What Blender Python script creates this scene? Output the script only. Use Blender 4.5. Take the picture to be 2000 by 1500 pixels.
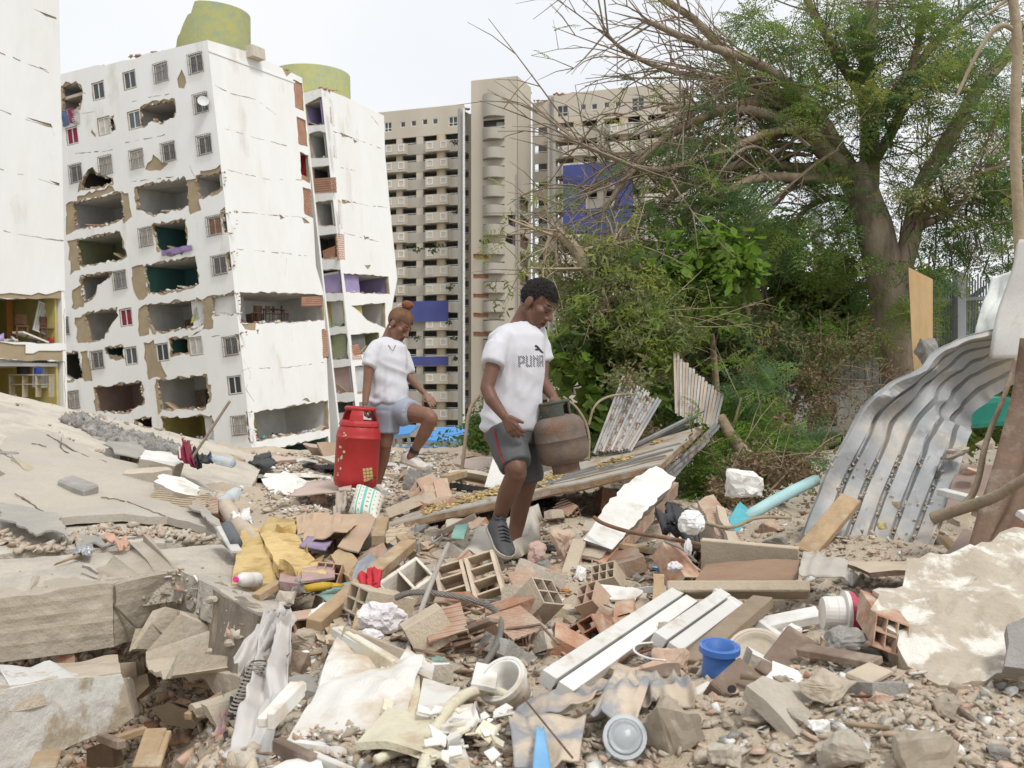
import bpy,bmesh,math,random
import numpy as np
from mathutils import Vector,Matrix,geometry
from mathutils.bvhtree import BVHTree
random.seed(7);RNG=np.random.default_rng(7)
R=math.radians
scn=bpy.context.scene
COL=scn.collection
for o in list(bpy.data.objects):bpy.data.objects.remove(o)
# ---------------------------------------------------------------- camera, sky, sun, exposure
cam=bpy.data.objects.new('camera',bpy.data.cameras.new('camera'));COL.objects.link(cam)
cam.location=(0,0,0);cam.rotation_euler=(R(90),0,0)
cam.data.sensor_width=36;cam.data.lens=36;cam.data.clip_start=.05;cam.data.clip_end=6000
cam.data.dof.use_dof=True;cam.data.dof.focus_distance=6.6;cam.data.dof.aperture_fstop=7
scn.camera=cam
SUN_EL,SUN_AZ=56,35
wd=bpy.data.worlds.new('World');scn.world=wd;wd.use_nodes=True
nt=wd.node_tree;nt.nodes.clear()
wo=nt.nodes.new('ShaderNodeOutputWorld');bg=nt.nodes.new('ShaderNodeBackground')
sk=nt.nodes.new('ShaderNodeTexSky');sk.sky_type='NISHITA';sk.sun_disc=False
sk.sun_elevation=R(SUN_EL);sk.sun_rotation=R(180-SUN_AZ);sk.dust_density=4;sk.air_density=1.0
# an even overcast layer over the clear sky, with faint cloud structure
tc=nt.nodes.new('ShaderNodeTexCoord');nz=nt.nodes.new('ShaderNodeTexNoise')
nz.inputs['Scale'].default_value=2.2;nz.inputs['Detail'].default_value=4
cr=nt.nodes.new('ShaderNodeValToRGB')
cr.color_ramp.elements[0].position=.3;cr.color_ramp.elements[0].color=(8.6,8.95,9.35,1)
cr.color_ramp.elements[1].position=.7;cr.color_ramp.elements[1].color=(10.1,10.15,10.25,1)
mx=nt.nodes.new('ShaderNodeMix');mx.data_type='RGBA';mx.inputs['Factor'].default_value=.93
L=nt.links.new
L(tc.outputs['Generated'],nz.inputs['Vector']);L(nz.outputs['Fac'],cr.inputs['Fac'])
L(sk.outputs['Color'],mx.inputs['A']);L(cr.outputs['Color'],mx.inputs['B'])
L(mx.outputs['Result'],bg.inputs['Color']);bg.inputs['Strength'].default_value=.068
L(bg.outputs['Background'],wo.inputs['Surface'])
sun=bpy.data.objects.new('sun',bpy.data.lights.new('sun','SUN'));COL.objects.link(sun)
sun.data.energy=1.5;sun.data.angle=R(14);sun.data.color=(1,.965,.91)
sun.rotation_euler=(R(90-SUN_EL),0,R(SUN_AZ));sun.location=(10,-20,30)
scn.view_settings.view_transform='Standard';scn.view_settings.look='None'
scn.view_settings.exposure=.62;scn.view_settings.gamma=1;scn.view_settings.use_curve_mapping=False
scn.render.engine='CYCLES'
try:
 scn.cycles.use_denoising=True
 scn.cycles.max_bounces=6;scn.cycles.transparent_max_bounces=12
except Exception:pass
# ---------------------------------------------------------------- helpers
def P(px,py,Y):return Vector(((px-1000)/2000*Y,Y,(750-py)/2000*Y))
def ray(px,py):return Vector(((px-1000)/2000,1,(750-py)/2000))
def hitplane(px,py,o,n):
 d=ray(px,py);t=o.dot(n)/d.dot(n);return d*t
WORLD={}
def tag(o,label=None,cat=None,group=None,kind=None):
 if label:o['label']=label
 if cat:o['category']=cat
 if group:o['group']=group
 if kind:o['kind']=kind
 return o
def thing(name,label,cat,loc,group=None):
 o=bpy.data.objects.new(name,None);COL.objects.link(o);o.empty_display_size=.1
 o.location=loc;WORLD[o.name]=Vector(loc)
 return tag(o,label,cat,group)
def link_mesh(name,me,mats,parent=None,smooth=False):
 o=bpy.data.objects.new(name,me);COL.objects.link(o)
 for m in (mats if isinstance(mats,(list,tuple)) else [mats]):me.materials.append(m)
 if smooth and len(me.polygons):me.polygons.foreach_set('use_smooth',[True]*len(me.polygons))
 if parent is not None:
  o.parent=parent;WORLD[o.name]=WORLD[parent.name]
 return o
class MB:
 def __init__(s):s.v=[];s.f=[];s.m=[]
 def add(s,v,f,mi=0):
  b=len(s.v);s.v.extend([tuple(map(float,p)) for p in v]);s.f.extend([tuple(int(i)+b for i in q) for q in f])
  s.m.extend([mi]*len(f) if not hasattr(mi,'__len__') else list(mi));return s
 def box(s,c,d,rot=None,mi=0):
  c=Vector(c);dx,dy,dz=d[0]/2,d[1]/2,d[2]/2
  vs=[Vector((x,y,z)) for x in (-dx,dx) for y in (-dy,dy) for z in (-dz,dz)]
  if rot is not None:vs=[rot@p for p in vs]
  return s.add([c+p for p in vs],[(0,1,3,2),(4,6,7,5),(0,4,5,1),(2,3,7,6),(0,2,6,4),(1,5,7,3)],mi)
 def obox(s,o,a,b,c,mi=0):
  o,a,b,c=Vector(o),Vector(a),Vector(b),Vector(c)
  vs=[o,o+c,o+b,o+b+c,o+a,o+a+c,o+a+b,o+a+b+c]
  f=[(0,1,3,2),(4,6,7,5),(0,4,5,1),(2,3,7,6),(0,2,6,4),(1,5,7,3)]
  if a.cross(b).dot(c)<0:f=[tuple(reversed(q)) for q in f]
  return s.add(vs,f,mi)
 def bar(s,a,b,w,h=None,up=(0,0,1),mi=0):
  a,b=Vector(a),Vector(b);h=w if h is None else h
  d=(b-a);dn=d.normalized();up=Vector(up)
  if abs(dn.dot(up))>.95:up=Vector((1,0,0))
  x=dn.cross(up).normalized();z=x.cross(dn).normalized()
  return s.obox(a-x*w/2-z*h/2,d,x*w,z*h,mi)
 def tube(s,pts,rad,n=8,cap=True,mi=0):
  pts=[Vector(p) for p in pts];k=len(pts)
  rad=[rad]*k if not hasattr(rad,'__len__') else rad
  t0=(pts[1]-pts[0]).normalized();ref=Vector((0,0,1)) if abs(t0.z)<.9 else Vector((1,0,0))
  x=t0.cross(ref).normalized();vs=[]
  for i,p in enumerate(pts):
   t=(pts[min(i+1,k-1)]-pts[max(i-1,0)]).normalized()
   x=(x-t*x.dot(t)).normalized();y=t.cross(x)
   for j in range(n):
    a=2*math.pi*j/n;vs.append(p+(x*math.cos(a)+y*math.sin(a))*rad[i])
  f=[(i*n+j,i*n+(j+1)%n,(i+1)*n+(j+1)%n,(i+1)*n+j) for i in range(k-1) for j in range(n)]
  if cap:f+=[tuple(range(n-1,-1,-1)),tuple(range((k-1)*n,k*n))]
  return s.add(vs,f,mi)
 def lathe(s,prof,n,M=None,mi=0,a0=0,a1=None,close=True):
  M=M or Matrix();full=a1 is None;a1=a0+2*math.pi if full else a1
  st=n if full else n+1;vs=[]
  for (r,z) in prof:
   for j in range(st):
    a=a0+(a1-a0)*j/n;vs.append(M@Vector((r*math.cos(a),r*math.sin(a),z)))
  k=len(prof);f=[]
  for i in range(k-1):
   for j in range(n):
    q=(i*st+j,i*st+(j+1)%st,(i+1)*st+(j+1)%st,(i+1)*st+j);f.append(q)
  return s.add(vs,f,mi)
 def grid(s,G,mi=0,flip=False):
  ny,nx=G.shape[:2]
  f=[(j*nx+i,j*nx+i+1,(j+1)*nx+i+1,(j+1)*nx+i) for j in range(ny-1) for i in range(nx-1)]
  if flip:f=[q[::-1] for q in f]
  return s.add(G.reshape(-1,3),f,mi)
 def thick(s,G,t,mi=0):
  """a grid sheet with a real thickness t"""
  du=np.gradient(G,axis=1);dv=np.gradient(G,axis=0);n=np.cross(du,dv)
  n/=np.linalg.norm(n,axis=2,keepdims=True)+1e-9
  ny,nx=G.shape[:2];B=G-n*t;b=len(s.v)
  s.grid(G,mi);s.grid(B,mi,True);N=nx*ny
  ring=[(0,i) for i in range(nx)]+[(j,nx-1) for j in range(1,ny)]+[(ny-1,i) for i in range(nx-2,-1,-1)]+[(j,0) for j in range(ny-2,0,-1)]
  ids=[j*nx+i for j,i in ring]
  for a,c in zip(ids,ids[1:]+ids[:1]):
   s.f.append((b+a,b+N+a,b+N+c,b+c));s.m.append(mi)
  return s
 def plate(s,pts,t,n=None,mi=0,mis=None):
  """polygon extruded by t against its normal"""
  pts=[Vector(p) for p in pts]
  nn=Vector((0,0,0))
  for a,b in zip(pts,pts[1:]+pts[:1]):nn+=a.cross(b)
  nn.normalize()
  if n is not None and nn.dot(Vector(n))<0:pts=pts[::-1];nn=-nn
  if n is None and nn.dot(pts[0])>0:pts=pts[::-1];nn=-nn
  tri=geometry.tessellate_polygon([pts]);k=len(pts)
  fs=[]
  for q in tri:
   a,b,c=q
   if (pts[b]-pts[a]).cross(pts[c]-pts[a]).dot(nn)<0:q=(a,c,b)
   fs.append(tuple(q))
  bs=[tuple(i+k for i in q[::-1]) for q in fs]
  sd=[(i,i+k,(i+1)%k+k,(i+1)%k) for i in range(k)]
  sm=mi if mis is None else mis
  return s.add(pts+[p-nn*t for p in pts],fs+bs+sd,[mi]*len(fs)+[sm]*(len(bs)+len(sd)))
 def build(s,name,mats,parent=None,smooth=False,loc=None,bevel=0,weld=False):
  V=np.array(s.v,dtype=float).reshape(-1,3)
  if parent is not None:o=np.array(WORLD[parent.name])
  elif loc is not None:o=np.array(loc,dtype=float)
  else :o=np.array([(V[:,0].min()+V[:,0].max())/2,(V[:,1].min()+V[:,1].max())/2,V[:,2].min()])
  me=bpy.data.meshes.new(name);me.from_pydata((V-o).tolist(),[],s.f)
  if any(s.m):me.polygons.foreach_set('material_index',s.m)
  if bevel or weld:
   bm=bmesh.new();bm.from_mesh(me)
   if weld:bmesh.ops.remove_doubles(bm,verts=bm.verts,dist=1e-4)
   if bevel:bmesh.ops.bevel(bm,geom=bm.edges[:],offset=bevel,segments=1,affect='EDGES',clamp_overlap=True)
   bm.to_mesh(me);bm.free()
  me.update()
  ob=link_mesh(name,me,mats,parent,smooth)
  if parent is None:ob.location=o;WORLD[ob.name]=Vector(o)
  return ob
def patch(c00,c10,c11,c01,nx,ny):
 u=np.linspace(0,1,nx+1)[None,:,None];v=np.linspace(0,1,ny+1)[:,None,None]
 a,b,c,d=[np.array(q) for q in (c00,c10,c11,c01)]
 return a*(1-u)*(1-v)+b*u*(1-v)+c*u*v+d*(1-u)*v
def hash3(i,seed):
 h=(i[...,0]*374761393+i[...,1]*668265263+i[...,2]*2147483647+seed*974711)&0xffffffff
 h=((h^(h>>13))*1274126177)&0xffffffff
 return ((h^(h>>16))&0xffff)/65535.0
def vnoise(p,sc=1.,seed=0):
 p=np.asarray(p,dtype=float)*sc;i=np.floor(p).astype(np.int64);f=p-i;f=f*f*(3-2*f);r=0
 for dx in (0,1):
  for dy in (0,1):
   for dz in (0,1):
    w=(f[...,0] if dx else 1-f[...,0])*(f[...,1] if dy else 1-f[...,1])*(f[...,2] if dz else 1-f[...,2])
    r=r+w*hash3(i+np.array([dx,dy,dz]),seed)
 return r*2-1
def fbm(p,sc=1.,seed=0,oc=4):return sum(vnoise(p,sc*2**k,seed+k)*.5**k for k in range(oc))
def rough_poly(pts,step,amp,seed=0):
 """subdivide the edges of a 3-D polygon and jitter them: a broken outline"""
 rg=random.Random(seed);out=[];pts=[Vector(p) for p in pts]
 c=sum(pts,Vector())/len(pts)
 for a,b in zip(pts,pts[1:]+pts[:1]):
  k=max(1,int((b-a).length/step))
  for i in range(k):
   q=a.lerp(b,i/k);out.append(q+(q-c).normalized()*rg.uniform(-amp,amp))
 return out
 # ---------------------------------------------------------------- materials
MATS={}
def mat(name,c1,c2=None,scale=6.,rough=.85,bump=.25,bscale=60.,metal=0.,stretch=(1,1,1),spots=None,spscale=3.,spth=.55,spw=.08,rnd=.12,spec=.3,trans=0.,alpha=1.,wave=None,fine=.16,ior=1.45):
 if name in MATS:return MATS[name]
 m=bpy.data.materials.new(name);m.use_nodes=True;t=m.node_tree;N=t.nodes;lk=t.links.new
 b=N['Principled BSDF'];b.inputs['Roughness'].default_value=rough;b.inputs['Metallic'].default_value=metal
 b.inputs['Specular IOR Level'].default_value=spec
 if trans:b.inputs['Transmission Weight'].default_value=trans;b.inputs['IOR'].default_value=ior
 if alpha<1:b.inputs['Alpha'].default_value=alpha
 c2=c2 or tuple(x*.75 for x in c1)
 tc=N.new('ShaderNodeTexCoord');mp=N.new('ShaderNodeMapping');mp.inputs['Scale'].default_value=stretch
 lk(tc.outputs['Object'],mp.inputs['Vector']);oi=N.new('ShaderNodeObjectInfo')
 def nse(s,d=5,r=.6):
  n=N.new('ShaderNodeTexNoise');n.inputs['Scale'].default_value=s;n.inputs['Detail'].default_value=d;n.inputs['Roughness'].default_value=r
  lk(mp.outputs['Vector'],n.inputs['Vector']);return n
 n1=nse(scale);r1=N.new('ShaderNodeValToRGB');e=r1.color_ramp.elements
 e[0].position=.36;e[1].position=.64;e[0].color=(*c1,1);e[1].color=(*c2,1)
 lk(n1.outputs['Fac'],r1.inputs['Fac']);col=r1.outputs['Color']
 if spots:
  n3=nse(spscale,7,.65);r3=N.new('ShaderNodeValToRGB');r3.color_ramp.elements[0].position=spth-spw;r3.color_ramp.elements[1].position=spth+spw
  lk(n3.outputs['Fac'],r3.inputs['Fac']);q=N.new('ShaderNodeMix');q.data_type='RGBA';q.inputs['B'].default_value=(*spots,1)
  lk(r3.outputs['Color'],q.inputs['Factor']);lk(col,q.inputs['A']);col=q.outputs['Result']
 n2=nse(bscale,4,.7)
 ma=N.new('ShaderNodeMath');ma.operation='MULTIPLY_ADD';ma.inputs[1].default_value=fine*2;ma.inputs[2].default_value=1-fine
 lk(n2.outputs['Fac'],ma.inputs[0])
 mb_=N.new('ShaderNodeMath');mb_.operation='MULTIPLY_ADD';mb_.inputs[1].default_value=rnd*2;mb_.inputs[2].default_value=1-rnd
 lk(oi.outputs['Random'],mb_.inputs[0]);mc=N.new('ShaderNodeMath');mc.operation='MULTIPLY';lk(ma.outputs[0],mc.inputs[0]);lk(mb_.outputs[0],mc.inputs[1])
 vm=N.new('ShaderNodeVectorMath');vm.operation='SCALE';lk(col,vm.inputs[0]);lk(mc.outputs[0],vm.inputs['Scale'])
 lk(vm.outputs['Vector'],b.inputs['Base Color'])
 if bump:
  bp=N.new('ShaderNodeBump');bp.inputs['Strength'].default_value=bump;bp.inputs['Distance'].default_value=.02
  h=n2.outputs['Fac']
  if wave:
   w=N.new('ShaderNodeTexWave');w.bands_direction=wave[1];w.inputs['Scale'].default_value=wave[0];w.inputs['Distortion'].default_value=wave[2] if len(wave)>2 else .6
   lk(tc.outputs['Object'],w.inputs['Vector']);h=w.outputs['Fac']
  lk(h,bp.inputs['Height']);lk(bp.outputs['Normal'],b.inputs['Normal'])
 MATS[name]=m;return m
concrete=mat('concrete',(.54,.485,.405),(.45,.40,.33),4,bump=.5,bscale=45)
concrete_grey=mat('concrete_grey',(.37,.355,.33),(.29,.275,.25),5,bump=.6,bscale=50)
dustc=mat('dust',(.56,.48,.38),(.46,.385,.295),5,bump=.6,bscale=70)
plaster=mat('plaster',(.78,.775,.75),(.68,.665,.62),3,bump=.3,bscale=40,spots=(.45,.38,.29),spscale=5,spth=.62)
brick=mat('brick',(.42,.215,.135),(.36,.18,.115),6,bump=.35,bscale=60,spots=(.50,.40,.30),spscale=9,spth=.51,spw=.1)
brick_pale=mat('brick_pale',(.55,.385,.29),(.47,.32,.235),6,bump=.35,bscale=60,spots=(.5,.42,.33),spscale=9,spth=.55,spw=.1)
ribbed_brick=mat('ribbed_brick',(.48,.30,.215),(.42,.25,.175),6,bump=.7,spots=(.52,.43,.33),spscale=7,spth=.51,spw=.1,wave=(18,'Y'))
ribbed_tan=mat('ribbed_tan',(.52,.42,.30),(.46,.37,.27),6,bump=.8,wave=(24,'Z'))
wood=mat('wood',(.42,.30,.18),(.30,.21,.125),9,rough=.75,bump=.25,stretch=(1,1,1),spots=(.45,.38,.28),spscale=6,spth=.6)
wood_dark=mat('wood_dark',(.17,.12,.09),(.24,.18,.14),8,rough=.8,bump=.35,spots=(.34,.28,.22),spscale=8,spth=.62)
white_plastic=mat('white_plastic',(.70,.685,.65),(.64,.615,.565),3,rough=.45,bump=.08,spots=(.50,.40,.29),spscale=5,spth=.575,spw=.09,fine=.08)
steel=mat('galvanised',(.27,.28,.285),(.35,.355,.36),3,rough=.62,metal=.3,bump=.12,spots=(.47,.41,.33),spscale=2.6,spth=.57,spw=.12,fine=.08)
steel_dark=mat('dull_steel',(.30,.305,.30),(.24,.235,.22),5,rough=.5,metal=.6,bump=.15)
rust=mat('rust',(.20,.105,.065),(.13,.075,.05),10,rough=.85,bump=.4,spots=(.30,.20,.13),spscale=7,spth=.6)
dark_cloth=mat('dark_cloth',(.035,.036,.04),(.06,.06,.062),5,rough=.7,bump=.15,spots=(.22,.19,.16),spscale=6,spth=.68)
black=mat('black',(.02,.02,.022),(.03,.03,.03),5,rough=.6,bump=.05)
# ================================================================ rock templates
def hull_template(seed,n=16,box=(1,1,1),round_=.35):
 rg=np.random.default_rng(seed);p=rg.uniform(-1,1,(n,3));r=np.linalg.norm(p,axis=1,keepdims=True)
 p=p*(1-round_)+p/r*round_;p*=np.array(box)*.5
 bm=bmesh.new()
 for q in p:bm.verts.new(q)
 g=bmesh.ops.convex_hull(bm,input=bm.verts)
 bmesh.ops.delete(bm,geom=[e for e in g['geom_interior'] if isinstance(e,bmesh.types.BMVert)],context='VERTS')
 bmesh.ops.triangulate(bm,faces=bm.faces);bm.verts.index_update()
 v=np.array([q.co[:] for q in bm.verts]);f=np.array([[x.index for x in fc.verts] for fc in bm.faces]);bm.free()
 return v,f
ROCKS=[hull_template(k,9,(1,.8,.6),.08) for k in range(10)]
FLAKES=[hull_template(40+k,11,(1,.75,.16),.1) for k in range(8)]
SPLINTS=[hull_template(80+k,10,(1,.13,.09),.05) for k in range(5)]
def rand_rots(n,tilt=1.,rg=RNG):
 """random rotation matrices; tilt 0 keeps pieces flat, 1 tumbles them"""
 a=rg.uniform(0,2*np.pi,n);b=rg.normal(0,.9*tilt,n);c=rg.normal(0,.9*tilt,n)
 ca,sa,cb,sb,cc,sc=np.cos(a),np.sin(a),np.cos(b),np.sin(b),np.cos(c),np.sin(c)
 z=np.zeros(n);o=np.ones(n)
 A=np.stack([ca,-sa,z,sa,ca,z,z,z,o],1).reshape(-1,3,3)
 B=np.stack([cb,z,sb,z,o,z,-sb,z,cb],1).reshape(-1,3,3)
 C=np.stack([o,z,z,z,cc,-sc,z,sc,cc],1).reshape(-1,3,3)
 return A@B@C
def scatter_mesh(name,pos,size,temps,mats,tilt=.6,parent=None,mi=None,kind='stuff',label=None,cat=None,group=None):
 pos=np.asarray(pos);n=len(pos);size=np.asarray(size);Rm=rand_rots(n,tilt);ti=RNG.integers(0,len(temps),n)
 mi=np.zeros(n,int) if mi is None else np.asarray(mi);VV,FF,MM=[],[],[];b=0
 for k,(tv,tf) in enumerate(temps):
  s=np.where(ti==k)[0]
  if not len(s):continue
  v=np.einsum('nij,kj->nki',Rm[s],tv)*size[s][:,None,None]+pos[s][:,None,:]
  f=tf[None]+(np.arange(len(s))*len(tv))[:,None,None]+b
  VV.append(v.reshape(-1,3));FF.append(f.reshape(-1,3));MM.append(np.repeat(mi[s],len(tf)));b+=len(s)*len(tv)
 V=np.concatenate(VV);F=np.concatenate(FF);M_=np.concatenate(MM)
 o=np.array(WORLD[parent.name]) if parent is not None else np.array([V[:,0].mean(),V[:,1].mean(),V[:,2].min()])
 me=bpy.data.meshes.new(name);me.vertices.add(len(V));me.vertices.foreach_set('co',(V-o).ravel())
 me.loops.add(len(F)*3);me.loops.foreach_set('vertex_index',F.ravel().astype(np.int32))
 me.polygons.add(len(F));me.polygons.foreach_set('loop_start',np.arange(0,len(F)*3,3,dtype=np.int32))
 me.polygons.foreach_set('material_index',M_.astype(np.int32));me.update(calc_edges=True);me.validate()
 ob=link_mesh(name,me,mats,parent)
 if parent is None:ob.location=o;WORLD[ob.name]=Vector(o)
 return tag(ob,label,cat,group,kind)
 # ================================================================ facades
class Face:
 def __init__(s,O,U,V,N):s.O,s.U,s.V,s.N=Vector(O),Vector(U).normalized(),Vector(V).normalized(),Vector(N).normalized()
 def uv(s,px,py,d=0):
  p=hitplane(px,py,s.O+s.N*d,s.N)-s.O;return (p.dot(s.U),p.dot(s.V))
 def pt(s,u,v,d=0):return s.O+s.U*u+s.V*v+s.N*d
 def box(s,mb,u0,u1,v0,v1,d0,d1,mi=0):
  return mb.obox(s.pt(u0,v0,d0),s.U*(u1-u0),s.V*(v1-v0),s.N*(d1-d0),mi)
def inpoly(x,y,P_):
 c=False;n=len(P_);j=n-1
 for i in range(n):
  xi,yi=P_[i];xj,yj=P_[j]
  if (yi>y)!=(yj>y) and x<(xj-xi)*(y-yi)/(yj-yi)+xi:c= not c
  j=i
 return c
def rough2(poly,step=.3,amp=.07,seed=0):
 rg=random.Random(seed);out=[]
 for a,b in zip(poly,poly[1:]+poly[:1]):
  l=math.hypot(b[0]-a[0],b[1]-a[1]);k=max(1,int(l/step))
  for i in range(k):
   q=amp if i else amp*.5
   out.append((a[0]+(b[0]-a[0])*i/k+rg.uniform(-q,q),a[1]+(b[1]-a[1])*i/k+rg.uniform(-q,q)))
 return out
def grow(poly,d,seed=0):
 rg=random.Random(seed);cx=sum(p[0] for p in poly)/len(poly);cy=sum(p[1] for p in poly)/len(poly);out=[]
 for x,y in poly:
  l=math.hypot(x-cx,y-cy)+1e-6;k=d*rg.uniform(.2,1.6);out.append((x+(x-cx)/l*k,y+(y-cy)/l*k))
 return out
def face_wall(F,mb,outer,holes,d_front,d_back,mi=0,mi_side=None):
 vs,es=[],[]
 for poly in [outer]+holes:
  b=len(vs);n=len(poly);vs+=[Vector(p) for p in poly];es+=[(b+i,b+(i+1)%n) for i in range(n)]
 ov,oe,of,*_=geometry.delaunay_2d_cdt(vs,es,[],0,1e-5)
 keep=[]
 for f in of:
  x=sum(ov[i].x for i in f)/len(f);y=sum(ov[i].y for i in f)/len(f)
  if inpoly(x,y,outer) and not any(inpoly(x,y,h) for h in holes):keep.append(tuple(f))
 k=len(ov);V=[F.pt(p.x,p.y,d_front) for p in ov]+[F.pt(p.x,p.y,d_back) for p in ov]
 fl=F.U.cross(F.V).dot(F.N)<0;fs,ms=[],[];cnt={}
 for f in keep:
  a,b,c=ov[f[0]],ov[f[1]],ov[f[2]]
  if (b.x-a.x)*(c.y-a.y)-(b.y-a.y)*(c.x-a.x)<0:f=f[::-1]
  if fl:f=f[::-1]
  fs.append(f);ms.append(mi);fs.append(tuple(i+k for i in f[::-1]));ms.append(mi)
  for p,q in zip(f,f[1:]+f[:1]):cnt[(p,q)]=1
 for (p,q) in list(cnt):
  if (q,p) not in cnt:fs.append((p,p+k,q+k,q));ms.append(mi if mi_side is None or (abs(ov[p].x)<.07 and abs(ov[q].x)<.07) else mi_side)
 return mb.add(V,fs,ms)
white_wall=mat('white_wall',(.82,.82,.81),(.78,.775,.755),.5,rough=.8,bump=.12,bscale=3,stretch=(1,1,.35),spots=(.60,.575,.51),spscale=.45,spth=.68,spw=.09,fine=.04,rnd=0)
tan_frame=mat('tan_frame',(.40,.32,.21),(.33,.265,.175),1.2,bump=.2,bscale=8,fine=.1,rnd=.04)
brick_far=mat('brick_far',(.34,.14,.08),(.42,.25,.17),3,bump=.2,bscale=10)
glass=mat('window_glass',(.045,.055,.06),(.09,.10,.11),.6,rough=.12,bump=0,spec=.6,rnd=.5,fine=0)
frame_white=mat('frame_white',(.72,.72,.71),(.62,.62,.6),2,bump=0,fine=.03)
grille_mat=mat('grille',(.16,.13,.11),(.25,.22,.2),3,bump=0)
crack_mat=mat('crack_dark',(.13,.105,.075),(.30,.25,.18),1.5,bump=0)
green_tank=mat('green_tank',(.42,.44,.22),(.33,.40,.26),1.1,bump=.1,bscale=6,spots=(.49,.47,.17),spscale=1.0,spth=.55,spw=.12)
def room_mat(nm,c):return mat('room_'+nm,c,tuple(x*.8 for x in c),.8,bump=.1,bscale=4,fine=.08,rnd=.06)
RC=dict(white=(.74,.74,.72),grey=(.56,.57,.57),yellow=(.55,.47,.17),purple=(.38,.32,.55),teal=(.09,.22,.21),dark=(.16,.16,.15),beige=(.42,.38,.30),green=(.33,.36,.22),pink=(.5,.36,.33),orange=(.6,.25,.05),red=(.38,.04,.05),turq=(.10,.46,.42))
def curtain_mat(k):return mat('curtain_'+k,{'pale':(.55,.52,.46),'red':(.26,.03,.06),'grey':(.34,.35,.36),'brown':(.34,.16,.07)}[k],None,3,bump=.3,wave=(6,'X'))
def add_window(F,par,u,v,w,h,kind='slide',grille=False,curtain=None,side=1):
 """white two-leaf window set in its opening: frame > pane, grille, curtain"""
 m=MB();t=.055;d0,d1=-.13,-.04;u0,u1,v0,v1=u-w/2,u+w/2,v-h/2,v+h/2
 F.box(m,u0,u1,v0,v0+t,d0,d1);F.box(m,u0,u1,v1-t,v1,d0,d1)
 F.box(m,u0,u0+t,v0+t,v1-t,d0,d1);F.box(m,u1-t,u1,v0+t,v1-t,d0,d1)
 F.box(m,u-t/2,u+t/2,v0+t,v1-t,d0+.005,d1-.005)
 fr=m.build('window',frame_white,par)
 p=MB();F.box(p,u0+t,u-t/2,v0+t,v1-t,d0+.03,d0+.045);F.box(p,u+t/2,u1-t,v0+t,v1-t,d0+.03,d0+.045)
 p.build('pane',curtain_mat(curtain) if curtain else glass,fr)
 if grille:
  g=MB();gd=.10
  for k in range(9):x=u0-.08+(w+.16)*k/8;F.box(g,x-.011,x+.011,v0-.1,v1+.1,gd,gd+.022)
  for y in (v0-.08,v,v1+.08):F.box(g,u0-.09,u1+.09,y-.011,y+.011,gd+.023,gd+.043)
  for x in (u0-.06,u1+.06):
   for y in (v0-.05,v1+.05):F.box(g,x-.011,x+.011,y-.011,y+.011,-.02,gd-.001)
  g.build('grille',grille_mat,fr)
def add_room(F,par,poly,color,depth=3.4,pad=.25,doorway=True,seed=0,furn=True,h=2.45,cmin=True):
 """the room seen through a broken wall: floor, ceiling and three walls as real slabs"""
 u0,u1=min(p[0] for p in poly)-pad,max(p[0] for p in poly)+pad
 v0,v1=min(p[1] for p in poly)-.02,max(p[1] for p in poly)+.02
 if v1-v0>h+.4:v1=v0+h+.4
 u0=max(u0,.42) if cmin else u0
 m=MB();t=.12;a,b=-.26,-.26-depth
 F.box(m,u0,u1,v0,v1,b-t,b,0)
 F.box(m,u0-t,u0,v0,v1,b,a,0);F.box(m,u1,u1+t,v0,v1,b,a,0)
 F.box(m,u0-t,u1+t,v0-.16,v0-.001,b-t,a,1);F.box(m,u0-t,u1+t,v1+.001,v1+.16,b-t,a,2)
 r=m.build('room',[room_mat(color,RC[color]),tan_frame,room_mat('white',RC['white'])],par)
 rg=random.Random(seed)
 if doorway:
  dm=MB();w=.8;x=rg.uniform(u0+.2,max(u0+.25,u1-w-.2));F.box(dm,x,x+w,v0,min(v0+2.0,v1-.1),b,b+.03)
  dm.build('doorway',wood_dark if rg.random()<.5 else mat('doorway_dark',(.05,.05,.05)),r)
 if furn:
  pos,sz,mi=[],[],[]
  for k in range(int((u1-u0)*16)):
   u=rg.uniform(u0+.1,u1-.1);d=a-abs(rg.gauss(0,.8));s=rg.choice([.1,.15,.2,.3,.45,.6]);q=F.pt(u,v0+s*.2,max(d,b+.2));pos.append(q[:]);sz.append(s);mi.append(rg.choice([0,0,1,1,2,3,4,5,6,7,8]))
  scatter_mesh('room_debris',pos,sz,ROCKS+FLAKES,[plaster,concrete,brick_far,wood_dark,room_mat('grey',RC['grey']),room_mat('red',RC['red']),room_mat('purple',RC['purple']),room_mat('turq',RC['turq']),mat('cloth_dark',(.06,.06,.09))],.5,r,mi)
  if u1-u0>2.2 and rg.random()<.8:
   fm=MB();x=rg.uniform(u0+.3,u1-1.3);F.box(fm,x,x+rg.uniform(.7,1.3),v0,v0+rg.uniform(.5,1.4),b+.1,b+.7)
   fm.build('cupboard',wood_dark,r)
  if rg.random()<.75:
   sl=MB();x=rg.uniform(u0+.2,u1-1.);q=F.pt(x,v0+.05,-.9);sl.obox(q,F.U*rg.uniform(.8,1.6)+F.V*rg.uniform(.1,.7),F.N*.7,F.V*.08)
   sl.build('fallen_panel',rg.choice([plaster,concrete,wood]),r)
 return r
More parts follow.
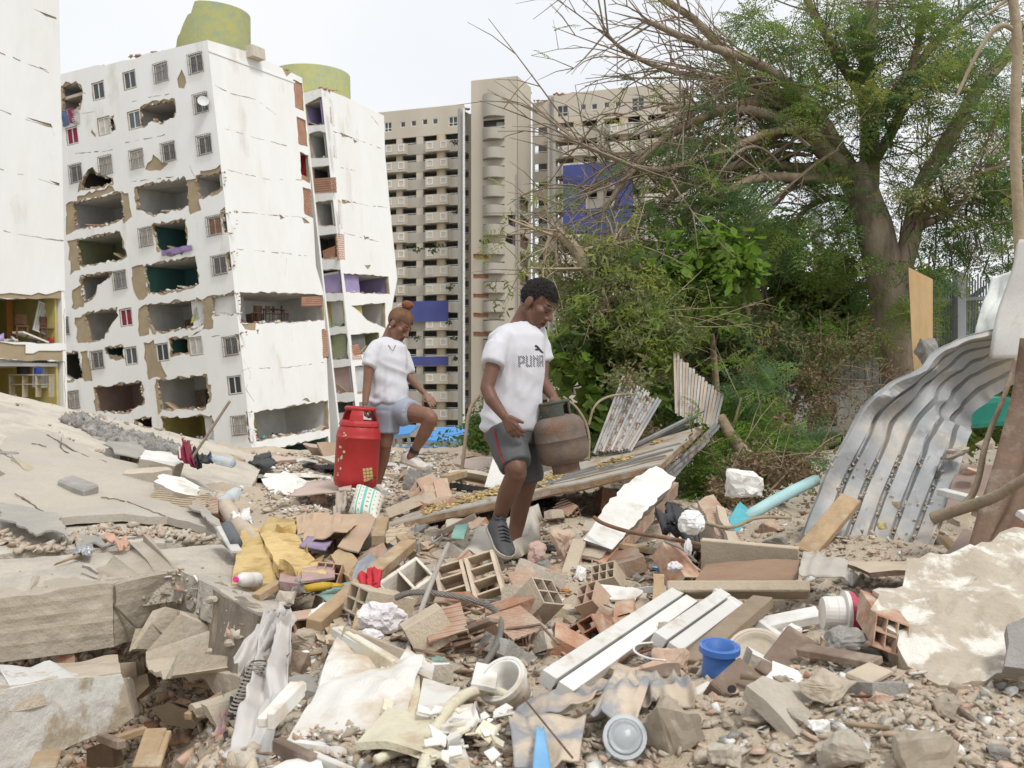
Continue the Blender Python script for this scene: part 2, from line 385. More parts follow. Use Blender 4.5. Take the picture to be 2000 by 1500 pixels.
def add_cracks(F,par,lines,w=.05,seed=0):
 m=MB();rg=random.Random(seed)
 for ln in lines:
  pts=[F.uv(*p) for p in ln];pp=rough2(pts+pts[::-1][1:-1] if False else pts,.45,.06,rg.random())
  pp=pp[:len(pp)]
  # drop the closing edge's points
  out=[]
  for a,b in zip(pts,pts[1:]):
   k=max(1,int(math.hypot(b[0]-a[0],b[1]-a[1])/.35))
   out+=[(a[0]+(b[0]-a[0])*i/k+rg.uniform(-.03,.03),a[1]+(b[1]-a[1])*i/k+rg.uniform(-.03,.03)) for i in range(k)]
  out.append(pts[-1]);W=[w*rg.choice([.2,.3,.4,.6,1,1.4]) for _ in out]
  vs=[F.pt(x,y+q/2,.004) for (x,y),q in zip(out,W)]+[F.pt(x,y-q/2,.004) for (x,y),q in zip(out,W)]
  vs+=[F.pt(x,y+q/2,.002) for (x,y),q in zip(out,W)]+[F.pt(x,y-q/2,.002) for (x,y),q in zip(out,W)]
  n=len(out);kp=[i for i in range(n-1) if rg.random()<.68];m.add(vs,[(i,i+1,i+1+n,i+n) for i in kp]+[(i,i+2*n,i+1+2*n,i+1) for i in kp]+[(i+n,i+1+n,i+1+3*n,i+3*n) for i in kp])
 o=m.build('crack',crack_mat,par);tag(o,kind='stuff');return o
def brick_screen(F,par,quad,cols,rows,d=-.02,name='brick_screen'):
 """openwork of small clay blocks: every cell is a real hole through the screen"""
 a,b,c,e=[F.uv(*q) for q in quad];G=lambda s,t:tuple((a[i]*(1-s)+b[i]*s)*(1-t)+(e[i]*(1-s)+c[i]*s)*t for i in (0,1))
 m=MB();n=0
 for j in range(rows):
  t0,t1=j/rows,(j+1)/rows
  for (x0,x1,y0,y1) in [(0,1,t0,t0+.42/rows)]:
   q=[G(x0,y0),G(x1,y0),G(x1,y1),G(x0,y1)];m.plate([F.pt(*p,d) for p in q],.1,F.N)
  for i in range(cols+1):
   off=.5*(j%2)/cols;x0=max(0,min(1,(i-.22)/cols+off));x1=max(0,min(1,(i+.22)/cols+off))
   if x1-x0>.01:
    q=[G(x0,t0+.42/rows),G(x1,t0+.42/rows),G(x1,t1),G(x0,t1)];m.plate([F.pt(*p,d-.002) for p in q],.096,F.N)
 o=m.build(name,mat('screen_clay',(.44,.22,.14),(.50,.31,.22),2,bump=.1),par);return tag(o,kind='stuff')
 # ---------------------------------------------------------------- the leaning white block
ROLL=Matrix.Rotation(R(-6.2),3,'Y')
UL=ROLL@Vector((-.91,.415,0));UR=ROLL@Vector((.415,.91,0));VV_=ROLL@Vector((0,0,1));NL=-UR;NR=-UL
C1=P(478,750,65)
FL=Face(C1,UL,VV_,NL);FR=Face(C1,UR,VV_,NR)
B1=thing('apartment_block','tall white apartment block leaning to the left, its plaster front torn open floor by floor','apartment block',P(478,905,65))
def px_poly(F,L_):return [F.uv(*p) for p in L_]
rooms_left=[([(121,170),(135,164),(152,164),(160,178),(160,196),(153,211),(121,214)],'grey',0),([(274,210),(300,202),(337,196),(343,213),(338,231),(312,240),(300,232),(284,246),(274,246)],'white',0),([(156,372),(163,348),(172,330),(180,326),(186,340),(216,348),(219,358),(190,366)],'dark',0),([(142,396),(236,375),(243,426),(200,440),(147,448)],'grey',1),([(265,365),(362,347),(369,402),(345,410),(300,422),(268,408)],'white',1),([(384,346),(438,334),(439,352),(434,364),(424,374),(388,388)],'white',0),([(434,417),(462,414),(460,432),(455,454),(437,455)],'dark',0),([(148,468),(233,452),(245,500),(235,508),(155,521)],'green',1),([(297,440),(360,430),(365,484),(352,495),(318,500),(306,484)],'teal',1),([(280,519),(380,501),(388,555),(350,566),(290,575)],'teal',1),([(158,541),(218,531),(207,550),(190,556),(186,572),(170,588),(162,590)],'grey',0),([(285,596),(395,584),(398,630),(380,641),(300,650),(290,628)],'white',1),([(164,614),(227,602),(228,618),(212,640),(205,662),(174,668)],'white',0),([(205,679),(238,676),(241,700),(222,696),(208,692)],'teal',0),([(330,663),(364,660),(367,688),(345,690),(333,696)],'teal',0),([(104,693),(152,687),(160,738),(130,746),(104,740)],'dark',1),([(183,757),(275,746),(280,788),(250,806),(190,803)],'pink',1),([(306,742),(400,735),(408,778),(400,798),(312,800)],'white',1),([(315,816),(412,812),(418,860),(320,858)],'yellow',1),([(444,496),(462,491),(458,508),(452,524),(446,526)],'dark',0),([(464,655),(481,648),(478,668),(469,680)],'dark',0),([(213,231),(221,231),(223,250),(215,258)],'grey',0),([(265,820),(295,815),(298,833),(266,838)],'dark',0),([(413,580),(466,571),(470,612),(415,616)],'white',0),([(482,808),(494,806),(499,862),(488,862)],'grey',0),]
bare=[[(128,398),(142,392),(150,450),(130,458)],[(236,372),(252,378),(258,425),(242,436)],[(364,352),(384,350),(392,412),(370,420)],[(132,470),(150,466),(158,528),(138,536)],[(141,566),(158,556),(163,602),(140,602)],[(258,522),(280,515),(288,578),(270,588),(258,560)],[(146,622),(166,614),(176,668),(152,672)],[(270,605),(287,594),(292,652),(272,656)],[(280,670),(300,664),(312,700),(325,735),(290,742),(282,700)],[(156,686),(170,684),(182,744),(164,746)],[(396,585),(418,575),(415,640),(375,655),(398,640)],[(302,752),(310,745),(316,800),(308,812)],[(345,155),(355,135),(362,150),(360,173),(350,172)],[(285,330),(299,300),(310,312),(328,318),(312,332),(292,334)],[(393,746),(412,752),(412,770),(398,762)],[(430,412),(450,404),(464,414)],[(466,650),(485,642),(485,655)],[(150,385),(220,362),(224,372),(150,396)],[(390,335),(438,322),(440,332),(392,346)],[(478,725),(487,714),(494,726),(485,736)],[(180,252),(188,262),(186,268),(178,258)],[(140,190),(160,198),(156,214),(142,214)]]
wins_left=[(192,177,0,0),(253,156,0,0),(315,142,1,'grey'),(383,124,1,0),(141,265,0,'red'),(203,246,0,'pale'),(262,234,0,0),(393,202,1,0),(268,311,1,'pale'),(330,297,1,0),(400,283,1,0),(149,339,1,0),(207,323,1,'pale'),(286,463,1,'pale'),(419,441,1,'brown'),(235,547,1,'grey'),(429,518,1,0),(124,638,1,0),(246,620,0,'red'),(451,676,1,0),(191,703,1,0),(256,695,0,0),(317,688,0,0),(382,676,0,'pale'),(144,781,1,'pale'),(458,752,0,0),(468,831,1,'pale')]
outerL=px_poly(FL,[(405,78),(300,103),(286,104),(262,116),(240,118),(205,128),(190,127),(60,160),(60,930),(497,930)]);outerL[0]=(0,outerL[0][1]);outerL[-1]=(0,outerL[-1][1])
hL=[rough2(px_poly(FL,p),.2,.085,i) for i,(p,c,f) in enumerate(rooms_left)]
wL=[]
for (x,y,g,c) in wins_left:
 u,v=FL.uv(x,y);w,h=1.02,1.12;wL.append((u,v,w,h,g,c))
wh=[[(u-w/2,v-h/2),(u+w/2,v-h/2),(u+w/2,v+h/2),(u-w/2,v+h/2)] for u,v,w,h,*_ in wL]
bL=[rough2(grow(px_poly(FL,p),.13,i),.24,.12,50+i) for i,(p,c,f) in enumerate(rooms_left)]+[rough2(px_poly(FL,p),.35,.13,90+i) for i,p in enumerate(bare)]
for (u,v,w,h,g,c) in wL:bL.append(rough2([(u-w/2-.05,v-h/2-.06),(u+w/2+.05,v-h/2-.06),(u+w/2+.05,v+h/2+.05),(u-w/2-.05,v+h/2+.05)],.4,.03,int(u*100)))
oLs=[(max(x,.051),y) for x,y in outerL]
m=MB();face_wall(FL,m,oLs,hL+wh,-.05,-.25,0);m.build('front_masonry',tan_frame,B1)
m=MB();face_wall(FL,m,oLs,bL,0,-.048,0,1);m.build('front_plaster',[white_wall,tan_frame],B1)
for i,(p,c,f) in enumerate(rooms_left[:23]):add_room(FL,B1,px_poly(FL,p),c,3.3+.13*(i%5),seed=i,furn=f,doorway=f)
for (u,v,w,h,g,c) in wL:add_window(FL,B1,u,v,w,h,grille=bool(g),curtain=c or None)
# dark rooms behind the closed windows: one floor-high backing per storey strip
rooms_right=[([(470,570),(630,577),(633,625),(560,628),(472,632)],'white',1),([(497,806),(640,783),(642,838),(560,850),(501,862)],'white',1),([(505,886),(640,852),(642,905),(508,915)],'teal',1)]
outerR=px_poly(FR,[(405,78),(480,100),(545,130),(590,152),(600,262),(612,430),(617,520),(632,572),(645,850),(645,925),(497,930)]);outerR[0]=(0,outerL[0][1]);outerR[-1]=(0,outerL[-1][1])
screens_R=[([(573,157),(590,164),(593,216),(577,208)],6,12),([(580,228),(597,236),(600,286),(583,280)],6,12),([(592,367),(609,373),(612,424),(595,416)],6,12),([(629,646),(640,644),(643,696),(631,699)],5,12),([(592,580),(630,578),(631,597),(592,598)],12,5),([(588,340),(604,346),(605,356),(589,350)],6,3)]
hR=[rough2(px_poly(FR,p),.35,.06,200+i) for i,(p,c,f) in enumerate(rooms_right)]+[px_poly(FR,q) for q,a,b in screens_R if q[0][1]!=580 and q[0][1]!=340]+[px_poly(FR,[(586,297),(602,304),(605,356),(589,350)])]
bareR=[[(545,418),(556,426),(548,430)],[(500,644),(506,644),(504,655)],[(590,782),(600,776),(606,784)],[(472,632),(500,629),(498,644),(478,644)],[(550,130),(570,140),(560,150)],[(590,425),(605,435),(594,436)]]
m=MB();face_wall(FR,m,[(max(x,.26),y) for x,y in outerR],hR,-.05,-.25);m.build('side_masonry',tan_frame,B1)
m=MB();face_wall(FR,m,outerR,[rough2(grow(h,.07,i),.3,.05,300+i) for i,h in enumerate(hR)]+[rough2(px_poly(FR,p),.3,.08,330+i) for i,p in enumerate(bareR)],0,-.048,0,1);m.build('side_plaster',[white_wall,tan_frame],B1)
for i,(p,c,f) in enumerate(rooms_right):add_room(FR,B1,px_poly(FR,p),c,3.6,pad=.05,seed=60+i)
for q in (screens_R[0],screens_R[1],screens_R[2],screens_R[3]):
 uv=px_poly(FR,q[0]);add_room(FR,B1,uv,'dark',.9,pad=.02,doorway=False,furn=False)
add_room(FR,B1,px_poly(FR,[(586,297),(602,304),(605,356),(589,350)]),'red',.9,pad=.02,doorway=False,furn=False)
for q,a,b in screens_R:brick_screen(FR,B1,q,a,b,-.08)
add_cracks(FR,B1,[[(412,168),(420,166),(450,183),(500,194)],[(432,250),(510,272),(560,285)],[(445,332),(520,350),(590,352)],[(456,412),(510,418),(600,425)],[(462,487),(530,492),(600,500)],[(500,195),(540,225),(545,232)],[(514,350),(515,365)],[(560,505),(557,540)],[(568,645),(574,678)],[(585,715),(590,770)],[(492,720),(560,718),(632,708)]],.05,3)
add_cracks(FL,B1,[[(127,215),(160,222),(185,218)],[(160,178),(180,196)],[(250,200),(290,190),(340,182)],[(245,278),(290,270),(330,262)],[(250,356),(340,345)],[(140,300),(200,296),(220,292)],[(470,690),(490,730),(480,760),(497,785)],[(420,610),(465,612)],[(405,660),(430,655)],[(200,260),(215,290)],[(360,300),(380,345)],[(278,465),(280,520)],[(460,730),(490,718)],[(425,850),(420,890)],[(384,425),(388,470)]],.05,5)
pos,sz=[],[]
for h in hL:
 for (x,y),(x2,y2) in zip(h,h[1:]+h[:1]):
  for k in range(2):
   if hash((round(x*9),k))%10<6:f=(k+.5)/2;pos.append(FL.pt(x+(x2-x)*f,y+(y2-y)*f,-.07-.06*k)[:]);sz.append(.16+.1*((x*7+k)%1))
scatter_mesh('broken_brick_edge',pos,sz,ROCKS+FLAKES,[brick_far,tan_frame,plaster],.6,B1,[int(abs(p[0]*7))%3 for p in pos])
# back walls and floor plates close the block
m=MB();uw=FL.uv(60,750)[0]
tv=outerL[0][1];bv=FL.uv(478,925)[1]
m=MB();FL.box(m,.4,uw,bv,tv-.8,-10.6,-10.4);m.build('rear_wall',white_wall,B1)
m=MB();m.obox(FL.pt(.26,tv-1.0,-.26),UL*(uw-.3),-NL*10.0,VV_*.2);m.build('roof',concrete,B1)
# rubble and tipped coping along the broken roof edge
pos,sz=[],[]
rg=random.Random(4)
for (x,y,n) in [(160,137,14),(205,126,6),(270,108,18),(300,101,14),(560,136,10)]:
 for k in range(n):
  q=FL.pt(*FL.uv(x+rg.gauss(0,9),y),-.1-rg.random()*.3) if x<500 else FR.pt(*FR.uv(x+rg.gauss(0,6),y),-.2)
  pos.append(q[:]);sz.append(rg.uniform(.15,.5))
scatter_mesh('roof_rubble',pos,sz,ROCKS+FLAKES,[brick_far,tan_frame],.4,B1,[rg.randint(0,1) for _ in pos])
m=MB()
FR.box(m,0,9.0,outerR[0][1]-.75,outerR[0][1]-.62,.002,.05);m.build('parapet_moulding',white_wall,B1)
q=FR.pt(*FR.uv(481,112));m=MB();m.obox(q,UR*1.3,NR*.6,VV_*.75);m.build('roof_stub',concrete,B1)
def tank(px,pyb,Y,r,hfun,name,lab):
 c=P(px,pyb,Y);m=MB();n=56
 ang=np.linspace(0,2*np.pi,n+1);G=[]
 for k in range(9):
  G.append([[c.x+r*math.cos(a)*(1-.02*k/8),c.y+r*math.sin(a),c.z+hfun(a)*k/8] for a in ang])
 m.thick(np.array(G)[:,::-1],.18);o=m.build(name,green_tank,None);tag(o,lab,'water tank');return o
def h1(a):
 x=math.cos(a);jag=.12*math.sin(17*a)+.1*math.sin(31*a+1)
 full=4.2+(x+1)*-.08
 return max(.3,min(full-.55,.7+(x+1.0)*3.4+jag)) if math.sin(a)<.35 or x>.2 else max(.3,3+jag)
tank(417,128,71,2.35,h1,'water_tank','green round water tank broken off along its left side on the front roof corner')
tank(607,205,86,3.15,lambda a:2.45,'water_tank','green round water tank standing whole on the rear wing roof')
m=MB();sat=FL.pt(*FL.uv(404,201),.35)
Md=Matrix.Translation(sat)@Matrix.Rotation(R(70),4,'X')@Matrix.Rotation(R(20),4,'Y')
m.lathe([(0,0),(.2,.02),(.34,.08),(.36,.1),(.34,.1),(.2,.04),(0,.02)],18,Md);m.bar(sat,FL.pt(*FL.uv(400,212),-.02),.04);o=m.build('satellite_dish',frame_white);tag(o,'small pale satellite dish fixed beside a barred window of the leaning block','satellite dish')
# ---- furniture left in the open rooms
def furn_chair(F,u,v,d,mt,label,ang=0,s=1.0,group=None):
 b=F.pt(u,v+.01,d);t=thing('chair',label,'chair',b,group);Rm=Matrix.Rotation(ang,3,'Z');T=lambda x,y,z:b+Rm@Vector((x*s,y*s,z*s))
 for x in (-.2,.2):
  for y in (-.2,.2):m=MB();m.bar(T(x,y,0),T(x,y,.44 if y<0 else 1.0),.05*s);m.build('leg',mt,t)
 m=MB();m.box(T(0,0,.47),(.48*s,.48*s,.05*s),Rm);m.build('seat',mt,t);m=MB();m.box(T(0,.2,.78),(.36*s,.04*s,.4*s),Rm);m.build('backrest',mt,t)
def furn_table(F,u,v,d,w,label,mt,name='table'):
 b=F.pt(u,v+.01,d);t=thing(name,label,'table',b);m=MB();m.box(b+Vector((0,0,.74)),(w,.8,.06));m.build('tabletop',mt,t)
 for x in (-.42,.42):
  for y in (-.3,.3):m=MB();m.bar(b+Vector((x*w,y,0)),b+Vector((x*w,y,.71)),.06);m.build('leg',mt,t)
fd=mat('dark_furniture',(.10,.055,.035),(.07,.04,.03),3)
for k,x in enumerate([500,512,527,545,556]):u,v=FR.uv(x,626,-.7);furn_chair(FR,u,v,-.7-.25*(k%2),fd,'dark dining chair in the open room of the leaning block',.5*k,1.0,'dining chairs in the open room')
u,v=FR.uv(535,626,-1.3);furn_table(FR,u,v,-1.3,1.5,'dark dining table among chairs in the open room of the leaning block',fd)
yc_=FL.pt(*FL.uv(370,632,-.3),-.3);m=MB();m.thick(patch(yc_-UL*.1,yc_-UL*.9+VV_*.2,yc_-UL*.75+VV_*1.0,yc_-UL*.5+VV_*.9,8,8),.03);o=m.build('yellow_cloth',mat('yellow_cloth',(.62,.60,.04)));tag(o,'bright yellow cloth hanging over the edge of an open room in the leaning block','cloth')
for (x,y,c,lab) in [(346,489,(.33,.24,.46),'purple bedding on the broken edge of a teal room in the leaning block'),(142,226,(.25,.05,.10),'dark red washing hanging below the top left hole of the leaning block'),(150,228,(.5,.47,.47),'pale washing hanging below the top left hole of the leaning block'),(128,232,(.10,.14,.24),'navy washing hanging below the top left hole of the leaning block')]:
 q=FL.pt(*FL.uv(x,y),.06);w=1.3 if x>300 else .28;h=.35 if x>300 else 1.0;G=patch(q-UL*w-VV_*h*.5,q+UL*w-VV_*h*.5,q+UL*w+VV_*h*.5,q-UL*w+VV_*h*.5,10,8);G+=.08*np.stack([vnoise(G,3,1),vnoise(G,3,2),vnoise(G,3,3)],2);m=MB();m.thick(G,.03);o=m.build('hanging_cloth',mat('hc%d'%x,c));tag(o,lab,'cloth')
 # ---------------------------------------------------------------- rear wing of the leaning block
C2=P(690,750,80);WLf=Face(C2,UL,VV_,NL);WRf=Face(C2,UR,VV_,NR)
B2=thing('apartment_wing','white rear wing with a column of open corner balconies, right of the leaning block','apartment block',P(690,905,80))
wing_l=[([(596,206),(625,190),(646,192),(647,240),(600,245)],'purple'),([(604,262),(625,257),(651,262),(652,305),(608,308)],'grey'),([(611,328),(652,322),(655,374),(612,376)],'dark'),([(616,396),(660,392),(663,440),(618,440)],'white'),([(604,462),(655,457),(658,502),(604,505)],'dark'),([(613,530),(664,526),(668,571),(634,572)],'purple'),([(636,590),(670,588),(674,636),(640,638)],'yellow'),([(644,655),(676,652),(680,700),(646,702)],'dark'),([(636,720),(686,716),(690,765),(638,768)],'grey'),([(640,788),(692,784),(696,835),(642,840)],'grey'),([(645,855),(698,852),(700,905),(646,905)],'yellow')]
wing_r=[([(672,534),(758,541),(760,574),(676,570)],'purple'),([(686,598),(752,592),(752,640),(718,625),(692,600)],'white'),([(686,655),(740,650),(742,690),(690,694)],'green'),([(694,716),(738,712),(740,765),(698,768)],'pink'),([(702,786),(752,780),(754,868),(704,872)],'white')]
ol=px_poly(WLf,[(629,172),(575,186),(575,930),(709,930)]);ol[0]=(0,ol[0][1]);ol[-1]=(0,ol[-1][1])
orr=px_poly(WRf,[(629,172),(672,188),(750,226),(752,300),(762,410),(776,545),(762,620),(770,900),(709,930)]);orr[0]=(0,ol[0][1]);orr[-1]=(0,ol[-1][1])
hl=[rough2(px_poly(WLf,p),.4,.05,400+i) for i,(p,c) in enumerate(wing_l)];hr=[rough2(px_poly(WRf,p),.4,.05,430+i) for i,(p,c) in enumerate(wing_r)]
ols=[(max(x,.051),y) for x,y in ol]
m=MB();face_wall(WLf,m,ols,hl,-.05,-.25);m.build('front_masonry',tan_frame,B2)
m=MB();face_wall(WLf,m,ols,[rough2(grow(h,.06,i),.4,.05,i) for i,h in enumerate(hl)],0,-.048,0,1);m.build('front_plaster',[white_wall,tan_frame],B2)
bw=[[(665,258),(690,270),(668,268)],[(690,272),(698,276),(692,280)],[(710,460),(722,465),(712,468)],[(668,390),(685,395),(668,398)],[(712,517),(724,518),(718,526)]]
m=MB();face_wall(WRf,m,[(max(x,.26),y) for x,y in orr],hr,-.05,-.25);m.build('side_masonry',tan_frame,B2)
m=MB();face_wall(WRf,m,orr,[rough2(grow(h,.06,i),.4,.05,i) for i,h in enumerate(hr)]+[rough2(px_poly(WRf,p),.3,.08,i) for i,p in enumerate(bw)],0,-.048,0,1);m.build('side_plaster',[white_wall,tan_frame],B2)
for i,(p,c) in enumerate(wing_l):add_room(WLf,B2,px_poly(WLf,p),c,2.6,pad=.03,seed=500+i)
for i,(p,c) in enumerate(wing_r):add_room(WRf,B2,px_poly(WRf,p),c,2.8,pad=.03,seed=540+i)
for F_,q,a,b in [(WLf,[(612,349),(655,346),(657,376),(614,380)],14,7),(WRf,[(644,208),(648,210),(649,244),(645,240)],2,9),(WRf,[(651,284),(656,286),(657,310),(652,308)],2,7),(WRf,[(660,390),(666,393),(668,442),(662,438)],3,12),(WRf,[(658,456),(672,458),(674,508),(660,508)],5,12),(WLf,[(604,470),(618,468),(620,490),(605,492)],5,6),(WLf,[(630,490),(655,480),(655,507),(632,508)],8,6),(WRf,[(686,675),(700,672),(708,703),(688,704)],6,8)]:brick_screen(F_,B2,q,a,b,.004)
for k,(px_,y0,y1) in enumerate([(648,196,245),(653,262,308),(664,396,446)]):
 m=MB();a=WLf.pt(*WLf.uv(px_-2,y0),-.1);b=WLf.pt(*WLf.uv(px_+2,y1),-.1);m.bar(a,b,.16);m.build('corner_post',white_wall,B2)
add_cracks(WRf,B2,[[(650,256),(680,266),(745,290)],[(655,325),(700,335)],[(668,390),(720,402),(755,405)],[(672,455),(740,472)],[(720,220),(740,245)]],.06,9)
vt=ol[0][1]
m=MB();m.obox(WLf.pt(.2,vt-.9,-.27),UL*3.5,-NL*8.0,VV_*.2);m.build('roof',concrete,B2)
pos=[WLf.pt(*WLf.uv(625+rg.gauss(0,10),172),-.2-rg.random())[:] for k in range(24)]
scatter_mesh('roof_rubble',pos,[rg.uniform(.15,.5) for _ in pos],ROCKS+SPLINTS,[brick_far],.5,B2)
# ---------------------------------------------------------------- the near white tower at the left edge
A0=Matrix.Rotation(R(-1.2),3,'Y');U0=A0@Vector((-.38,-.925,0));N0=A0@Vector((.925,-.38,0));V0=A0@Vector((0,0,1))
C0=P(131,750,50.5);F0=Face(C0,U0,V0,N0)
B0=thing('apartment_tower','white apartment tower cut by the left edge of the photo, two yellow rooms open below','apartment block',P(131,900,50.5))
o0=px_poly(F0,[(112,-60),(128,572),(131,1000),(-160,1000),(-160,-60)]);o0[0]=(0,o0[0][1]);o0[1]=(0,o0[1][1]);o0[2]=(0,o0[2][1])
r0=[([(-60,582),(126,584),(127,672),(-60,664)],'yellow'),([(-60,700),(127,706),(128,850),(-60,850)],'yellow')]
h0=[px_poly(F0,p) for p,c in r0]
b0=[[(60,15),(85,26),(110,34),(111,39),(90,32)],[(75,130),(95,137),(80,134)],[(50,228),(100,242),(104,250),(80,240)],[(95,352),(116,358),(116,362)],[(-160,560),(-40,569),(20,573),(60,575),(128,568),(128,585),(-160,583)],[(-60,664),(10,668),(50,672),(50,690),(128,682),(128,706),(-60,699)]]
m=MB();face_wall(F0,m,o0,[rough2(h,.5,.04,i) for i,h in enumerate(h0)],-.05,-.25);m.build('side_masonry',tan_frame,B0)
m=MB();face_wall(F0,m,o0,[rough2(h,.4,.05,i+5) for i,h in enumerate(h0)]+[rough2(px_poly(F0,p),.4,.07,600+i) for i,p in enumerate(b0)],0,-.048,0,1);m.build('side_plaster',[white_wall,tan_frame],B0)
for i,h in enumerate(h0):add_room(F0,B0,h,'yellow',4.2,pad=.0,seed=700+i,h=3)
add_cracks(F0,B0,[[(-20,95),(40,118),(95,142)],[(-20,208),(50,232),(100,248),(116,254)],[(102,250),(112,295)],[(-20,326),(60,345),(116,362)],[(-20,445),(60,462),(124,470)],[(104,40),(106,62)]],.042,11)
m=MB();FB=Face(C0,-N0,V0,-U0);FB.box(m,.03,12,F0.uv(131,1000)[1],F0.uv(112,-60)[1],-.2,-.02);m.build('rear_wall',white_wall,B0)
m=MB();a=F0.uv(112,640);m.obox(F0.pt(.9,F0.uv(60,665)[1],-2.6),U0*.35,N0*.08,V0*2.2);m.build('door',mat('orange_paint',(.55,.24,.06)),B0)
for k,(x,y,tl) in enumerate([(84,622,16),(78,727,3)]):
 c=F0.pt(*F0.uv(x,y,-.9),-.9);rt=(Matrix.Rotation(R(-tl),3,N0));m=MB()
 for s in (-1,1):m.obox(c+rt@(U0*(s*.42)-V0*.75),rt@(U0*.07),N0*.06,rt@(V0*1.5))
 for s in (-.75,.68):m.obox(c+rt@(U0*-.35+V0*s),rt@(U0*.77),N0*.058,rt@(V0*.07))
 for q in range(4):m.obox(c+rt@(U0*(-.22+.18*q)-V0*.68),rt@(U0*.03),N0*.05,rt@(V0*1.36))
 w_=m.build('window',frame_white,B0);m=MB();m.obox(c+rt@(U0*-.35-V0*.68)-N0*.01,rt@(U0*.77),N0*.008,rt@(V0*1.36));m.build('pane',mat('frosted',(.5,.5,.46)),w_)
for k,(x,y) in enumerate([(42,660),(93,664)]):u,v=F0.uv(x,y,-.6);furn_chair(F0,u,v,-.6,mat('carved_wood',(.16,.085,.05)),['left','right'][k]+' carved wooden chair on the open yellow balcony',.6+.5*k,1.15)
q=F0.pt(*F0.uv(108,640,-.4),-.4);m=MB();m.thick(patch(q,q-U0*.5,q-U0*.4-V0*.7,q+U0*.3-V0*.9,8,8),.04);o=m.build('red_blanket',mat('red_blanket',(.45,.03,.06)));tag(o,'red blanket heaped beside the carved chairs on the yellow balcony','blanket')
u,v=F0.uv(62,775,-.5);q=F0.pt(u,v,-.5);t=thing('sideboard','cream sideboard with open shelves in the lower yellow room','sideboard',q);m=MB();m.box(q+Vector((0,0,1.05)),(2.0,.5,.06));m.box(q+Vector((0,0,.6)),(1.9,.45,.05));m.build('shelf',mat('cream_wood',(.52,.45,.33)),t)
for x in (-.95,-.32,.32,.95):m=MB();m.box(q+Vector((x,0,.5)),(.06,.48,1.02));m.build('side_panel',MATS['cream_wood'],t)
m=MB();m.lathe([(.0,0),(.28,0),(.3,.42),(0,.42)],16,Matrix.Translation(q+Vector((-.4,0,1.09))));o=m.build('black_pot',black);tag(o,'black pot standing on the cream sideboard','pot')
m=MB();m.lathe([(.0,0),(.16,0),(.17,.3),(0,.3)],16,Matrix.Translation(q+Vector((.3,0,1.09))));o=m.build('blue_pot',mat('blue_pot',(.03,.06,.3)));tag(o,'small blue pot standing on the cream sideboard','pot')
# ---------------------------------------------------------------- beige tower block in the distance
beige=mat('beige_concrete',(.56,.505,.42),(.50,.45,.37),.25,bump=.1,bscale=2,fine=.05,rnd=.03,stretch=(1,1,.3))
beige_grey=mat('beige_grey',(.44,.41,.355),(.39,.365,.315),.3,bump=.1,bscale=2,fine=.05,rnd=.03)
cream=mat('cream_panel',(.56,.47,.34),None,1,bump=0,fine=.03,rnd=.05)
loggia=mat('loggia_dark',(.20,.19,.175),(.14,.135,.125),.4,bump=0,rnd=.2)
blue_paint=mat('blue_paint',(.075,.09,.26),(.065,.075,.22),.3,bump=.05,spots=(.38,.35,.30),spscale=.5,spth=.69,spw=.02,fine=.06,rnd=.02)
UF=Vector((-.94,.34,0));UG=Vector((.34,.94,0));ZZ=Vector((0,0,1));NF=-UG;NG=Vector((.94,-.34,0))
CT=P(1010,750,155);TF=Face(CT,UF,ZZ,NF);TG=Face(CT,UG,ZZ,NG)
TB=thing('tower_block','beige concrete high-rise with rows of box balconies and blue panels, far behind the people','tower block',P(1010,900,155))
base_v=-11
# central shaft
u9=TF.uv(920,750)[0];vtop=TF.uv(1010,148)[1];ug=TG.uv(1037,750)[0]
cw=[TF.uv(943,750)[0],TF.uv(986,750)[0]]
rows_c=[]
v=TF.uv(965,262)[1];dv=37.6/2000*155.6
for k in range(17):rows_c.append(v-k*dv)
hs=[]
for v in rows_c:hs.append([(cw[1]+.05,v-1.0+.15),(cw[0]-.05,v-1.0+.15),(cw[0]-.05,v+1.95-1.0),(cw[1]+.05,v+1.95-1.0)])
hs[0:0]=[[(cw[1]+.05,rows_c[0]+1.2),(cw[0]-.05,rows_c[0]+1.2),(cw[0]-.05,rows_c[0]+2.2),(cw[1]+.05,rows_c[0]+2.2)]]
dmg=[TF.uv(x,y) for x,y in [(990,420),(1008,418),(1008,443),(992,438)]]
dm2=[TF.uv(x,y) for x,y in [(990,458),(1008,456),(1008,482),(985,470)]]
dm3=[[TF.uv(x,y) for x,y in [(924,yy),(954,yy+1),(954,yy+9),(924,yy+9)]] for yy in (496,535,573,611,648)]
m=MB();face_wall(TF,m,[(0,base_v),(0,vtop),(u9,vtop),(u9,base_v)],hs+[rough2(dmg,.5,.1,1),rough2(dm2,.5,.1,2)]+[rough2(q,.6,.06,5+i) for i,q in enumerate(dm3)],0,-.3);m.build('shaft_front',beige,TB)
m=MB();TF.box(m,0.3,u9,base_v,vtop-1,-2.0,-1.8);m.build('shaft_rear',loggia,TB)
m=MB()
for q in dm3:TF.box(m,min(p[0] for p in q),max(p[0] for p in q),min(p[1] for p in q),max(p[1] for p in q),-.5,-.2)
tag(m.build('exposed_brick',brick_far,TB),kind='stuff')
gh=[]
for i in range(12):
 y=382+36.8*i;q=[TG.uv(x,yy) for x,yy in [(1016,y-2),(1034,y+12),(1034,y+36),(1016,y+27)]];gh.append(rough2(q,.6,.05,i))
m=MB();face_wall(TG,m,[(0.02,base_v),(0.02,vtop),(ug,vtop),(ug,base_v)],gh,0,-.3);m.build('shaft_side',beige,TB)
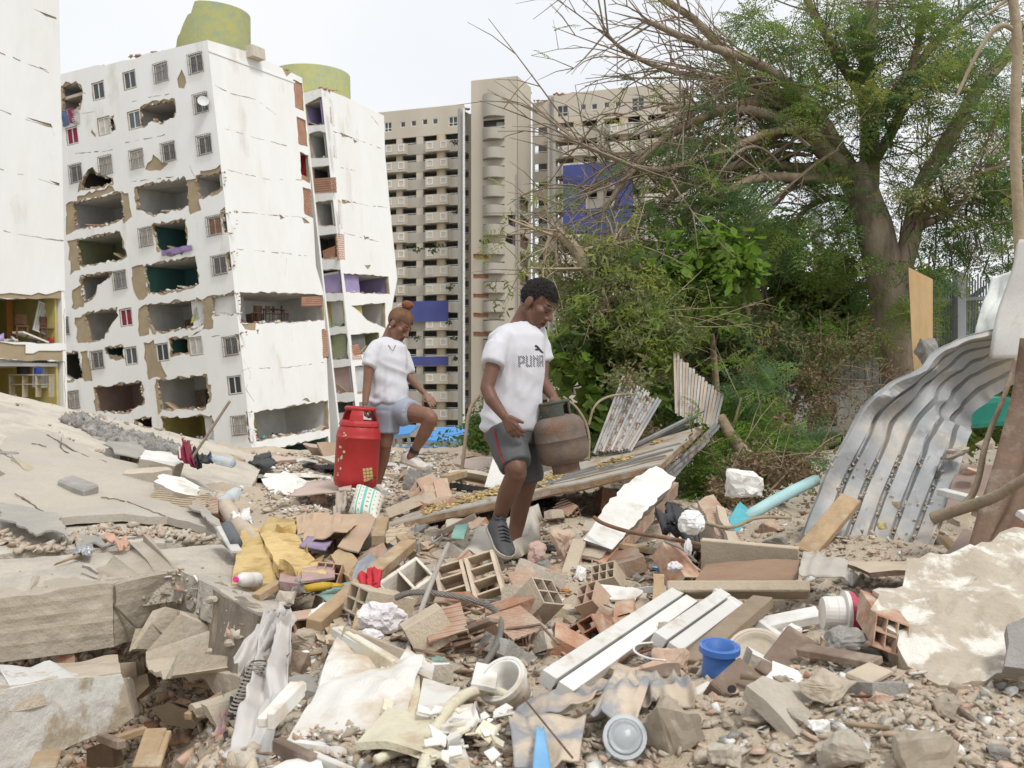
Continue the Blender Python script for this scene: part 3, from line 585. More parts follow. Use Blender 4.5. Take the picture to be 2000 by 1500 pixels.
m=MB();TG.box(m,.1,ug,base_v,vtop-1,-.75,-.42);m.build('shaft_core',mat('core_brick',(.2,.12,.09),(.11,.10,.10),.5,bump=.1),TB)
m=MB();m.obox(TF.pt(.25,vtop-.6,-.3),UF*(u9-.5),UG*7.5,ZZ*.2);m.build('roof',concrete,TB)
pos=[]
for y in range(395,640,12):
 for k in range(5):pos.append(TG.pt(*TG.uv(1016+rg.random()*18,y+rg.random()*8),-.6-rg.random())[:])
scatter_mesh('broken_brick',pos,[rg.uniform(.2,.7) for _ in pos],ROCKS,[brick_far,beige_grey],.5,TB,[rg.randint(0,1) for _ in pos])
m=MB();TF.box(m,-.02,.28,TF.uv(1010,620)[1],TF.uv(1010,340)[1],.002,.06);m.build('bare_column',concrete_grey,TB)
def curved(u0,u1,v0,v1,bulge):
 m=MB();n=10;th=np.linspace(0,1,n+1);G=[]
 for vv in (v0,v1):G.append([TF.pt(u0+(u1-u0)*t,vv,.02+bulge*math.sin(math.pi*t)**.8)[:] for t in th])
 G=np.array(G);m.thick(G if True else G,.18)
 m.plate([Vector(p) for p in G[0]],.12,(0,0,-1));return m
proto=None
for k,v in enumerate(rows_c):
 if proto is None:curved(cw[0],cw[1],v-.95,v+.75,1.3).build('balcony',beige_grey,TB);proto=v
 else :
  o=bpy.data.objects['balcony'].copy();COL.objects.link(o);o.parent=TB;o.location=(0,0,v-proto)
curved(cw[0],cw[1],TF.uv(965,230)[1],TF.uv(965,184)[1],1.3).build('curved_panel',beige_grey,TB)
for k,v in enumerate(rows_c):
 m=MB();uc=(cw[0]+cw[1])/2;TF.box(m,uc-1.1,uc+.1,v+.9,v+2.15,-1.5,-1.4);m.build('door',frame_white,TB)
 # a balcony box with two framed squares, copied for every balcony of both blocks
def make_box(F,u0,u1,v,par,nm='balcony_box',mt=None,d=1.0,h=1.62):
 m=MB();F.box(m,u0,u1,v-h/2,v+h/2,-.1,d);b=m.build(nm,mt or beige,par)
 w=abs(u1-u0)
 for s in (.2,.8):
  uc=u0+(u1-u0)*s;fm=MB();q=.52
  for (a,b_,c,e) in [(-q,q,-q,-q+.14),(-q,q,q-.14,q),(-q,-q+.14,-q+.14,q-.14),(q-.14,q,-q+.14,q-.14)]:F.box(fm,uc+a,uc+b_,v+c+.1,v+e+.1,d+.002,d+.06)
  fm.build('square_frame',frame_white,b)
 return b
def copy_tree(o,parent,off):
 c=o.copy();COL.objects.link(c);c.parent=parent;c.location=Vector(o.location)+off
 for ch in list(o.children):
  k=ch.copy();COL.objects.link(k);k.parent=c
 return c
def block(corner_px,corner_Y,px_end,y_first,px_ref,opens,creams,boxes,nrow,ytop_c,name,smallw,bigw,blues=(),skip=()):
 F=Face(P(corner_px,750,corner_Y),UF,ZZ,NF);U=lambda x:F.uv(x,750)[0]
 ue=U(px_end);us=0
 vt=F.uv(corner_px,ytop_c)[1];Yr=(F.pt(U(px_ref),0)).y;dv=34.65/2000*Yr;v0=F.uv(px_ref,y_first)[1]
 rows=[v0-k*dv for k in range(nrow)];a,b=min(us,ue),max(us,ue)
 # solid head storeys with little square windows
 vh=v0+.85+1.05;hol=[]
 sw=[F.uv(x,y)+(w,h) for x,y,w,h in smallw]
 for (u,v,w,h) in sw:hol.append([(u-w/2,v-h/2),(u+w/2,v-h/2),(u+w/2,v+h/2),(u-w/2,v+h/2)])
 m=MB();face_wall(F,m,[(a,vh),(b,vh),(b,vt),(a,vt)],hol,0,-.3);m.build('head_wall',beige,TB)
 for (u,v,w,h) in sw:
  m=MB();t=.09;F.box(m,u-w/2,u+w/2,v-h/2,v-h/2+t,-.2,-.05);F.box(m,u-w/2,u+w/2,v+h/2-t,v+h/2,-.2,-.05)
  F.box(m,u-w/2,u-w/2+t,v-h/2+t,v+h/2-t,-.2,-.05);F.box(m,u+w/2-t,u+w/2,v-h/2+t,v+h/2-t,-.2,-.05)
  if w>1:F.box(m,u-t/2,u+t/2,v-h/2+t,v+h/2-t,-.2,-.05);F.box(m,u-w/2+t,u-t/2,v-.3,v-.22,-.19,-.06);F.box(m,u+t/2,u+w/2-t,v-.3,v-.22,-.19,-.06)
  wdw=m.build('window',frame_white,TB);m=MB();F.box(m,u-w/2,u+w/2,v-h/2,v+h/2,-.26,-.24);m.build('pane',glass,wdw)
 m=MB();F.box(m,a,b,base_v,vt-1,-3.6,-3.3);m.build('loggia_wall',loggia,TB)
 m=MB();F.box(m,a+.2,b-.2,vt-1,vt-.8,-12,-.32);m.build('roof',concrete,TB)
 if name=='right':m=MB();FS=Face(F.O,UG,ZZ,NG);FS.box(m,.02,12,base_v,vt,-.3,-.02);m.build('end_wall',beige_grey,TB)
 # pillars between the openings, full height
 ops=sorted([tuple(sorted((U(x0),U(x1)))) for x0,x1 in opens]);cur=a
 for (x0,x1) in ops+[(b,b)]:
  if x0-cur>.05:m=MB();F.box(m,cur,x0,base_v,vh-.002,-.55,-.02);m.build('pillar',beige,TB)
  cur=max(cur,x1)
 pp=None;prev=None
 for k,v in enumerate(rows):
  off=Vector((0,0,v-rows[0]))
  if k==0:
   m=MB();F.box(m,a,b,v-.85,v+.72,-.3,.04);par=m.build('parapet',beige_grey,TB)
   m=MB();F.box(m,a,b,v-.86,v-.66,-3.3,-.301);sl=m.build('floor_slab',beige_grey,TB)
   m=MB()
   for (x0,x1) in ops:F.box(m,x0+.05,x1-.05,v+.95,v+1.03,-.25,-.2);F.box(m,x0+.05,x1-.05,v+.735,v+.8,-.25,-.2)
   rl=tag(m.build('railing',frame_white,TB),kind='stuff')
   m=MB()
   for (x0,x1) in ops:
    w=x1-x0;F.box(m,x0+.25*w,x0+.8*w,v-.6,v+1.3,-3.28,-3.2)
   dr=tag(m.build('balcony_door',glass,TB),kind='stuff')
   cp=[]
   for x0,x1 in creams:m=MB();F.box(m,U(x0),U(x1),v+.72,v+2.0,-.54,.06);cp.append(m.build('cream_panel',cream,TB))
   bx=[make_box(F,U(x0),U(x1),v,TB) for x0,x1 in boxes]
   prev=[par,sl,rl,dr]+cp+bx
  else :
   for o in prev:copy_tree(o,TB,off)
 for (x0,x1,y0,y1) in blues:
  p0,p1=F.uv(x0,y0),F.uv(x1,y1);m=MB();F.box(m,min(p0[0],p1[0]),max(p0[0],p1[0]),min(p0[1],p1[1]),max(p0[1],p1[1]),1.06,1.12);m.build('blue_panel',blue_paint,TB)
 return F
FBL=block(905,157.5,690,289,835,[(700,722),(740,774),(785,813),(826,853),(869,898)],[(854,868)],[(700,745),(757,797),(836,880)],18,203,'left',[(787,243,.9,.9),(808,241,.9,.9),(830,238,.9,.9),(850,237,.9,.9),(885,237,1.5,1.5),(758,248,1.3,1.5)],[],blues=[(800,881,590,628),(796,881,697,714)])
FBR=block(1330,150,1080,262,1120,[(1085,1120),(1137,1166),(1180,1210),(1226,1250),(1265,1300)],[(1121,1134),(1211,1224)],[(1101,1148),(1194,1240),(1262,1300)],18,160,'right',[(1099,217,1.7,1.7),(1139,209,.9,.9),(1161,208,.9,.9),(1185,205,.9,.9),(1207,203,.9,.9),(1246,203,1.9,1.9)],[],blues=[(1104,1240,326,356),(1104,1148,356,455),(1150,1240,410,455),(1205,1240,356,410)])
# recessed bay between the shaft and the right block, and between the shaft and the left block
for (x0,x1,Yc,y1,nm,ys) in [(1040,1078,161,258,'recess',197),(905,919,159,275,'recess',222)]:
 F=Face(P(x1,750,Yc),UF,ZZ,NF);ue=F.uv(x0,750)[0];dv=35.6/2000*Yc;v0=F.uv(x1-10,y1)[1];vt=F.uv(x1,ys)[1]
 hol=[];
 for k in range(18):
  v=v0-k*dv;hol.append([(.25*ue,v-.35),(.9*ue,v-.35),(.9*ue,v+.85),(.25*ue,v+.85)])
 m=MB();face_wall(F,m,[(0,base_v),(ue,base_v),(ue,vt),(0,vt)],hol,0,-.3);m.build('recess_wall',beige,TB)
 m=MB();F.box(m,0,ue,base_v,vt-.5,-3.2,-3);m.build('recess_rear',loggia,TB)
 m=MB()
 for k in range(18):F.box(m,.25*ue,.9*ue,v0-k*dv-.2,v0-k*dv-.1,-.1,-.05);F.box(m,.25*ue,.9*ue,v0-k*dv-.62,v0-k*dv-.5,-.28,-.25)
 tag(m.build('railing',frame_white,TB),kind='stuff')
for (px_,Yc,w,y0,mt) in [(901,154,1.0,208,beige_grey),(906,153.2,.32,212,frame_white),(897,153.5,.3,212,steel_dark),(1076,150,.9,188,beige_grey),(1079,149.2,.3,190,steel_dark)]:
 a=P(px_,y0,Yc);m=MB();m.bar((a.x,a.y,base_v),a,w,w,up=(0,1,0));m.build('drain_pipe' if w<.5 else 'service_duct',mt,TB)
pos=[P(1045+rg.random()*25,197,161.5)[:] for k in range(14)]+[P(1082+rg.random()*20,184,154)[:] for k in range(6)]+[P(907+rg.random()*10,213,158.5)[:] for k in range(8)]
scatter_mesh('roof_rubble',pos,[rg.uniform(.4,1.1) for _ in pos],ROCKS+FLAKES,[brick_far],.3,TB)
# plants on balconies
leafm=mat('leaf_far',(.055,.085,.03),(.08,.115,.04),3,bump=0)
pos=[];
for (x,y) in [(890,277),(893,415),(845,490),(815,488),(860,480),(890,660),(890,700),(1020,392),(950,472),(880,560),(800,480),(875,630),(815,660)]:
 for k in range(26):pos.append(P(x+rg.gauss(0,5),y+rg.gauss(0,2.4),155.5+rg.random())[:])
scatter_mesh('balcony_plants',pos,[rg.uniform(.3,.6) for _ in pos],FLAKES,[leafm,mat('flower_red',(.35,.05,.04))],1,TB,[1 if k%9==0 and k<26 else 0 for k in range(len(pos))])
# ---------------------------------------------------------------- open ground, yard wall, blue canopies
def ground():
 m=MB();xs=np.concatenate([np.linspace(-3000,-140,8),np.linspace(-120,120,49),np.linspace(140,3000,8)]);ys=np.concatenate([np.linspace(-60,200,66),np.linspace(260,5000,14)])
 X,Y=np.meshgrid(xs,ys);t=np.clip((Y-45)/90,0,1);Z=-5.0-6.0*t*t*(3-2*t)
 G=np.stack([X,Y,Z],2);G[...,2]+=.12*vnoise(G,.15,3)
 m.grid(G);o=m.build('ground',mat('ground_dirt',(.30,.255,.19),(.22,.20,.15),.15,bump=.3,bscale=3),loc=(0,0,0),smooth=True);tag(o,kind='structure')
ground()
cw_=mat('yard_wall',(.36,.345,.315),(.27,.26,.235),.9,bump=.3,bscale=8,stretch=(1,1,.4))
m=MB();a,b=P(700,880,30),P(990,880,31);m.obox(Vector((a.x,a.y,-5.1)),Vector((b.x-a.x,b.y-a.y,0)),(0,.25,0),(0,0,a.z+5.1));o=m.build('yard_wall',cw_);tag(o,'low grey concrete wall behind the woman, below the blue canopies','wall')
canopy_blue=mat('canopy_blue',(.055,.27,.62),(.05,.24,.55),1,rough=.6,bump=.15,wave=(1.4,'X',0),fine=.04)
def canopy(pxs,Y,lab):
 t=thing('canopy',lab,'canopy',P(pxs[0][0],900,Y));pts=[P(x,y,yy) for x,y,yy in pxs]
 m=MB();m.plate(pts,.07,(0,0,1));m.build('roof_sheet',canopy_blue,t)
 a,b=pts[0],pts[1]
 m=MB();m.bar(a-Vector((0,0,.12)),b-Vector((0,0,.12)),.12);m.bar(a-Vector((0,0,.75)),b-Vector((0,0,.75)),.1);m.build('beam',steel_dark,t)
 for s in (.02,.3,.6,.97):
  q=a.lerp(b,s);m=MB();m.bar((q.x,q.y,-6),q-Vector((0,0,.19)),.14);m.build('post',steel_dark,t)
canopy([(822,860,42),(965,861,42),(950,832,49),(858,834,49)],42,'large bright blue sheet canopy roof between the woman and the man')
canopy([(756,852,44),(800,846,44),(818,830,50),(770,832,50)],44,'small bright blue canopy roof behind the knee of the woman')
m=MB();m.obox(P(770,879,37),P(925,879,37)-P(770,879,37),(0,.1,0),(0,0,.12));m.build('blue_rail',canopy_blue);tag(bpy.data.objects['blue_rail'],'long blue rail below the canopies above the grey wall','rail')
m=MB();rgx=random.Random(3)
for k in range(5):q=P(840+24*k,872,40);m.box(q,(.35*rgx.uniform(.7,1.3),.3,.35))
o=m.build('air_conditioners',steel_dark);tag(o,'row of dark grey units under the large blue canopy','machinery')
# ================================================================ the rubble mound
def sstep(a,b,x):t=np.clip((x-a)/(b-a),0,1);return t*t*(3-2*t)
def H0(x,y):
 z=np.full(np.shape(x),-1.0,dtype=float)
 g=lambda cx,cy,rx,ry,h:h*np.exp(-(((x-cx)/rx)**2+((y-cy)/ry)**2))
 z=z+g(-2.1,4.5,.8,1.25,-1.25)+g(-1.35,3.3,.45,.7,-.55)+g(1.2,2.9,.8,.5,.09)+g(.3,5.,1.2,.8,-.06)+g(-.4,4.2,.6,.5,.05)+g(-.9,7.2,.9,1.,.05)+g(.1,3.6,.5,.5,-.06)
 z=z+g(2.3,5.6,.8,.9,.12)+g(1.1,6.6,.7,.6,-.1)
 z=z-4.0*sstep(14.0,23,y)-3.6*sstep(0,4.5,(y-8.6)-np.maximum(0,-x+1.6)*5.)
 z=z-3.8*sstep(-6.5,-11,x)
 return z
def H(x,y):
 x=np.asarray(x,float);y=np.asarray(y,float);p=np.stack([x,y,np.zeros_like(x)],-1)
 d=np.clip(y/8,.5,1.4)
 return H0(x,y)+d*(.10*vnoise(p,1.1,11)+.055*vnoise(p,2.7,12)+.03*vnoise(p,6.5,13))+.016*np.abs(vnoise(p,17,14))+.009*vnoise(p,38,15)
mound_mat=mat('mound_dirt',(.51,.43,.33),(.43,.355,.265),2.2,rough=.95,bump=.9,bscale=55,spots=(.46,.40,.33),spscale=9,spth=.6,spw=.1,fine=.3)
def build_mound():
 ys=[1.6];
 while ys[-1]<25:ys.append(ys[-1]+max(.016,ys[-1]*.0065))
 ys=np.array(ys);s=np.linspace(-.66,.70,330);Y=np.repeat(ys[:,None],len(s),1);X=s[None]*(Y+.4)
 Z=H(X,Y);m=MB();m.grid(np.stack([X,Y,Z],2));o=m.build('rubble_mound',mound_mat,loc=(0,6,-1),smooth=True);tag(o,kind='structure');return m
mm_=build_mound()
# ---- collapsed roof slab on the left
def S(u,v):pass
SL=patch(P(-160,1098,5.6),P(432,1060,6.35),P(520,894,12.6),P(-160,722,10.8),70,70)
SLAB=thing('roof_slab','big cracked concrete roof slab sloping down across the left foreground','concrete slab',P(150,1100,5.4))
slab_pale=mat('slab_screed',(.57,.515,.43),(.50,.455,.385),1.6,bump=.9,bscale=34,spots=(.42,.385,.335),spscale=3.2,spth=.57,spw=.1,stretch=(1,1,1))
slab_felt=mat('slab_felt',(.42,.385,.335),(.50,.455,.385),1.3,bump=.4,bscale=40,spots=(.50,.44,.36),spscale=1.6,spth=.58,spw=.12)
def slab_point(px,py,raise_=0):
 """where the sight line of a pixel meets the sloping slab"""
 q=SLBVH.ray_cast(Vector((0,0,0)),ray(px,py).normalized());return None if q[0] is None else q[0]+Vector((0,0,raise_))
SLZ=SL.copy();SLZ[...,2]+=.028*vnoise(SL,1.2,31)+.014*vnoise(SL,4,32)+.008*vnoise(SL,9,33)
m=MB();m.thick(SLZ[:,::1],.22);m.build('screed',slab_pale,SLAB,smooth=False)
def bvh_of(m):return BVHTree.FromPolygons([Vector(p) for p in m.v],m.f)
SLBVH=bvh_of(m)
# felt sheet covering the nearer part of the slab, torn along its lower edge
def felt_sheet(pxpoly,lift,t,mt,name,par,step=.12,amp=.05,seed=0,sub=True):
 pts=[slab_point(*p) for p in pxpoly];pts=[p for p in pts if p is not None]
 pts=rough_poly(pts,step,amp,seed);vs=[Vector((p.x,p.y)) for p in pts];n=len(vs)
 # inner grid keeps the sheet on the slab
 x0,x1=min(v.x for v in vs),max(v.x for v in vs);y0,y1=min(v.y for v in vs),max(v.y for v in vs);ex=[]
 P2=[(v.x,v.y) for v in vs];st=.22
 for i in range(int((x1-x0)/st)):
  for j in range(int((y1-y0)/st)):
   a,b=x0+(i+.5)*st,y0+(j+.5)*st
   if inpoly(a,b,P2):ex.append(Vector((a,b)))
 ov,oe,of,*_=geometry.delaunay_2d_cdt(vs+ex,[(i,(i+1)%n) for i in range(n)],[],0,1e-5)
 V=[];m=MB()
 for v in ov:
  q=SLBVH.ray_cast(Vector((v.x,v.y,5)),Vector((0,0,-1)));z=q[0].z if q[0] is not None else -1
  V.append(Vector((v.x,v.y,z+lift+.012*math.sin(v.x*3+seed)*math.cos(v.y*2))))
 k=len(V);F=[tuple(f) for f in of if inpoly(sum(ov[i].x for i in f)/3,sum(ov[i].y for i in f)/3,P2)];cnt=set()
 for f in F:
  for a,b in zip(f,f[1:]+f[:1]):cnt.add((a,b))
 F2=F+[tuple(i+k for i in f[::-1]) for f in F]+[(a,a+k,b+k,b) for (a,b) in cnt if (b,a) not in cnt]
 m.add(V+[v-Vector((0,0,t)) for v in V],F2);return m.build(name,mt,par)
felt_sheet([(2,872),(70,850),(140,872),(210,905),(265,918),(330,950),(380,985),(425,1040),(415,1052),(330,1030),(240,1024),(150,1030),(100,1035),(2,1010)],.06,.05,slab_felt,'roofing_felt',SLAB,seed=3)
felt_sheet([(2,1010),(60,1020),(110,1030),(125,1050),(135,1075),(100,1062),(70,1078),(30,1050),(2,1044)],.085,.012,mat('felt_torn',(.29,.275,.25),(.37,.345,.30),3,bump=.3),'torn_felt',SLAB,step=.05,amp=.018,seed=5)
felt_sheet([(150,1055),(205,1062),(250,1080),(298,1108),(265,1105),(205,1085),(155,1075)],.05,.012,mat('felt_torn',(.29,.275,.25)),'torn_felt',SLAB,step=.07,amp=.03,seed=6)
felt_sheet([(365,1015),(395,1005),(415,1040),(432,1062),(410,1055)],.10,.012,mat('felt_torn',(.29,.275,.25)),'torn_felt',SLAB,step=.07,amp=.03,seed=7)
felt_sheet([(205,885),(260,882),(300,905),(270,915),(225,905)],.10,.012,mat('felt_torn',(.29,.275,.25)),'torn_felt',SLAB,step=.09,amp=.03,seed=8)
# long wound where the slab has torn: broken grey concrete in a trough with a raised far lip
rgs=random.Random(12);pos,sz=[],[]
path=[(125,822),(160,828),(200,846),(240,862),(280,868),(320,876),(345,884)]
for k in range(1700):
 t=rgs.random()*(len(path)-1);i=int(t);a,b=path[i],path[i+1];f=t-i
 wd_=3+12*math.sin(math.pi*min(1,max(0,(t+.25)/6.4)));q=slab_point(a[0]+(b[0]-a[0])*f+rgs.uniform(-4,4),a[1]+(b[1]-a[1])*f+rgs.uniform(-wd_,wd_),.01)
 if q is not None:pos.append(q[:]);sz.append(rgs.choice([.03,.05,.07,.1,.16]))
scatter_mesh('broken_concrete',pos,sz,ROCKS,[concrete_grey,mat('concrete_dark',(.22,.21,.195),(.28,.265,.24),6,bump=.6)],.9,SLAB,[rgs.randint(0,1) for _ in pos])  # pieces take one of two greys at random
pos,sz=[],[]
for path,n,w in [([(120,1066),(160,1048),(215,1040),(300,1042),(360,1052),(425,1066)],420,5),([(2,1052),(60,1080),(130,1078)],90,5),([(90,855),(150,884),(210,912),(270,920),(340,958),(400,1000)],190,9),([(20,760),(140,792),(260,826),(400,862)],160,12)]:
 for k in range(n):
  t=rgs.random()*(len(path)-1);i=int(t);a,b=path[i],path[i+1];q=slab_point(a[0]+(b[0]-a[0])*(t-i)+rgs.gauss(0,3),a[1]+(b[1]-a[1])*(t-i)+rgs.gauss(0,w),.015)
  if q is not None:pos.append(q[:]);sz.append(rgs.choice([.02,.03,.04,.06,.09]))
scatter_mesh('crumbled_edge',pos,sz,ROCKS+FLAKES,[concrete,dustc,brick_pale],.6,SLAB,[rgs.choice([0,0,1,1,2]) for _ in pos])
# front edge beam, board-marked, in two lengths split by a crack
beam_mat=mat('beam_concrete',(.44,.385,.305),(.375,.325,.255),2.5,bump=.5,bscale=35,spots=(.47,.42,.36),spscale=4,spth=.6,spw=.1)
def beam(pa,pb,qa,qb,Ya,Yb,th,name,par,mt,lines=0,seed=0,jag=.03):
 """a beam whose near face runs pa-pb (top) and qa-qb (bottom) and which is th deep"""
 a,b=P(*pa,Ya),P(*pb,Yb);c,d=P(*qa,Ya),P(*qb,Yb)
 n=46;G=patch(a,b,d,c,n,14);G[...,1]+=.012*vnoise(G,7,seed)+.006*vnoise(G,22,seed+1)
 G[-1,:,2]+=jag*vnoise(G[-1],6,seed+2);G[0,:,2]+=jag*.5*vnoise(G[0],8,seed+3)
 if lines:
  for k in range(1,lines+1):j=int(14*k/(lines+1));G[j,:,1]-=.003
 m=MB();m.thick(G[:,::-1],-th if False else th);return m.build(name,mt,par)
beam((-40,1176),(222,1142),(-40,1292),(222,1262),4.75,4.95,.35,'edge_beam',SLAB,beam_mat,4,1)
beam((224,1141),(352,1112),(223,1262),(284,1238),4.96,5.2,.35,'edge_beam',SLAB,beam_mat,4,2)
# dark formwork face turning away to the right, with bolts
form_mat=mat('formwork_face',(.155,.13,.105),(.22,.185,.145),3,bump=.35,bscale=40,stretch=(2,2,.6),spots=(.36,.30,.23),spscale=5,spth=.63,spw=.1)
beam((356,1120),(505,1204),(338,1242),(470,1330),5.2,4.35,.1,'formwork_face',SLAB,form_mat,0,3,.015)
beam((284,1232),(500,1352),(292,1258),(495,1385),5.12,4.2,.2,'broken_edge',SLAB,beam_mat,0,4,.06)
for (x,y,Y) in [(410,1172,4.83),(377,1246,5.0),(408,1272,4.82),(446,1256,4.6)]:
 c=P(x,y,Y-.05);m=MB();m.tube([c,c+Vector((.02,-.05,.012)),c+Vector((.045,-.07,.02))],[.02,.017,.014],7);m.build('bolt',concrete,SLAB)
 # top strip of the slab between felt and the front edge, reaching down to the pile on the right
G=patch(P(-60,1178,4.76),P(352,1112,5.19),P(432,1062,6.15),P(-60,1098,5.35),50,14);G2=patch(P(352,1112,5.19),P(512,1202,4.4),P(560,1180,4.9),P(432,1062,6.15),30,14)
for q in (G,G2):q[...,2]+=.012*vnoise(q,5,41)+.006*vnoise(q,20,42)
m=MB();m.thick(G,.16);m.build('ledge',slab_pale,SLAB);LB1=m
m=MB();m.thick(G2,.16);m.build('ledge',slab_pale,SLAB);LB2=m
# lower white-painted beam in the hollow
white_beam=mat('painted_beam',(.53,.52,.49),(.47,.46,.43),3,bump=.5,bscale=30,spots=(.33,.28,.21),spscale=4.2,spth=.57,spw=.04,stretch=(1.6,1,.8))
LBM=thing('fallen_beam','grey-white painted concrete beam lying tilted in the hollow under the slab','concrete beam',P(120,1450,4.3))
beam((-60,1352),(236,1312),(-60,1545),(262,1402),3.95,4.35,.4,'beam_body',LBM,white_beam,0,8,.03)
G=patch(P(-60,1352,3.96),P(236,1312,4.36),P(230,1280,4.8),P(-60,1318,4.5),30,8);G[...,2]+=.02*vnoise(G,9,9);m=MB();m.thick(G,.1);m.build('beam_top',dustc,LBM)
m=MB();G=patch(P(237,1314,4.37),P(262,1330,4.75),P(275,1395,4.75),P(262,1400,4.37),8,10);G[...,2]+=.03*vnoise(G,9,12);G[...,1]+=.04*vnoise(G,9,13);m.thick(G[:,::-1],.1);m.build('broken_end',beam_mat,LBM)
# cracks over the slab
def slab_crack(lines,w,seed,surf=None):
 m=MB();rg=random.Random(seed)
 for ln in lines:
  out=[]
  for a,b in zip(ln,ln[1:]):
   k=max(2,int(math.hypot(b[0]-a[0],b[1]-a[1])/7))
   for i in range(k):
    q=slab_point(a[0]+(b[0]-a[0])*i/k+rg.uniform(-2,2),a[1]+(b[1]-a[1])*i/k+rg.uniform(-1.4,1.4),.066)
    if q is not None:out.append(q)
  for a,b in zip(out,out[1:]):
   if (b-a).length>.02:m.bar(a,b,w*rg.uniform(.2,1.2),.005)
 o=m.build('crack',mat('slab_crack',(.17,.145,.11),None,8,bump=0),SLAB);tag(o,kind='stuff')
slab_crack([[(90,862),(120,880),(150,898),(180,912),(215,918)],[(120,868),(118,890),(140,905)],[(30,982),(60,1002),(100,1030),(125,1030)],[(200,990),(250,998),(300,1020),(330,1032)],[(10,905),(45,920),(75,935)],[(60,880),(100,890)]],.014,2)
m=MB();cr_=[P(x,y,Y) for x,y,Y in [(223,1146,4.94),(225,1170,4.945),(222,1182,4.945),(240,1200,4.975),(262,1222,5.02),(286,1236,5.07)]]
for a,b in zip(cr_,cr_[1:]):m.bar(a,b,.010,.008)
o=m.build('crack',mat('slab_crack',(.1,.085,.065)),SLAB);tag(o,kind='stuff')
# ---- sight-line to surface
ALL=MB()
for q in (mm_,LB1,LB2):ALL.add(q.v,q.f)
ALL.add([tuple(p) for p in SLZ.reshape(-1,3)],[(j*71+i,j*71+i+1,(j+1)*71+i+1,(j+1)*71+i) for j in range(70) for i in range(70)])
BV=bvh_of(ALL)
def G_(px,py,up=0):
 q=BV.ray_cast(Vector((0,0,0)),ray(px,py).normalized())
 return (q[0] if q[0] is not None else P(px,py,14))+Vector((0,0,up))
def drop(x,y):
 q=BV.ray_cast(Vector((x,y,3)),Vector((0,0,-1)));return q[0].z if q[0] is not None else -1.
slab_outline=[(-10,760),(500,888),(560,1180),(512,1205),(352,1112),(-10,1176)]
# ---- loose fines: uncountable small chips, as stuff
def fines(name,n,temps,mats,smin,smax,weights=None,seed=0,region=None,dens=None,tilt=.7):
 rg=np.random.default_rng(seed);pos,sz,mi=[],[],[];t=0
 while len(pos)<n and t<n*6:
  t+=1;px=rg.uniform(-40,2040) if region is None else rg.uniform(region[0],region[2])
  py=(750+2000/rg.uniform(1.9,13.5) if rg.random()<.35 else rg.uniform(880,1560)) if region is None else rg.uniform(region[1],region[3])
  if inpoly(px,py,slab_outline) and (rg.random()>.05 or py<960):continue
  q=G_(px,py)
  if q.y>15 or q.z<-2.2:continue
  if rg.random()>.35+.65*float(vnoise(np.array([q.x,q.y,0.]),1.7,61)>-.15):continue
  s=smin*(smax/smin)**rg.random()**1.5*(.55+.1*q.y if q.y>4.5 else 1);q.z+=s*.12;pos.append(q[:]);sz.append(s);mi.append(rg.choice(len(mats),p=weights))
 return scatter_mesh(name,pos,sz,temps,mats,tilt,None,mi)
white_chip=mat('white_chip',(.72,.71,.69),(.62,.60,.56),8,bump=.2)
wood_chip=mat('wood_chip',(.40,.31,.21),(.32,.23,.15),8,bump=.2)
fines('rubble_fines',12500,ROCKS,[dustc,concrete,brick,brick_pale,white_chip,concrete_grey],.006,.05,[.56,.22,.04,.07,.05,.06],21)
fines('rubble_flakes',3600,FLAKES,[dustc,concrete,brick,brick_pale,plaster,white_chip],.02,.10,[.28,.26,.10,.14,.14,.08],22,tilt=.4)
fines('rubble_splinters',700,SPLINTS,[wood_chip,wood_dark,brick_pale,rust],.05,.22,[.6,.12,.2,.08],23,tilt=.25)
fines('hollow_fines',1500,ROCKS+FLAKES,[dustc,brick,brick_pale,concrete],.03,.13,[.5,.12,.18,.2],24,region=(0,1240,500,1520))
fines('far_fines',6500,ROCKS+FLAKES+FLAKES,[concrete,plaster,white_chip,brick_pale,dustc],.012,.062,[.33,.12,.08,.15,.32],25,region=(400,885,1000,1000),tilt=.4)
fines('side_fines',3000,ROCKS+FLAKES,[dustc,concrete,brick_pale,white_chip,concrete_grey],.01,.09,[.5,.24,.1,.08,.08],26,region=(2030,900,2900,1560),tilt=.5)
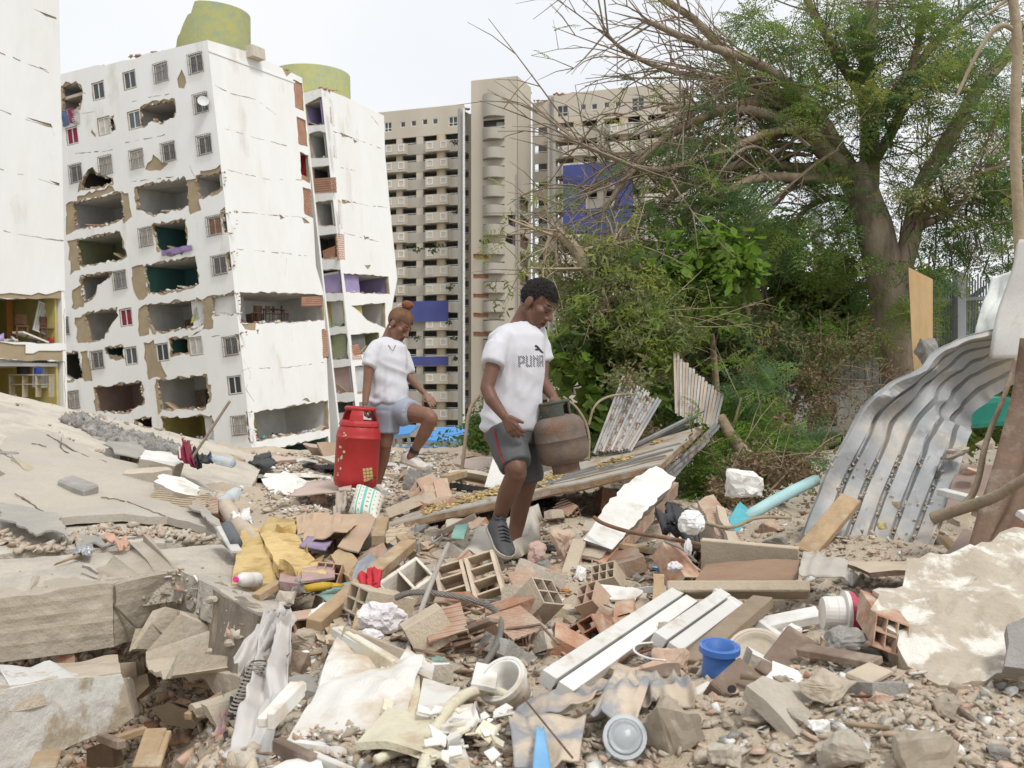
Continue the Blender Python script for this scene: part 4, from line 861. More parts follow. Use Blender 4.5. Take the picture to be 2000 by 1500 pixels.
# ================================================================ things lying in the rubble
def pp(t):return P(*t)
def plane3(a,b,c):
 a,b,c=pp(a),pp(b),pp(c);n=(b-a).cross(c-a).normalized();return (a,n)
def onpl(poly,pl):return [hitplane(x,y,pl[0],pl[1]) for x,y in poly]
def slabby(poly,t,amp=.012,step=.07,jag=.012,seed=0,grid_=None,back=None):
 """broken slab: polygon in space, jagged outline, uneven faces, real thickness"""
 poly=[Vector(p) for p in poly];nn=Vector((0,0,0))
 for a,b in zip(poly,poly[1:]+poly[:1]):nn+=a.cross(b)
 nn.normalize();c=sum(poly,Vector())/len(poly)
 if nn.dot(c)>0:poly=poly[::-1];nn=-nn
 ex=(poly[1]-poly[0]).normalized();ey=nn.cross(ex);pts=rough_poly(poly,step,jag,seed)
 to2=lambda p:Vector(((p-c).dot(ex),(p-c).dot(ey)));v2=[to2(p) for p in pts];dep=[(p-c).dot(nn) for p in pts]
 P2=[(v.x,v.y) for v in v2];n=len(v2);g=grid_ or step;inn=[]
 x0,x1=min(v.x for v in v2),max(v.x for v in v2);y0,y1=min(v.y for v in v2),max(v.y for v in v2)
 i=x0+g/2
 while i<x1:
  j=y0+g/2
  while j<y1:
   if inpoly(i,j,P2):inn.append(Vector((i,j)))
   j+=g
  i+=g
 ov,oe,of,*_=geometry.delaunay_2d_cdt(v2+inn,[(k,(k+1)%n) for k in range(n)],[],0,1e-6)
 V=np.array([(c+ex*v.x+ey*v.y)[:] for v in ov]);k=len(V);N_=np.array(nn)
 top=V+N_*(amp*(vnoise(V,6,seed)+.5*vnoise(V,15,seed+1)+.3*vnoise(V,33,seed+2)))[:,None]
 bc=np.array(c);bot=bc+(V-bc)*(back or .93)-N_*(t*(1+.15*vnoise(V,8,seed+5)))[:,None]
 F=[]
 for f in of:
  x=sum(ov[q].x for q in f)/len(f);y=sum(ov[q].y for q in f)/len(f)
  if inpoly(x,y,P2):
   f=tuple(f);a,b,d=ov[f[0]],ov[f[1]],ov[f[2]]
   if (b.x-a.x)*(d.y-a.y)-(b.y-a.y)*(d.x-a.x)<0:f=f[::-1]
   F.append(f)
 ed={(a,b) for f in F for a,b in zip(f,f[1:]+f[:1])}
 m=MB();sd=[];base=np.concatenate([top,bot]);extra=[]
 for a,b in ed:
  if (b,a) not in ed:sd.append((a,a+k,b+k,b))
 m.add(base,F+[tuple(q+k for q in f[::-1]) for f in F]+sd,[0]*len(F)+[1]*(len(F)+len(sd)))
 return m
def put(m,name,mats,label,cat,group=None,**kw):
 return tag(m.build(name,mats,**kw),label,cat,group)
def chunk_mesh(seed,n=22,box=(1,.8,.6),amp=.05,sub=2):
 v,f=hull_template(seed,n,box,.3);bm=bmesh.new();vs=[bm.verts.new(p) for p in v]
 for q in f:bm.faces.new([vs[i] for i in q])
 bmesh.ops.subdivide_edges(bm,edges=bm.edges[:],cuts=sub,use_grid_fill=True);bmesh.ops.triangulate(bm,faces=bm.faces)
 co=np.array([q.co[:] for q in bm.verts]);nrm=co/(np.linalg.norm(co,axis=1,keepdims=True)+1e-6)
 co=co+nrm*(amp*(vnoise(co,4,seed)+.7*vnoise(co,9,seed)+.35*vnoise(co,22,seed)))[:,None]
 for q,p in zip(bm.verts,co):q.co=p
 me=bpy.data.meshes.new('chunk');bm.to_mesh(me);bm.free();return me
def chunk(px,py,wpx,label,mt,name='concrete_chunk',cat='rubble',box=(1,.8,.6),seed=0,rz=None,tilt=(0,0),up=.25,Y=None,group=None,amp=.05):
 p=G_(px,py) if Y is None else P(px,py,Y);s=wpx/2000*p.y;me=chunk_mesh(seed,20,box,amp*1.3,4 if wpx>55 else 2)
 o=bpy.data.objects.new(name,me);COL.objects.link(o);me.materials.append(mt);o.location=p+Vector((0,0,s*box[2]*up));o.scale=(s,s,s)
 o.rotation_euler=(tilt[0],tilt[1],random.Random(seed).uniform(0,6) if rz is None else rz);WORLD[o.name]=o.location.copy();return tag(o,label,cat,group)
def hollow(m,o,a,c,b,na,nc,w=.16,mi=0):
 """clay block: end face spanned by a and c with na x nc holes running through it along b"""
 o,a,b,c=Vector(o),Vector(a),Vector(b),Vector(c)
 tw=w/na*.55;th=w/nc*.55;cw=(1-tw*(na+1))/na;ch=(1-th*(nc+1))/nc
 for i in range(na+1):m.obox(o+a*(i*(cw+tw)),a*tw,b,c,mi)
 for i in range(na):
  for j in range(nc+1):m.obox(o+a*(i*(cw+tw)+tw)+c*(j*(ch+th))+b*.004,a*cw,b*.992,c*th,mi)
def plank(a,b,w,h,label,mt,name='wooden_plank',cat='plank',up=(0,0,1),group=None,bevel=.004):
 m=MB();m.bar(pp(a),pp(b),w,h,up);return put(m,name,mt,label,cat,group,bevel=bevel)
def rod(pts,r,label,mt,name='steel_rod',cat='rod',n=8,group=None):
 m=MB();q=[pp(t) for t in pts]
 # smooth the polyline
 for _ in range(2):q=[q[0]]+[w for a,b in zip(q,q[1:]) for w in (a.lerp(b,.25),a.lerp(b,.75))]+[q[-1]]
 m.tube(q,r,n);return put(m,name,mt,label,cat,group,smooth=True)
def cloth(c,nx,ny,t,amp,sc,mt,name,label,cat,seed=0,fold=0,group=None,smooth=True,jag=0,foldn=5,parent=None):
 G=patch(*[pp(q) for q in c],nx,ny);n=np.cross(np.gradient(G,axis=1),np.gradient(G,axis=0));n/=np.linalg.norm(n,axis=2,keepdims=True)+1e-9
 d=amp*(vnoise(G,sc,seed)+.5*vnoise(G,sc*2.3,seed+1)+.25*vnoise(G,sc*5,seed+2))
 if fold:u=np.linspace(0,1,nx+1)[None,:];v=np.linspace(0,1,ny+1)[:,None];q_=np.stack([u*foldn*.8+.7*vnoise(G,sc*.5,seed+7)+v*0,v*1.3+u*0,0*u*v+seed],2);d=d+1.7*fold*(1-2*np.abs(vnoise(q_,1,seed)))+.6*fold*vnoise(q_,2.3,seed+2)
 if jag:
  for e in (0,-1):
   G[e]+=(G[1 if e==0 else -2]-G[e])*(jag*(1+vnoise(G[e]*1.,9,seed+e)))[:,None];G[:,e]+=(G[:,1 if e==0 else -2]-G[:,e])*(jag*(1+vnoise(G[:,e]*1.,9,seed+3+e)))[:,None]
 G=G+n*d[...,None];m=MB();m.thick(G,t)
 o=m.build(name,mt,parent,smooth=smooth)
 return o if parent is not None else tag(o,label,cat,group)
 # ---- foam-cored roof panel the man walks past
RP=thing('roof_panel','long rust-edged sandwich roof panel with torn yellow foam, propped behind the legs of the man','roof panel',P(1000,990,7.2))
def pan(d0,d1,name,mt,inset=0,seed=0):
 G=patch(P(750,1026,6.9),P(1290,906,7.1),P(1372,832,8.6),P(815,996,7.9),60,14);G[...,2]+=d0+.008*vnoise(G,4,seed)
 m=MB();m.thick(G,d0-d1);return m.build(name,mt,RP)
panel_skin=mat('panel_skin',(.36,.345,.31),(.44,.40,.34),3,rough=.7,metal=.15,bump=.15,spots=(.33,.22,.13),spscale=3.5,spth=.58,spw=.08)
foam=mat('foam',(.60,.45,.21),(.51,.37,.165),7,bump=.7,bscale=40,spots=(.38,.25,.10),spscale=9,spth=.6)
pan(.0,-.012,'top_skin',panel_skin,seed=1);pan(-.013,-.05,'foam_core',mat('foam_edge',(.33,.22,.12),(.22,.14,.09),9,bump=.5,spots=(.38,.33,.27),spscale=6),seed=1);pan(-.051,-.062,'bottom_skin',rust,seed=1)
pos,sz=[],[]
rg=random.Random(31)
for (x0,y0,x1,y1,w,k) in [(830,1000,975,962,9,300),(1050,950,1110,922,8,150),(1165,915,1235,893,5,90),(1275,868,1292,860,3,20)]:
 for i in range(k):
  f=rg.random();q=P(x0+(x1-x0)*f+rg.gauss(0,3),y0+(y1-y0)*f+rg.gauss(0,w*.5),7.25+.5*rg.random());u=None
  pos.append((x0+(x1-x0)*f+rg.gauss(0,3),y0+(y1-y0)*f+rg.gauss(0,w*.55)));sz.append(rg.uniform(.02,.07))
Gp=patch(P(750,1026,6.9),P(1290,906,7.1),P(1372,832,8.6),P(815,996,7.9),20,8);mq=MB();mq.grid(Gp);PBV=bvh_of(mq);p3_,s3_=[],[]
for (x,y),s in zip(pos,sz):
 q=PBV.ray_cast(Vector((0,0,0)),ray(x,y).normalized())[0]
 if q is not None:p3_.append((q.x,q.y,q.z+.012));s3_.append(s)
scatter_mesh('torn_foam',p3_,[v*1.3 for v in s3_],FLAKES+FLAKES+SPLINTS,[foam],.25,RP)
for k in range(3):
 m=MB();a,b=P(1010+10*k,961-5*k,7.15+.18*k),P(1300+14*k,893-12*k,7.3+.25*k);m.bar(a+Vector((0,0,.012)),b+Vector((0,0,.012)),.03,.012);m.build('seam_rib',steel_dark,RP)
 # ---- roller-shutter slats
slat_holes=mat('perforated_slat',(.36,.35,.33),(.30,.28,.26),4,rough=.5,metal=.4,bump=.3,bscale=90,spots=(.17,.115,.085),spscale=16,spth=.54,spw=.04)
slat_plain=mat('slat_plain',(.36,.30,.24),(.29,.235,.185),4,rough=.6,metal=.3,bump=.1)
def fan(name,lab,A,B,n,w,mt,Yk=.02,grp=None,cat='roller shutter'):
 t=thing(name,lab,cat,pp(A[0]));rg=random.Random(len(lab))
 for k in range(n):
  f=(k+.5)/n;a=pp(A[0]).lerp(pp(A[1]),f);b=pp(B[0]).lerp(pp(B[1]),f);j=rg.uniform(-.05,.05)
  b=b+(b-a)*j;d=(b-a).normalized();x=d.cross(Vector((0,1,0))).normalized();yv=x.cross(d)
  a=a+yv*rg.uniform(-.02,.02);m=MB()
  for s,e in ((-.5,-.1),(-.1,.1),(.1,.5)):
   o1=a+x*(w*s)+yv*(0 if s!=-.1 else .012);m.obox(o1,b-a,x*(w*(e-s)),yv*.006)
  m.build('slat',mt[k%len(mt)] if isinstance(mt,list) else mt,t)
 return t
fan('roller_shutter','fanned bundle of perforated steel shutter slats rising beside the rusty gas cylinder',((1162,885,8.3),(1232,878,8.0)),((1217,737,8.7),(1290,782,8.5)),13,.045,[steel,slat_holes,slat_holes])
fan('roller_shutter','brown and grey folded shutter curtain standing upright in front of the shrubs',((1322,808,8.9),(1395,838,8.6)),((1318,690,9.4),(1412,772,9.0)),15,.055,[slat_plain,slat_plain,steel_dark])
fan('roller_shutter','dark shutter slats lying under the raised end of the roof panel',((1225,985,6.9),(1290,955,7.4)),((1372,868,8.2),(1408,822,8.8)),8,.06,[slat_holes,steel_dark])
for k in range(4):plank((1190+8*k,900-6*k,8.2),(1370+6*k,826-10*k,8.9),.03,.03,['lowest','second lowest','second highest','highest'][k]+' thin steel strip leaning over the far edge of the roof panel',steel_dark,'steel_strip','metal strip')
# ---- big wall chunk with a hollow end and white plaster on top
WC=thing('wall_chunk','long fallen hollow brick wall piece with white plaster on top, right of the man','wall chunk',P(1150,1130,5.5))
o=P(1108,1108,5.55);a=P(1178,1133,5.45)-o;c=P(1111,1076,5.57)-o;bfar=P(1264,948,7.0)-o
m=MB();hollow(m,o,a,c,bfar*.30,3,2,.2);m.build('brick',brick,WC)
m=MB();hollow(m,o+bfar*.305,a,c*1.05,bfar*.34,3,2,.2);m.build('brick',ribbed_brick,WC)
m=MB();hollow(m,o+bfar*.65,a*1.05,c*.97,bfar*.34,3,2,.2);m.build('brick',ribbed_brick,WC)
m=slabby([P(1258,1082,5.35),P(1175,1128,5.4),P(1178,1096,5.5),P(1225,1050,5.9)],.09,.006,.06,.01,3);m.build('brick_side',[ribbed_brick,brick_pale],WC)
m=slabby([P(1140,1052,5.6),P(1196,1070,5.55),P(1245,1018,5.95),P(1304,962,6.5),P(1318,940,6.7),P(1284,902,6.85),P(1245,926,6.6),P(1212,956,6.35),P(1168,1006,5.9)],.06,.008,.06,.02,5);m.build('plaster_layer',[plaster,concrete_grey],WC)
m=slabby([P(1108,1076,5.56),P(1172,1090,5.48),P(1196,1066,5.7),P(1150,1048,5.78)],.03,.012,.04,.012,6);m.build('mortar_bed',[dustc,concrete],WC)
# ---- blocks
def block_thing(o,a,c,b,na,nc,label,mt,name='hollow_block',w=.2,cat='block',extra=None):
 m=MB();hollow(m,pp(o),pp(a)-pp(o),pp(c)-pp(o),Vector(b),na,nc,w);return put(m,name,mt,label,cat,bevel=.003)
white_block=mat('white_block',(.66,.62,.55),(.56,.51,.43),6,bump=.4,spots=(.42,.32,.23),spscale=6,spth=.6)
block_tan=mat('block_tan',(.50,.42,.32),(.42,.345,.26),6,bump=.4,spots=(.42,.27,.19),spscale=6,spth=.6)
block_thing((735,1138,4.75),(812,1086,5.0),(772,1180,4.6),(.05,.12,-.10),2,1,'whitewashed two-cell hollow block standing on edge beside the red cloth',white_block,w=.22)
block_thing((905,1090,4.95),(962,1072,5.05),(930,1192,4.62),(.02,.1,-.05),1,4,'right column of tan hollow blocks in front of the shoe of the man',block_tan,w=.24)
block_thing((845,1108,4.9),(902,1091,4.96),(868,1212,4.55),(.02,.1,-.05),1,4,'middle column of tan hollow blocks in front of the shoe of the man',block_tan,w=.24)
block_thing((815,1215,4.5),(868,1198,4.58),(838,1290,4.2),(.03,.12,-.04),1,2,'tan hollow block below the crossing steel rods',block_tan,w=.3)
block_thing((1006,1150,4.85),(1052,1130,4.95),(1010,1168,4.8),(-.035,.11,.052),2,2,'small ribbed clay block tilted on the rubble right of the shoe of the man',ribbed_brick,w=.22)
block_thing((752,993,7.6),(788,978,7.7),(760,1012,7.5),(.2,.12,.07),3,2,'dusty six-cell clay block lying by the left tip of the roof panel',block_tan,w=.22)
block_thing((795,965,8.2),(815,935,8.3),(806,985,8.1),(.12,.1,.04),1,2,'broken pale clay block standing behind the tip of the roof panel',brick_pale,w=.25)
block_thing((826,948,8.1),(848,935,8.2),(834,985,8.0),(.1,.1,.0),1,2,'broken clay block with two open cells right of the first broken block',brick_pale,w=.25)
block_thing((606,1222,4.3),(640,1190,4.45),(625,1258,4.15),(.06,.1,-.03),2,2,'small dusty four-cell block tucked under the wooden beam',block_tan,w=.25)
# chunk with tile-like white patch and one round clay cell (1150-1290, 1130-1230)
BC=thing('brick_chunk','mortar lump with white plaster cap and broken clay cell, above the white profile','wall chunk',P(1210,1225,4.35))
m=slabby([P(1160,1165,4.6),P(1180,1140,4.8),P(1215,1132,4.9),P(1262,1152,4.75),P(1280,1195,4.45),P(1245,1225,4.25),P(1190,1205,4.4)],.14,.02,.05,.02,8);m.build('mortar',[dustc,concrete],BC)
m=slabby([P(1172,1138,4.76),P(1235,1145,4.7),P(1258,1158,4.66),P(1240,1172,4.55),P(1192,1170,4.58)],.012,.003,.03,.006,9);m.build('plaster_cap',plaster,BC)
m=MB();hollow(m,P(1198,1202,4.3),P(1236,1192,4.35)-P(1198,1202,4.3),P(1204,1238,4.2)-P(1198,1202,4.3),Vector((.02,.12,.03)),1,2,.3);m.build('brick',brick,BC)
m=slabby([P(1166,1188,4.36),P(1196,1205,4.28),P(1210,1238,4.2),P(1180,1215,4.3)],.05,.004,.04,.008,7);m.build('brick_shell',[brick,brick],BC)
# lower-left brick heap pieces at (830-900, 1190-1290)
for i,(x,y,w,sd,mt) in enumerate([(858,1262,42,1,brick),(880,1240,34,2,brick_pale),(846,1236,30,3,brick),(902,1260,30,4,brick_pale),(912,1228,26,5,brick),(870,1200,30,6,brick_pale),(935,1190,44,7,brick),(896,1300,34,8,brick_pale)]):
 chunk(x,y,w,'broken clay brick shard in the heap left of the looped steel bar',mt,'brick_shard','brick shard',(1,.5,.55),300+sd,tilt=(.4,.5),group='brick shards left of the looped bar',amp=.02)
 # ---- big plastered boulder at the right edge
BB=thing('wall_boulder','huge mottled plastered wall lump with broken clay cells at the lower right edge','wall chunk',P(1850,1305,3.5))
boulder_pl=mat('boulder_plaster',(.44,.385,.31),(.37,.32,.25),5,bump=.6,bscale=25,spots=(.66,.63,.57),spscale=7,spth=.53,spw=.05)
m=slabby([P(1706,1190,3.45),P(1722,1140,3.65),P(1790,1112,3.8),P(1890,1098,3.85),P(1960,1066,4.0),P(2080,1045,4.05),P(2080,1285,3.15),P(1985,1292,3.15),P(1905,1300,3.1),P(1838,1312,3.1),P(1775,1268,3.2),P(1748,1222,3.32)],.34,.034,.04,.03,21,back=.8);m.build('plastered_body',[boulder_pl,dustc],BB)
o=P(1704,1262,3.36);m=MB();hollow(m,o,P(1772,1288,3.28)-o,P(1712,1198,3.42)-o,Vector((.03,.25,.03)),3,2,.2);m.build('brick',brick,BB)
m=slabby([P(1966,1215,3.16),P(2040,1180,3.2),P(2040,1300,3.05),P(1966,1296,3.08)],.06,.012,.05,.015,23);m.build('dark_edge',[concrete_grey,concrete_grey],BB)
# ---- corrugated sheet
def curve(pts,n):
 q=[np.array(pp(t)) for t in pts];d=np.cumsum([0]+[np.linalg.norm(b-a) for a,b in zip(q,q[1:])]);t=np.linspace(0,d[-1],n);arr=np.array(q)
 out=np.stack([np.interp(t,d,arr[:,k]) for k in range(3)],1)
 for _ in range(6):out[1:-1]=out[1:-1]*.5+(out[:-2]+out[2:])*.25
 return out
c0=curve([(2090,632,6.5),(1985,640,6.35),(1850,675,6.3),(1700,775,6.15),(1612,920,6.0),(1542,1092,5.75)],90)
c1=curve([(2090,742,7.0),(1985,752,6.9),(1930,776,6.7),(1893,830,6.4),(1878,930,6.0),(1800,1108,5.35)],90)
nv=140;vv=np.linspace(0,1,nv)[:,None,None];Gm=c0[None]*(1-vv)+c1[None]*vv
bow=np.sin(np.pi*vv[:,:,0])*.10
nm=np.cross(np.gradient(Gm,axis=1),np.gradient(Gm,axis=0));nm/=np.linalg.norm(nm,axis=2,keepdims=True)+1e-9
if (nm*Gm).sum()>0:nm=-nm
rib=-np.clip(np.cos(vv[:,:,0]*2*np.pi*6)*4-2.6,0,1.2)*.034
tt_=np.linspace(0,1,90)[None,:];bend=np.exp(-((tt_-.46)/.17)**2);crum=.05*bend*(1-2*np.abs(vnoise(Gm*np.array([1,1,1.6]),3.1,75)))+.026*(bend+.15)*(1-2*np.abs(vnoise(Gm,6,76)))+.034*(.3+bend)*vnoise(Gm,2.4,71)+.018*(1-np.abs(vnoise(Gm,4.4,72))*2)+.007*vnoise(Gm,11,73)
Gm=Gm+nm*(rib-bow+crum)[...,None]
CS=thing('corrugated_sheet','large crumpled grey corrugated metal sheet arching down over the rubble on the right','metal sheet',P(1680,1095,5.8))
m=MB();m.thick(Gm,.004);m.build('sheet',steel,CS)
ms_=MB();ms_.grid(Gm);SBV=bvh_of(ms_);pos,sz,mi=[],[],[];rg=random.Random(77)
while len(pos)<330:
 k=rg.choice([0,1,2,3,4,5]);y=1100-210*rg.random()**1.4;x=1560+(1100-y)*.22+rg.random()*260
 q=SBV.ray_cast(Vector((0,0,0)),ray(x,y).normalized())
 if q[0] is None or vnoise(np.array(q[0][:]),5,91)<-.05:continue
 d=rib[min(nv-1,q[2]//89),0]
 if d>-.012 and rg.random()>.05:continue
 pos.append((q[0].x,q[0].y-.008,q[0].z+.008));sz.append(rg.choice([.01,.012,.016,.02,.03]));mi.append(rg.choice([0,0,0,1,2]))
scatter_mesh('grit',pos,sz,ROCKS,[dustc,concrete,brick_pale],.8,CS,mi)
plank((1572,1082,5.45),(1662,976,5.75),.115,.05,'light wooden plank leaning on the foot of the corrugated sheet',wood,up=(0,-.5,1))
chunk(1722,1030,22,'small yellow foam lump on the corrugated sheet',mat('yellow_lump',(.55,.47,.22)),'foam_lump','foam lump',(1,.8,.8),5,Y=5.35)
chunk(1752,990,24,'tan broken stone resting on the corrugated sheet',dustc,'stone','stone',(1,.8,.7),6,Y=5.6)
# ---- rusty strip and branches at the right edge
G=np.stack([curve([(1998,660,4.7),(1985,760,4.72),(1955,880,4.6),(1925,980,4.5),(1890,1096,4.35)],40)*(1-k/10.)+curve([(2075,660,4.8),(2070,780,4.8),(2050,900,4.7),(2010,1000,4.6),(1935,1098,4.4)],40)*(k/10.) for k in range(11)],0)
G[...,1]+=(.035*np.cos(np.linspace(0,1,11)*2*np.pi*1.5))[:,None]+.02*vnoise(G,4,5);m=MB();m.thick(G,.006)
put(m,'rusty_strip',mat('brown_rust',(.19,.125,.085),(.13,.085,.06),6,rough=.7,bump=.3,spots=(.28,.22,.17),spscale=6,spth=.6),'long brown rusted metal strip hanging down at the right edge, before the corrugated sheet','metal strip',smooth=True)
bark=mat('bark',(.23,.17,.115),(.31,.245,.175),10,bump=.6,bscale=30,spots=(.15,.11,.08),spscale=9,spth=.6)
bark_pale=mat('bark_pale',(.36,.29,.20),(.27,.21,.145),8,bump=.5,bscale=30)
def branch_rod(pts,r0,r1,label,mt=bark,name='branch',cat='branch',group=None,parent=None):
 q=[pp(t) for t in pts]
 for _ in range(2):q=[q[0]]+[w for a,b in zip(q,q[1:]) for w in (a.lerp(b,.25),a.lerp(b,.75))]+[q[-1]]
 n=len(q);q=[p+Vector((.4,.4,.4))*(r0*.35*float(vnoise(np.array(p),6,3))) for p in q];m=MB();m.tube(q,[r0+(r1-r0)*i/(n-1) for i in range(n)],8)
 o=m.build(name,mt,parent,smooth=True);return o if parent is not None else tag(o,label,cat,group)
branch_rod([(1822,1012,4.6),(1880,992,4.5),(1940,975,4.3),(1985,945,4.2),(2060,900,4.1)],.028,.02,'thick bare branch lying across the foot of the rusty strip',bark_pale)
branch_rod([(1832,1010,4.65),(1890,985,4.7),(1912,940,4.75),(1925,860,4.8),(1960,780,4.9),(1985,700,5)],.018,.01,'thinner bare branch curving up along the rusty strip',bark)
# things in the dark gap right of the corrugated sheet
GC=MB();GC.obox(P(1902,838,6.9),P(1975,830,6.9)-P(1902,838,6.9),(0,.4,0),P(1910,782,6.9)-P(1902,838,6.9));put(GC,'green_crate',mat('teal_plastic',(.04,.36,.27),(.03,.30,.23),3,rough=.4,bump=.05,fine=.03),'turquoise green plastic crate seen through the gap right of the corrugated sheet','crate',bevel=.03)
m=slabby([P(1846,1000,5.6),P(1870,905,6.1),P(1960,905,6.0),P(1950,990,5.5)],.03,.01,.1,.01,31);put(m,'brown_board',mat('maroon_board',(.26,.185,.16),(.32,.24,.20),4,bump=.2),'upper maroon brown board in the gap right of the corrugated sheet','board')
m=slabby([P(1840,1095,5.0),P(1880,1030,5.3),P(1935,1045,5.1),P(1920,1100,4.8)],.03,.01,.1,.01,32);put(m,'brown_board',mat('maroon_board',(.26,.185,.16)),'lower maroon brown board behind the plastered boulder','board')
plank((1838,960,5.5),(1935,985,5.2),.07,.035,'white painted wood strip in the gap right of the corrugated sheet',mat('white_paint_wood',(.68,.67,.64),None,6,bump=.2))
plank((1842,1050,5.2),(1870,1080,5.1),.05,.03,'short splintered plank under the bare branch',wood)
plank((1962,1058,4.4),(2050,960,4.6),.04,.03,'rusted bar leaning behind the rusty strip',rust,'rusted_bar','bar')
plank((1990,1000,4.3),(2050,1040,4.2),.05,.03,'grey painted strip at the right edge above the boulder',mat('white_paint_wood',(.68,.67,.64)))
for i,(x,y,w,sd) in enumerate([(1868,890,60,1),(1925,870,46,2),(1900,925,50,3),(1860,1020,40,4),(1915,1010,44,5)]):chunk(x,y,w,'dusty slab piece lying in the gap right of the corrugated sheet',[concrete,dustc,brick_pale][i%3],'rubble_piece','rubble',(1,.8,.3),400+sd,Y=6.0-.1*i,tilt=(.4,.3),group='slab pieces in the gap')
# ---- pieces beyond the right: plywood, tank, bag
m=slabby([P(1754,532,7.6),P(1802,552,7.6),P(1834,660,7.3),P(1850,1010,7.2),P(1812,1010,7.2),P(1790,660,7.3)],.018,.002,.2,.01,41);put(m,'plywood_board',[mat('plywood',(.52,.36,.19),(.45,.30,.155),3,bump=.15,stretch=(7,7,.6),bscale=20),wood],'tan plywood board standing upright before the big tree trunk','board')
chunk(1811,688,58,'rough grey mortar lump at the foot of the plywood board',concrete_grey,'mortar_lump','rubble',(.75,.7,1.1),43,Y=7.2,up=.0)
m=MB();G=patch(P(1925,700,6.3),P(2080,700,6.0),P(2080,480,6.2),P(1992,468,6.4),24,30);u=np.linspace(0,1,25)[None];G[...,1]+=-.12*np.sin(np.pi*u)+.05*vnoise(G,4,3);G[...,0]+=.05*vnoise(G,3,6);m.thick(G,.01);put(m,'white_tank',mat('white_tank',(.72,.70,.66),(.64,.60,.53),4,rough=.4,bump=.08,spots=(.45,.36,.25),spscale=4,spth=.62),'crumpled white plastic tank wall at the right edge above the corrugated sheet','plastic tank',smooth=True)
cloth([(1908,660,7.2),(1985,655,7.0),(2000,520,7.1),(1932,540,7.3)],24,24,.01,.04,3,mat('white_tarp',(.66,.68,.65),(.58,.60,.57),3,bump=.1),'white_sack','pale woven white sack hanging behind the plastic tank','sack',5,.02)
cloth([(1970,560,6.9),(2000,560,6.85),(2005,520,6.95),(1978,530,6.95)],8,8,.01,.02,5,mat('green_cloth',(.03,.26,.17)),'green_rag','scrap of green cloth beside the white sack','cloth',5)
# ================================================================ more things in the rubble
# ---- on the slab
def slab_chunk(px,py,w,label,mt,**kw):
 q=slab_point(px,py);return chunk(px,py,w,label,mt,Y=q.y,**kw)
WP=thing('plaster_chunk','white-topped chunk of ribbed brick wall at the lower end of the roof slab','wall chunk',P(355,1000,7.3))
m=slabby([P(300,940,7.5),P(318,926,7.9),P(360,930,8.0),P(388,950,7.8),P(386,970,7.4),P(340,962,7.3)],.05,.008,.06,.015,51);m.build('plaster_layer',[plaster,concrete],WP)
m=slabby([P(288,955,7.4),P(304,944,7.42),P(345,965,7.2),P(392,972,7.2),P(425,975,7.2),P(424,1000,7.1),P(372,1006,7.1),P(316,992,7.2),P(287,976,7.35)],.3,.012,.06,.015,52);m.build('brick_body',[ribbed_tan,dustc],WP)
m=slabby([P(374,975,7.13),P(424,976,7.1),P(426,1002,7.0),P(374,1004,7.05)],.1,.006,.04,.01,53);m.build('brick',[ribbed_brick,brick],WP)
m=slabby([P(271,900,8.6),P(285,876,9.2),P(330,880,9.4),P(360,906,8.9),P(340,912,8.6)],.16,.015,.08,.02,54);put(m,'plaster_slab',[plaster,concrete],'white plaster slab leaning below the torn trough of the roof slab','wall chunk')
m=slabby([P(240,930,8.1),P(250,912,8.5),P(325,908,8.6),P(335,918,8.3),P(300,926,8.0)],.13,.01,.08,.012,55);put(m,'concrete_slab_piece',[dustc,concrete],'thick tan slab piece under the white plaster slab, above the ribbed chunk','slab piece')
m=slabby([P(207,880,9.2),P(222,868,9.6),P(255,870,9.7),P(262,882,9.3),P(235,886,9.1)],.08,.02,.08,.02,56);put(m,'concrete_slab_piece',[concrete,concrete_grey],'rounded grey slab piece at the right end of the torn trough','slab piece')
m=MB();q=slab_point(128,960);m.obox(q+Vector((-.02,-.1,.0)),P(178,955,q.y-.15)-P(126,935,q.y+.1),(.03,.2,.02),(0,0,.10));put(m,'concrete_block',concrete_grey,'single grey-topped concrete block sitting alone on the roof slab','block',bevel=.015)
m=slabby([slab_point(18,915,.09),slab_point(40,920,.09),slab_point(82,938,.07),slab_point(80,945,.07),slab_point(50,938,.08)],.07,.008,.05,.01,57);put(m,'wedge_stone',[dustc,concrete],'long pointed tan stone sliver on the left of the roof slab','stone')
slab_chunk(10,900,50,'dark grey lump at the left photo edge on the roof slab',concrete_grey,seed=61,box=(1,.7,.5));slab_chunk(6,925,46,'pink brick piece at the left photo edge on the roof slab',brick_pale,seed=62,name='brick_piece',cat='brick',box=(1,.6,.35))
for i,(x,y,w,mt) in enumerate([(195,1002,20,brick),(60,1000,24,brick_pale),(128,916,14,brick_pale),(182,945,18,brick),(203,995,14,brick_pale),(170,893,16,brick_pale),(182,905,22,dustc),(212,915,28,dustc),(110,900,12,brick_pale),(30,1128,26,brick),(40,1120,16,brick),(66,1115,22,brick),(80,1120,18,brick),(106,1133,14,brick_pale),(150,880,20,dustc),(60,870,18,plaster),(40,880,30,plaster),(125,870,24,mat('yellow_lump',(.55,.47,.22))),(145,873,16,dustc),(190,882,16,brick_pale),(150,1010,9,dustc),(245,965,22,dustc),(262,972,18,brick_pale),(230,955,24,brick_pale)]):
 q=slab_point(x,y);o=chunk(x,y,w,['reddish brick crumb lying on the grey sloping slab','pale crumb of plaster or stone lying on the sloping slab'][mt in (dustc,plaster)],mt,'brick_crumb' if mt in (brick,brick_pale) else 'stone_crumb','rubble',(1,.45,.3),600+i,Y=(q.y if q is not None else G_(x,y).y),group=['brick crumbs on the slab','pale crumbs on the slab'][mt in (dustc,plaster)],amp=.02,up=.7)
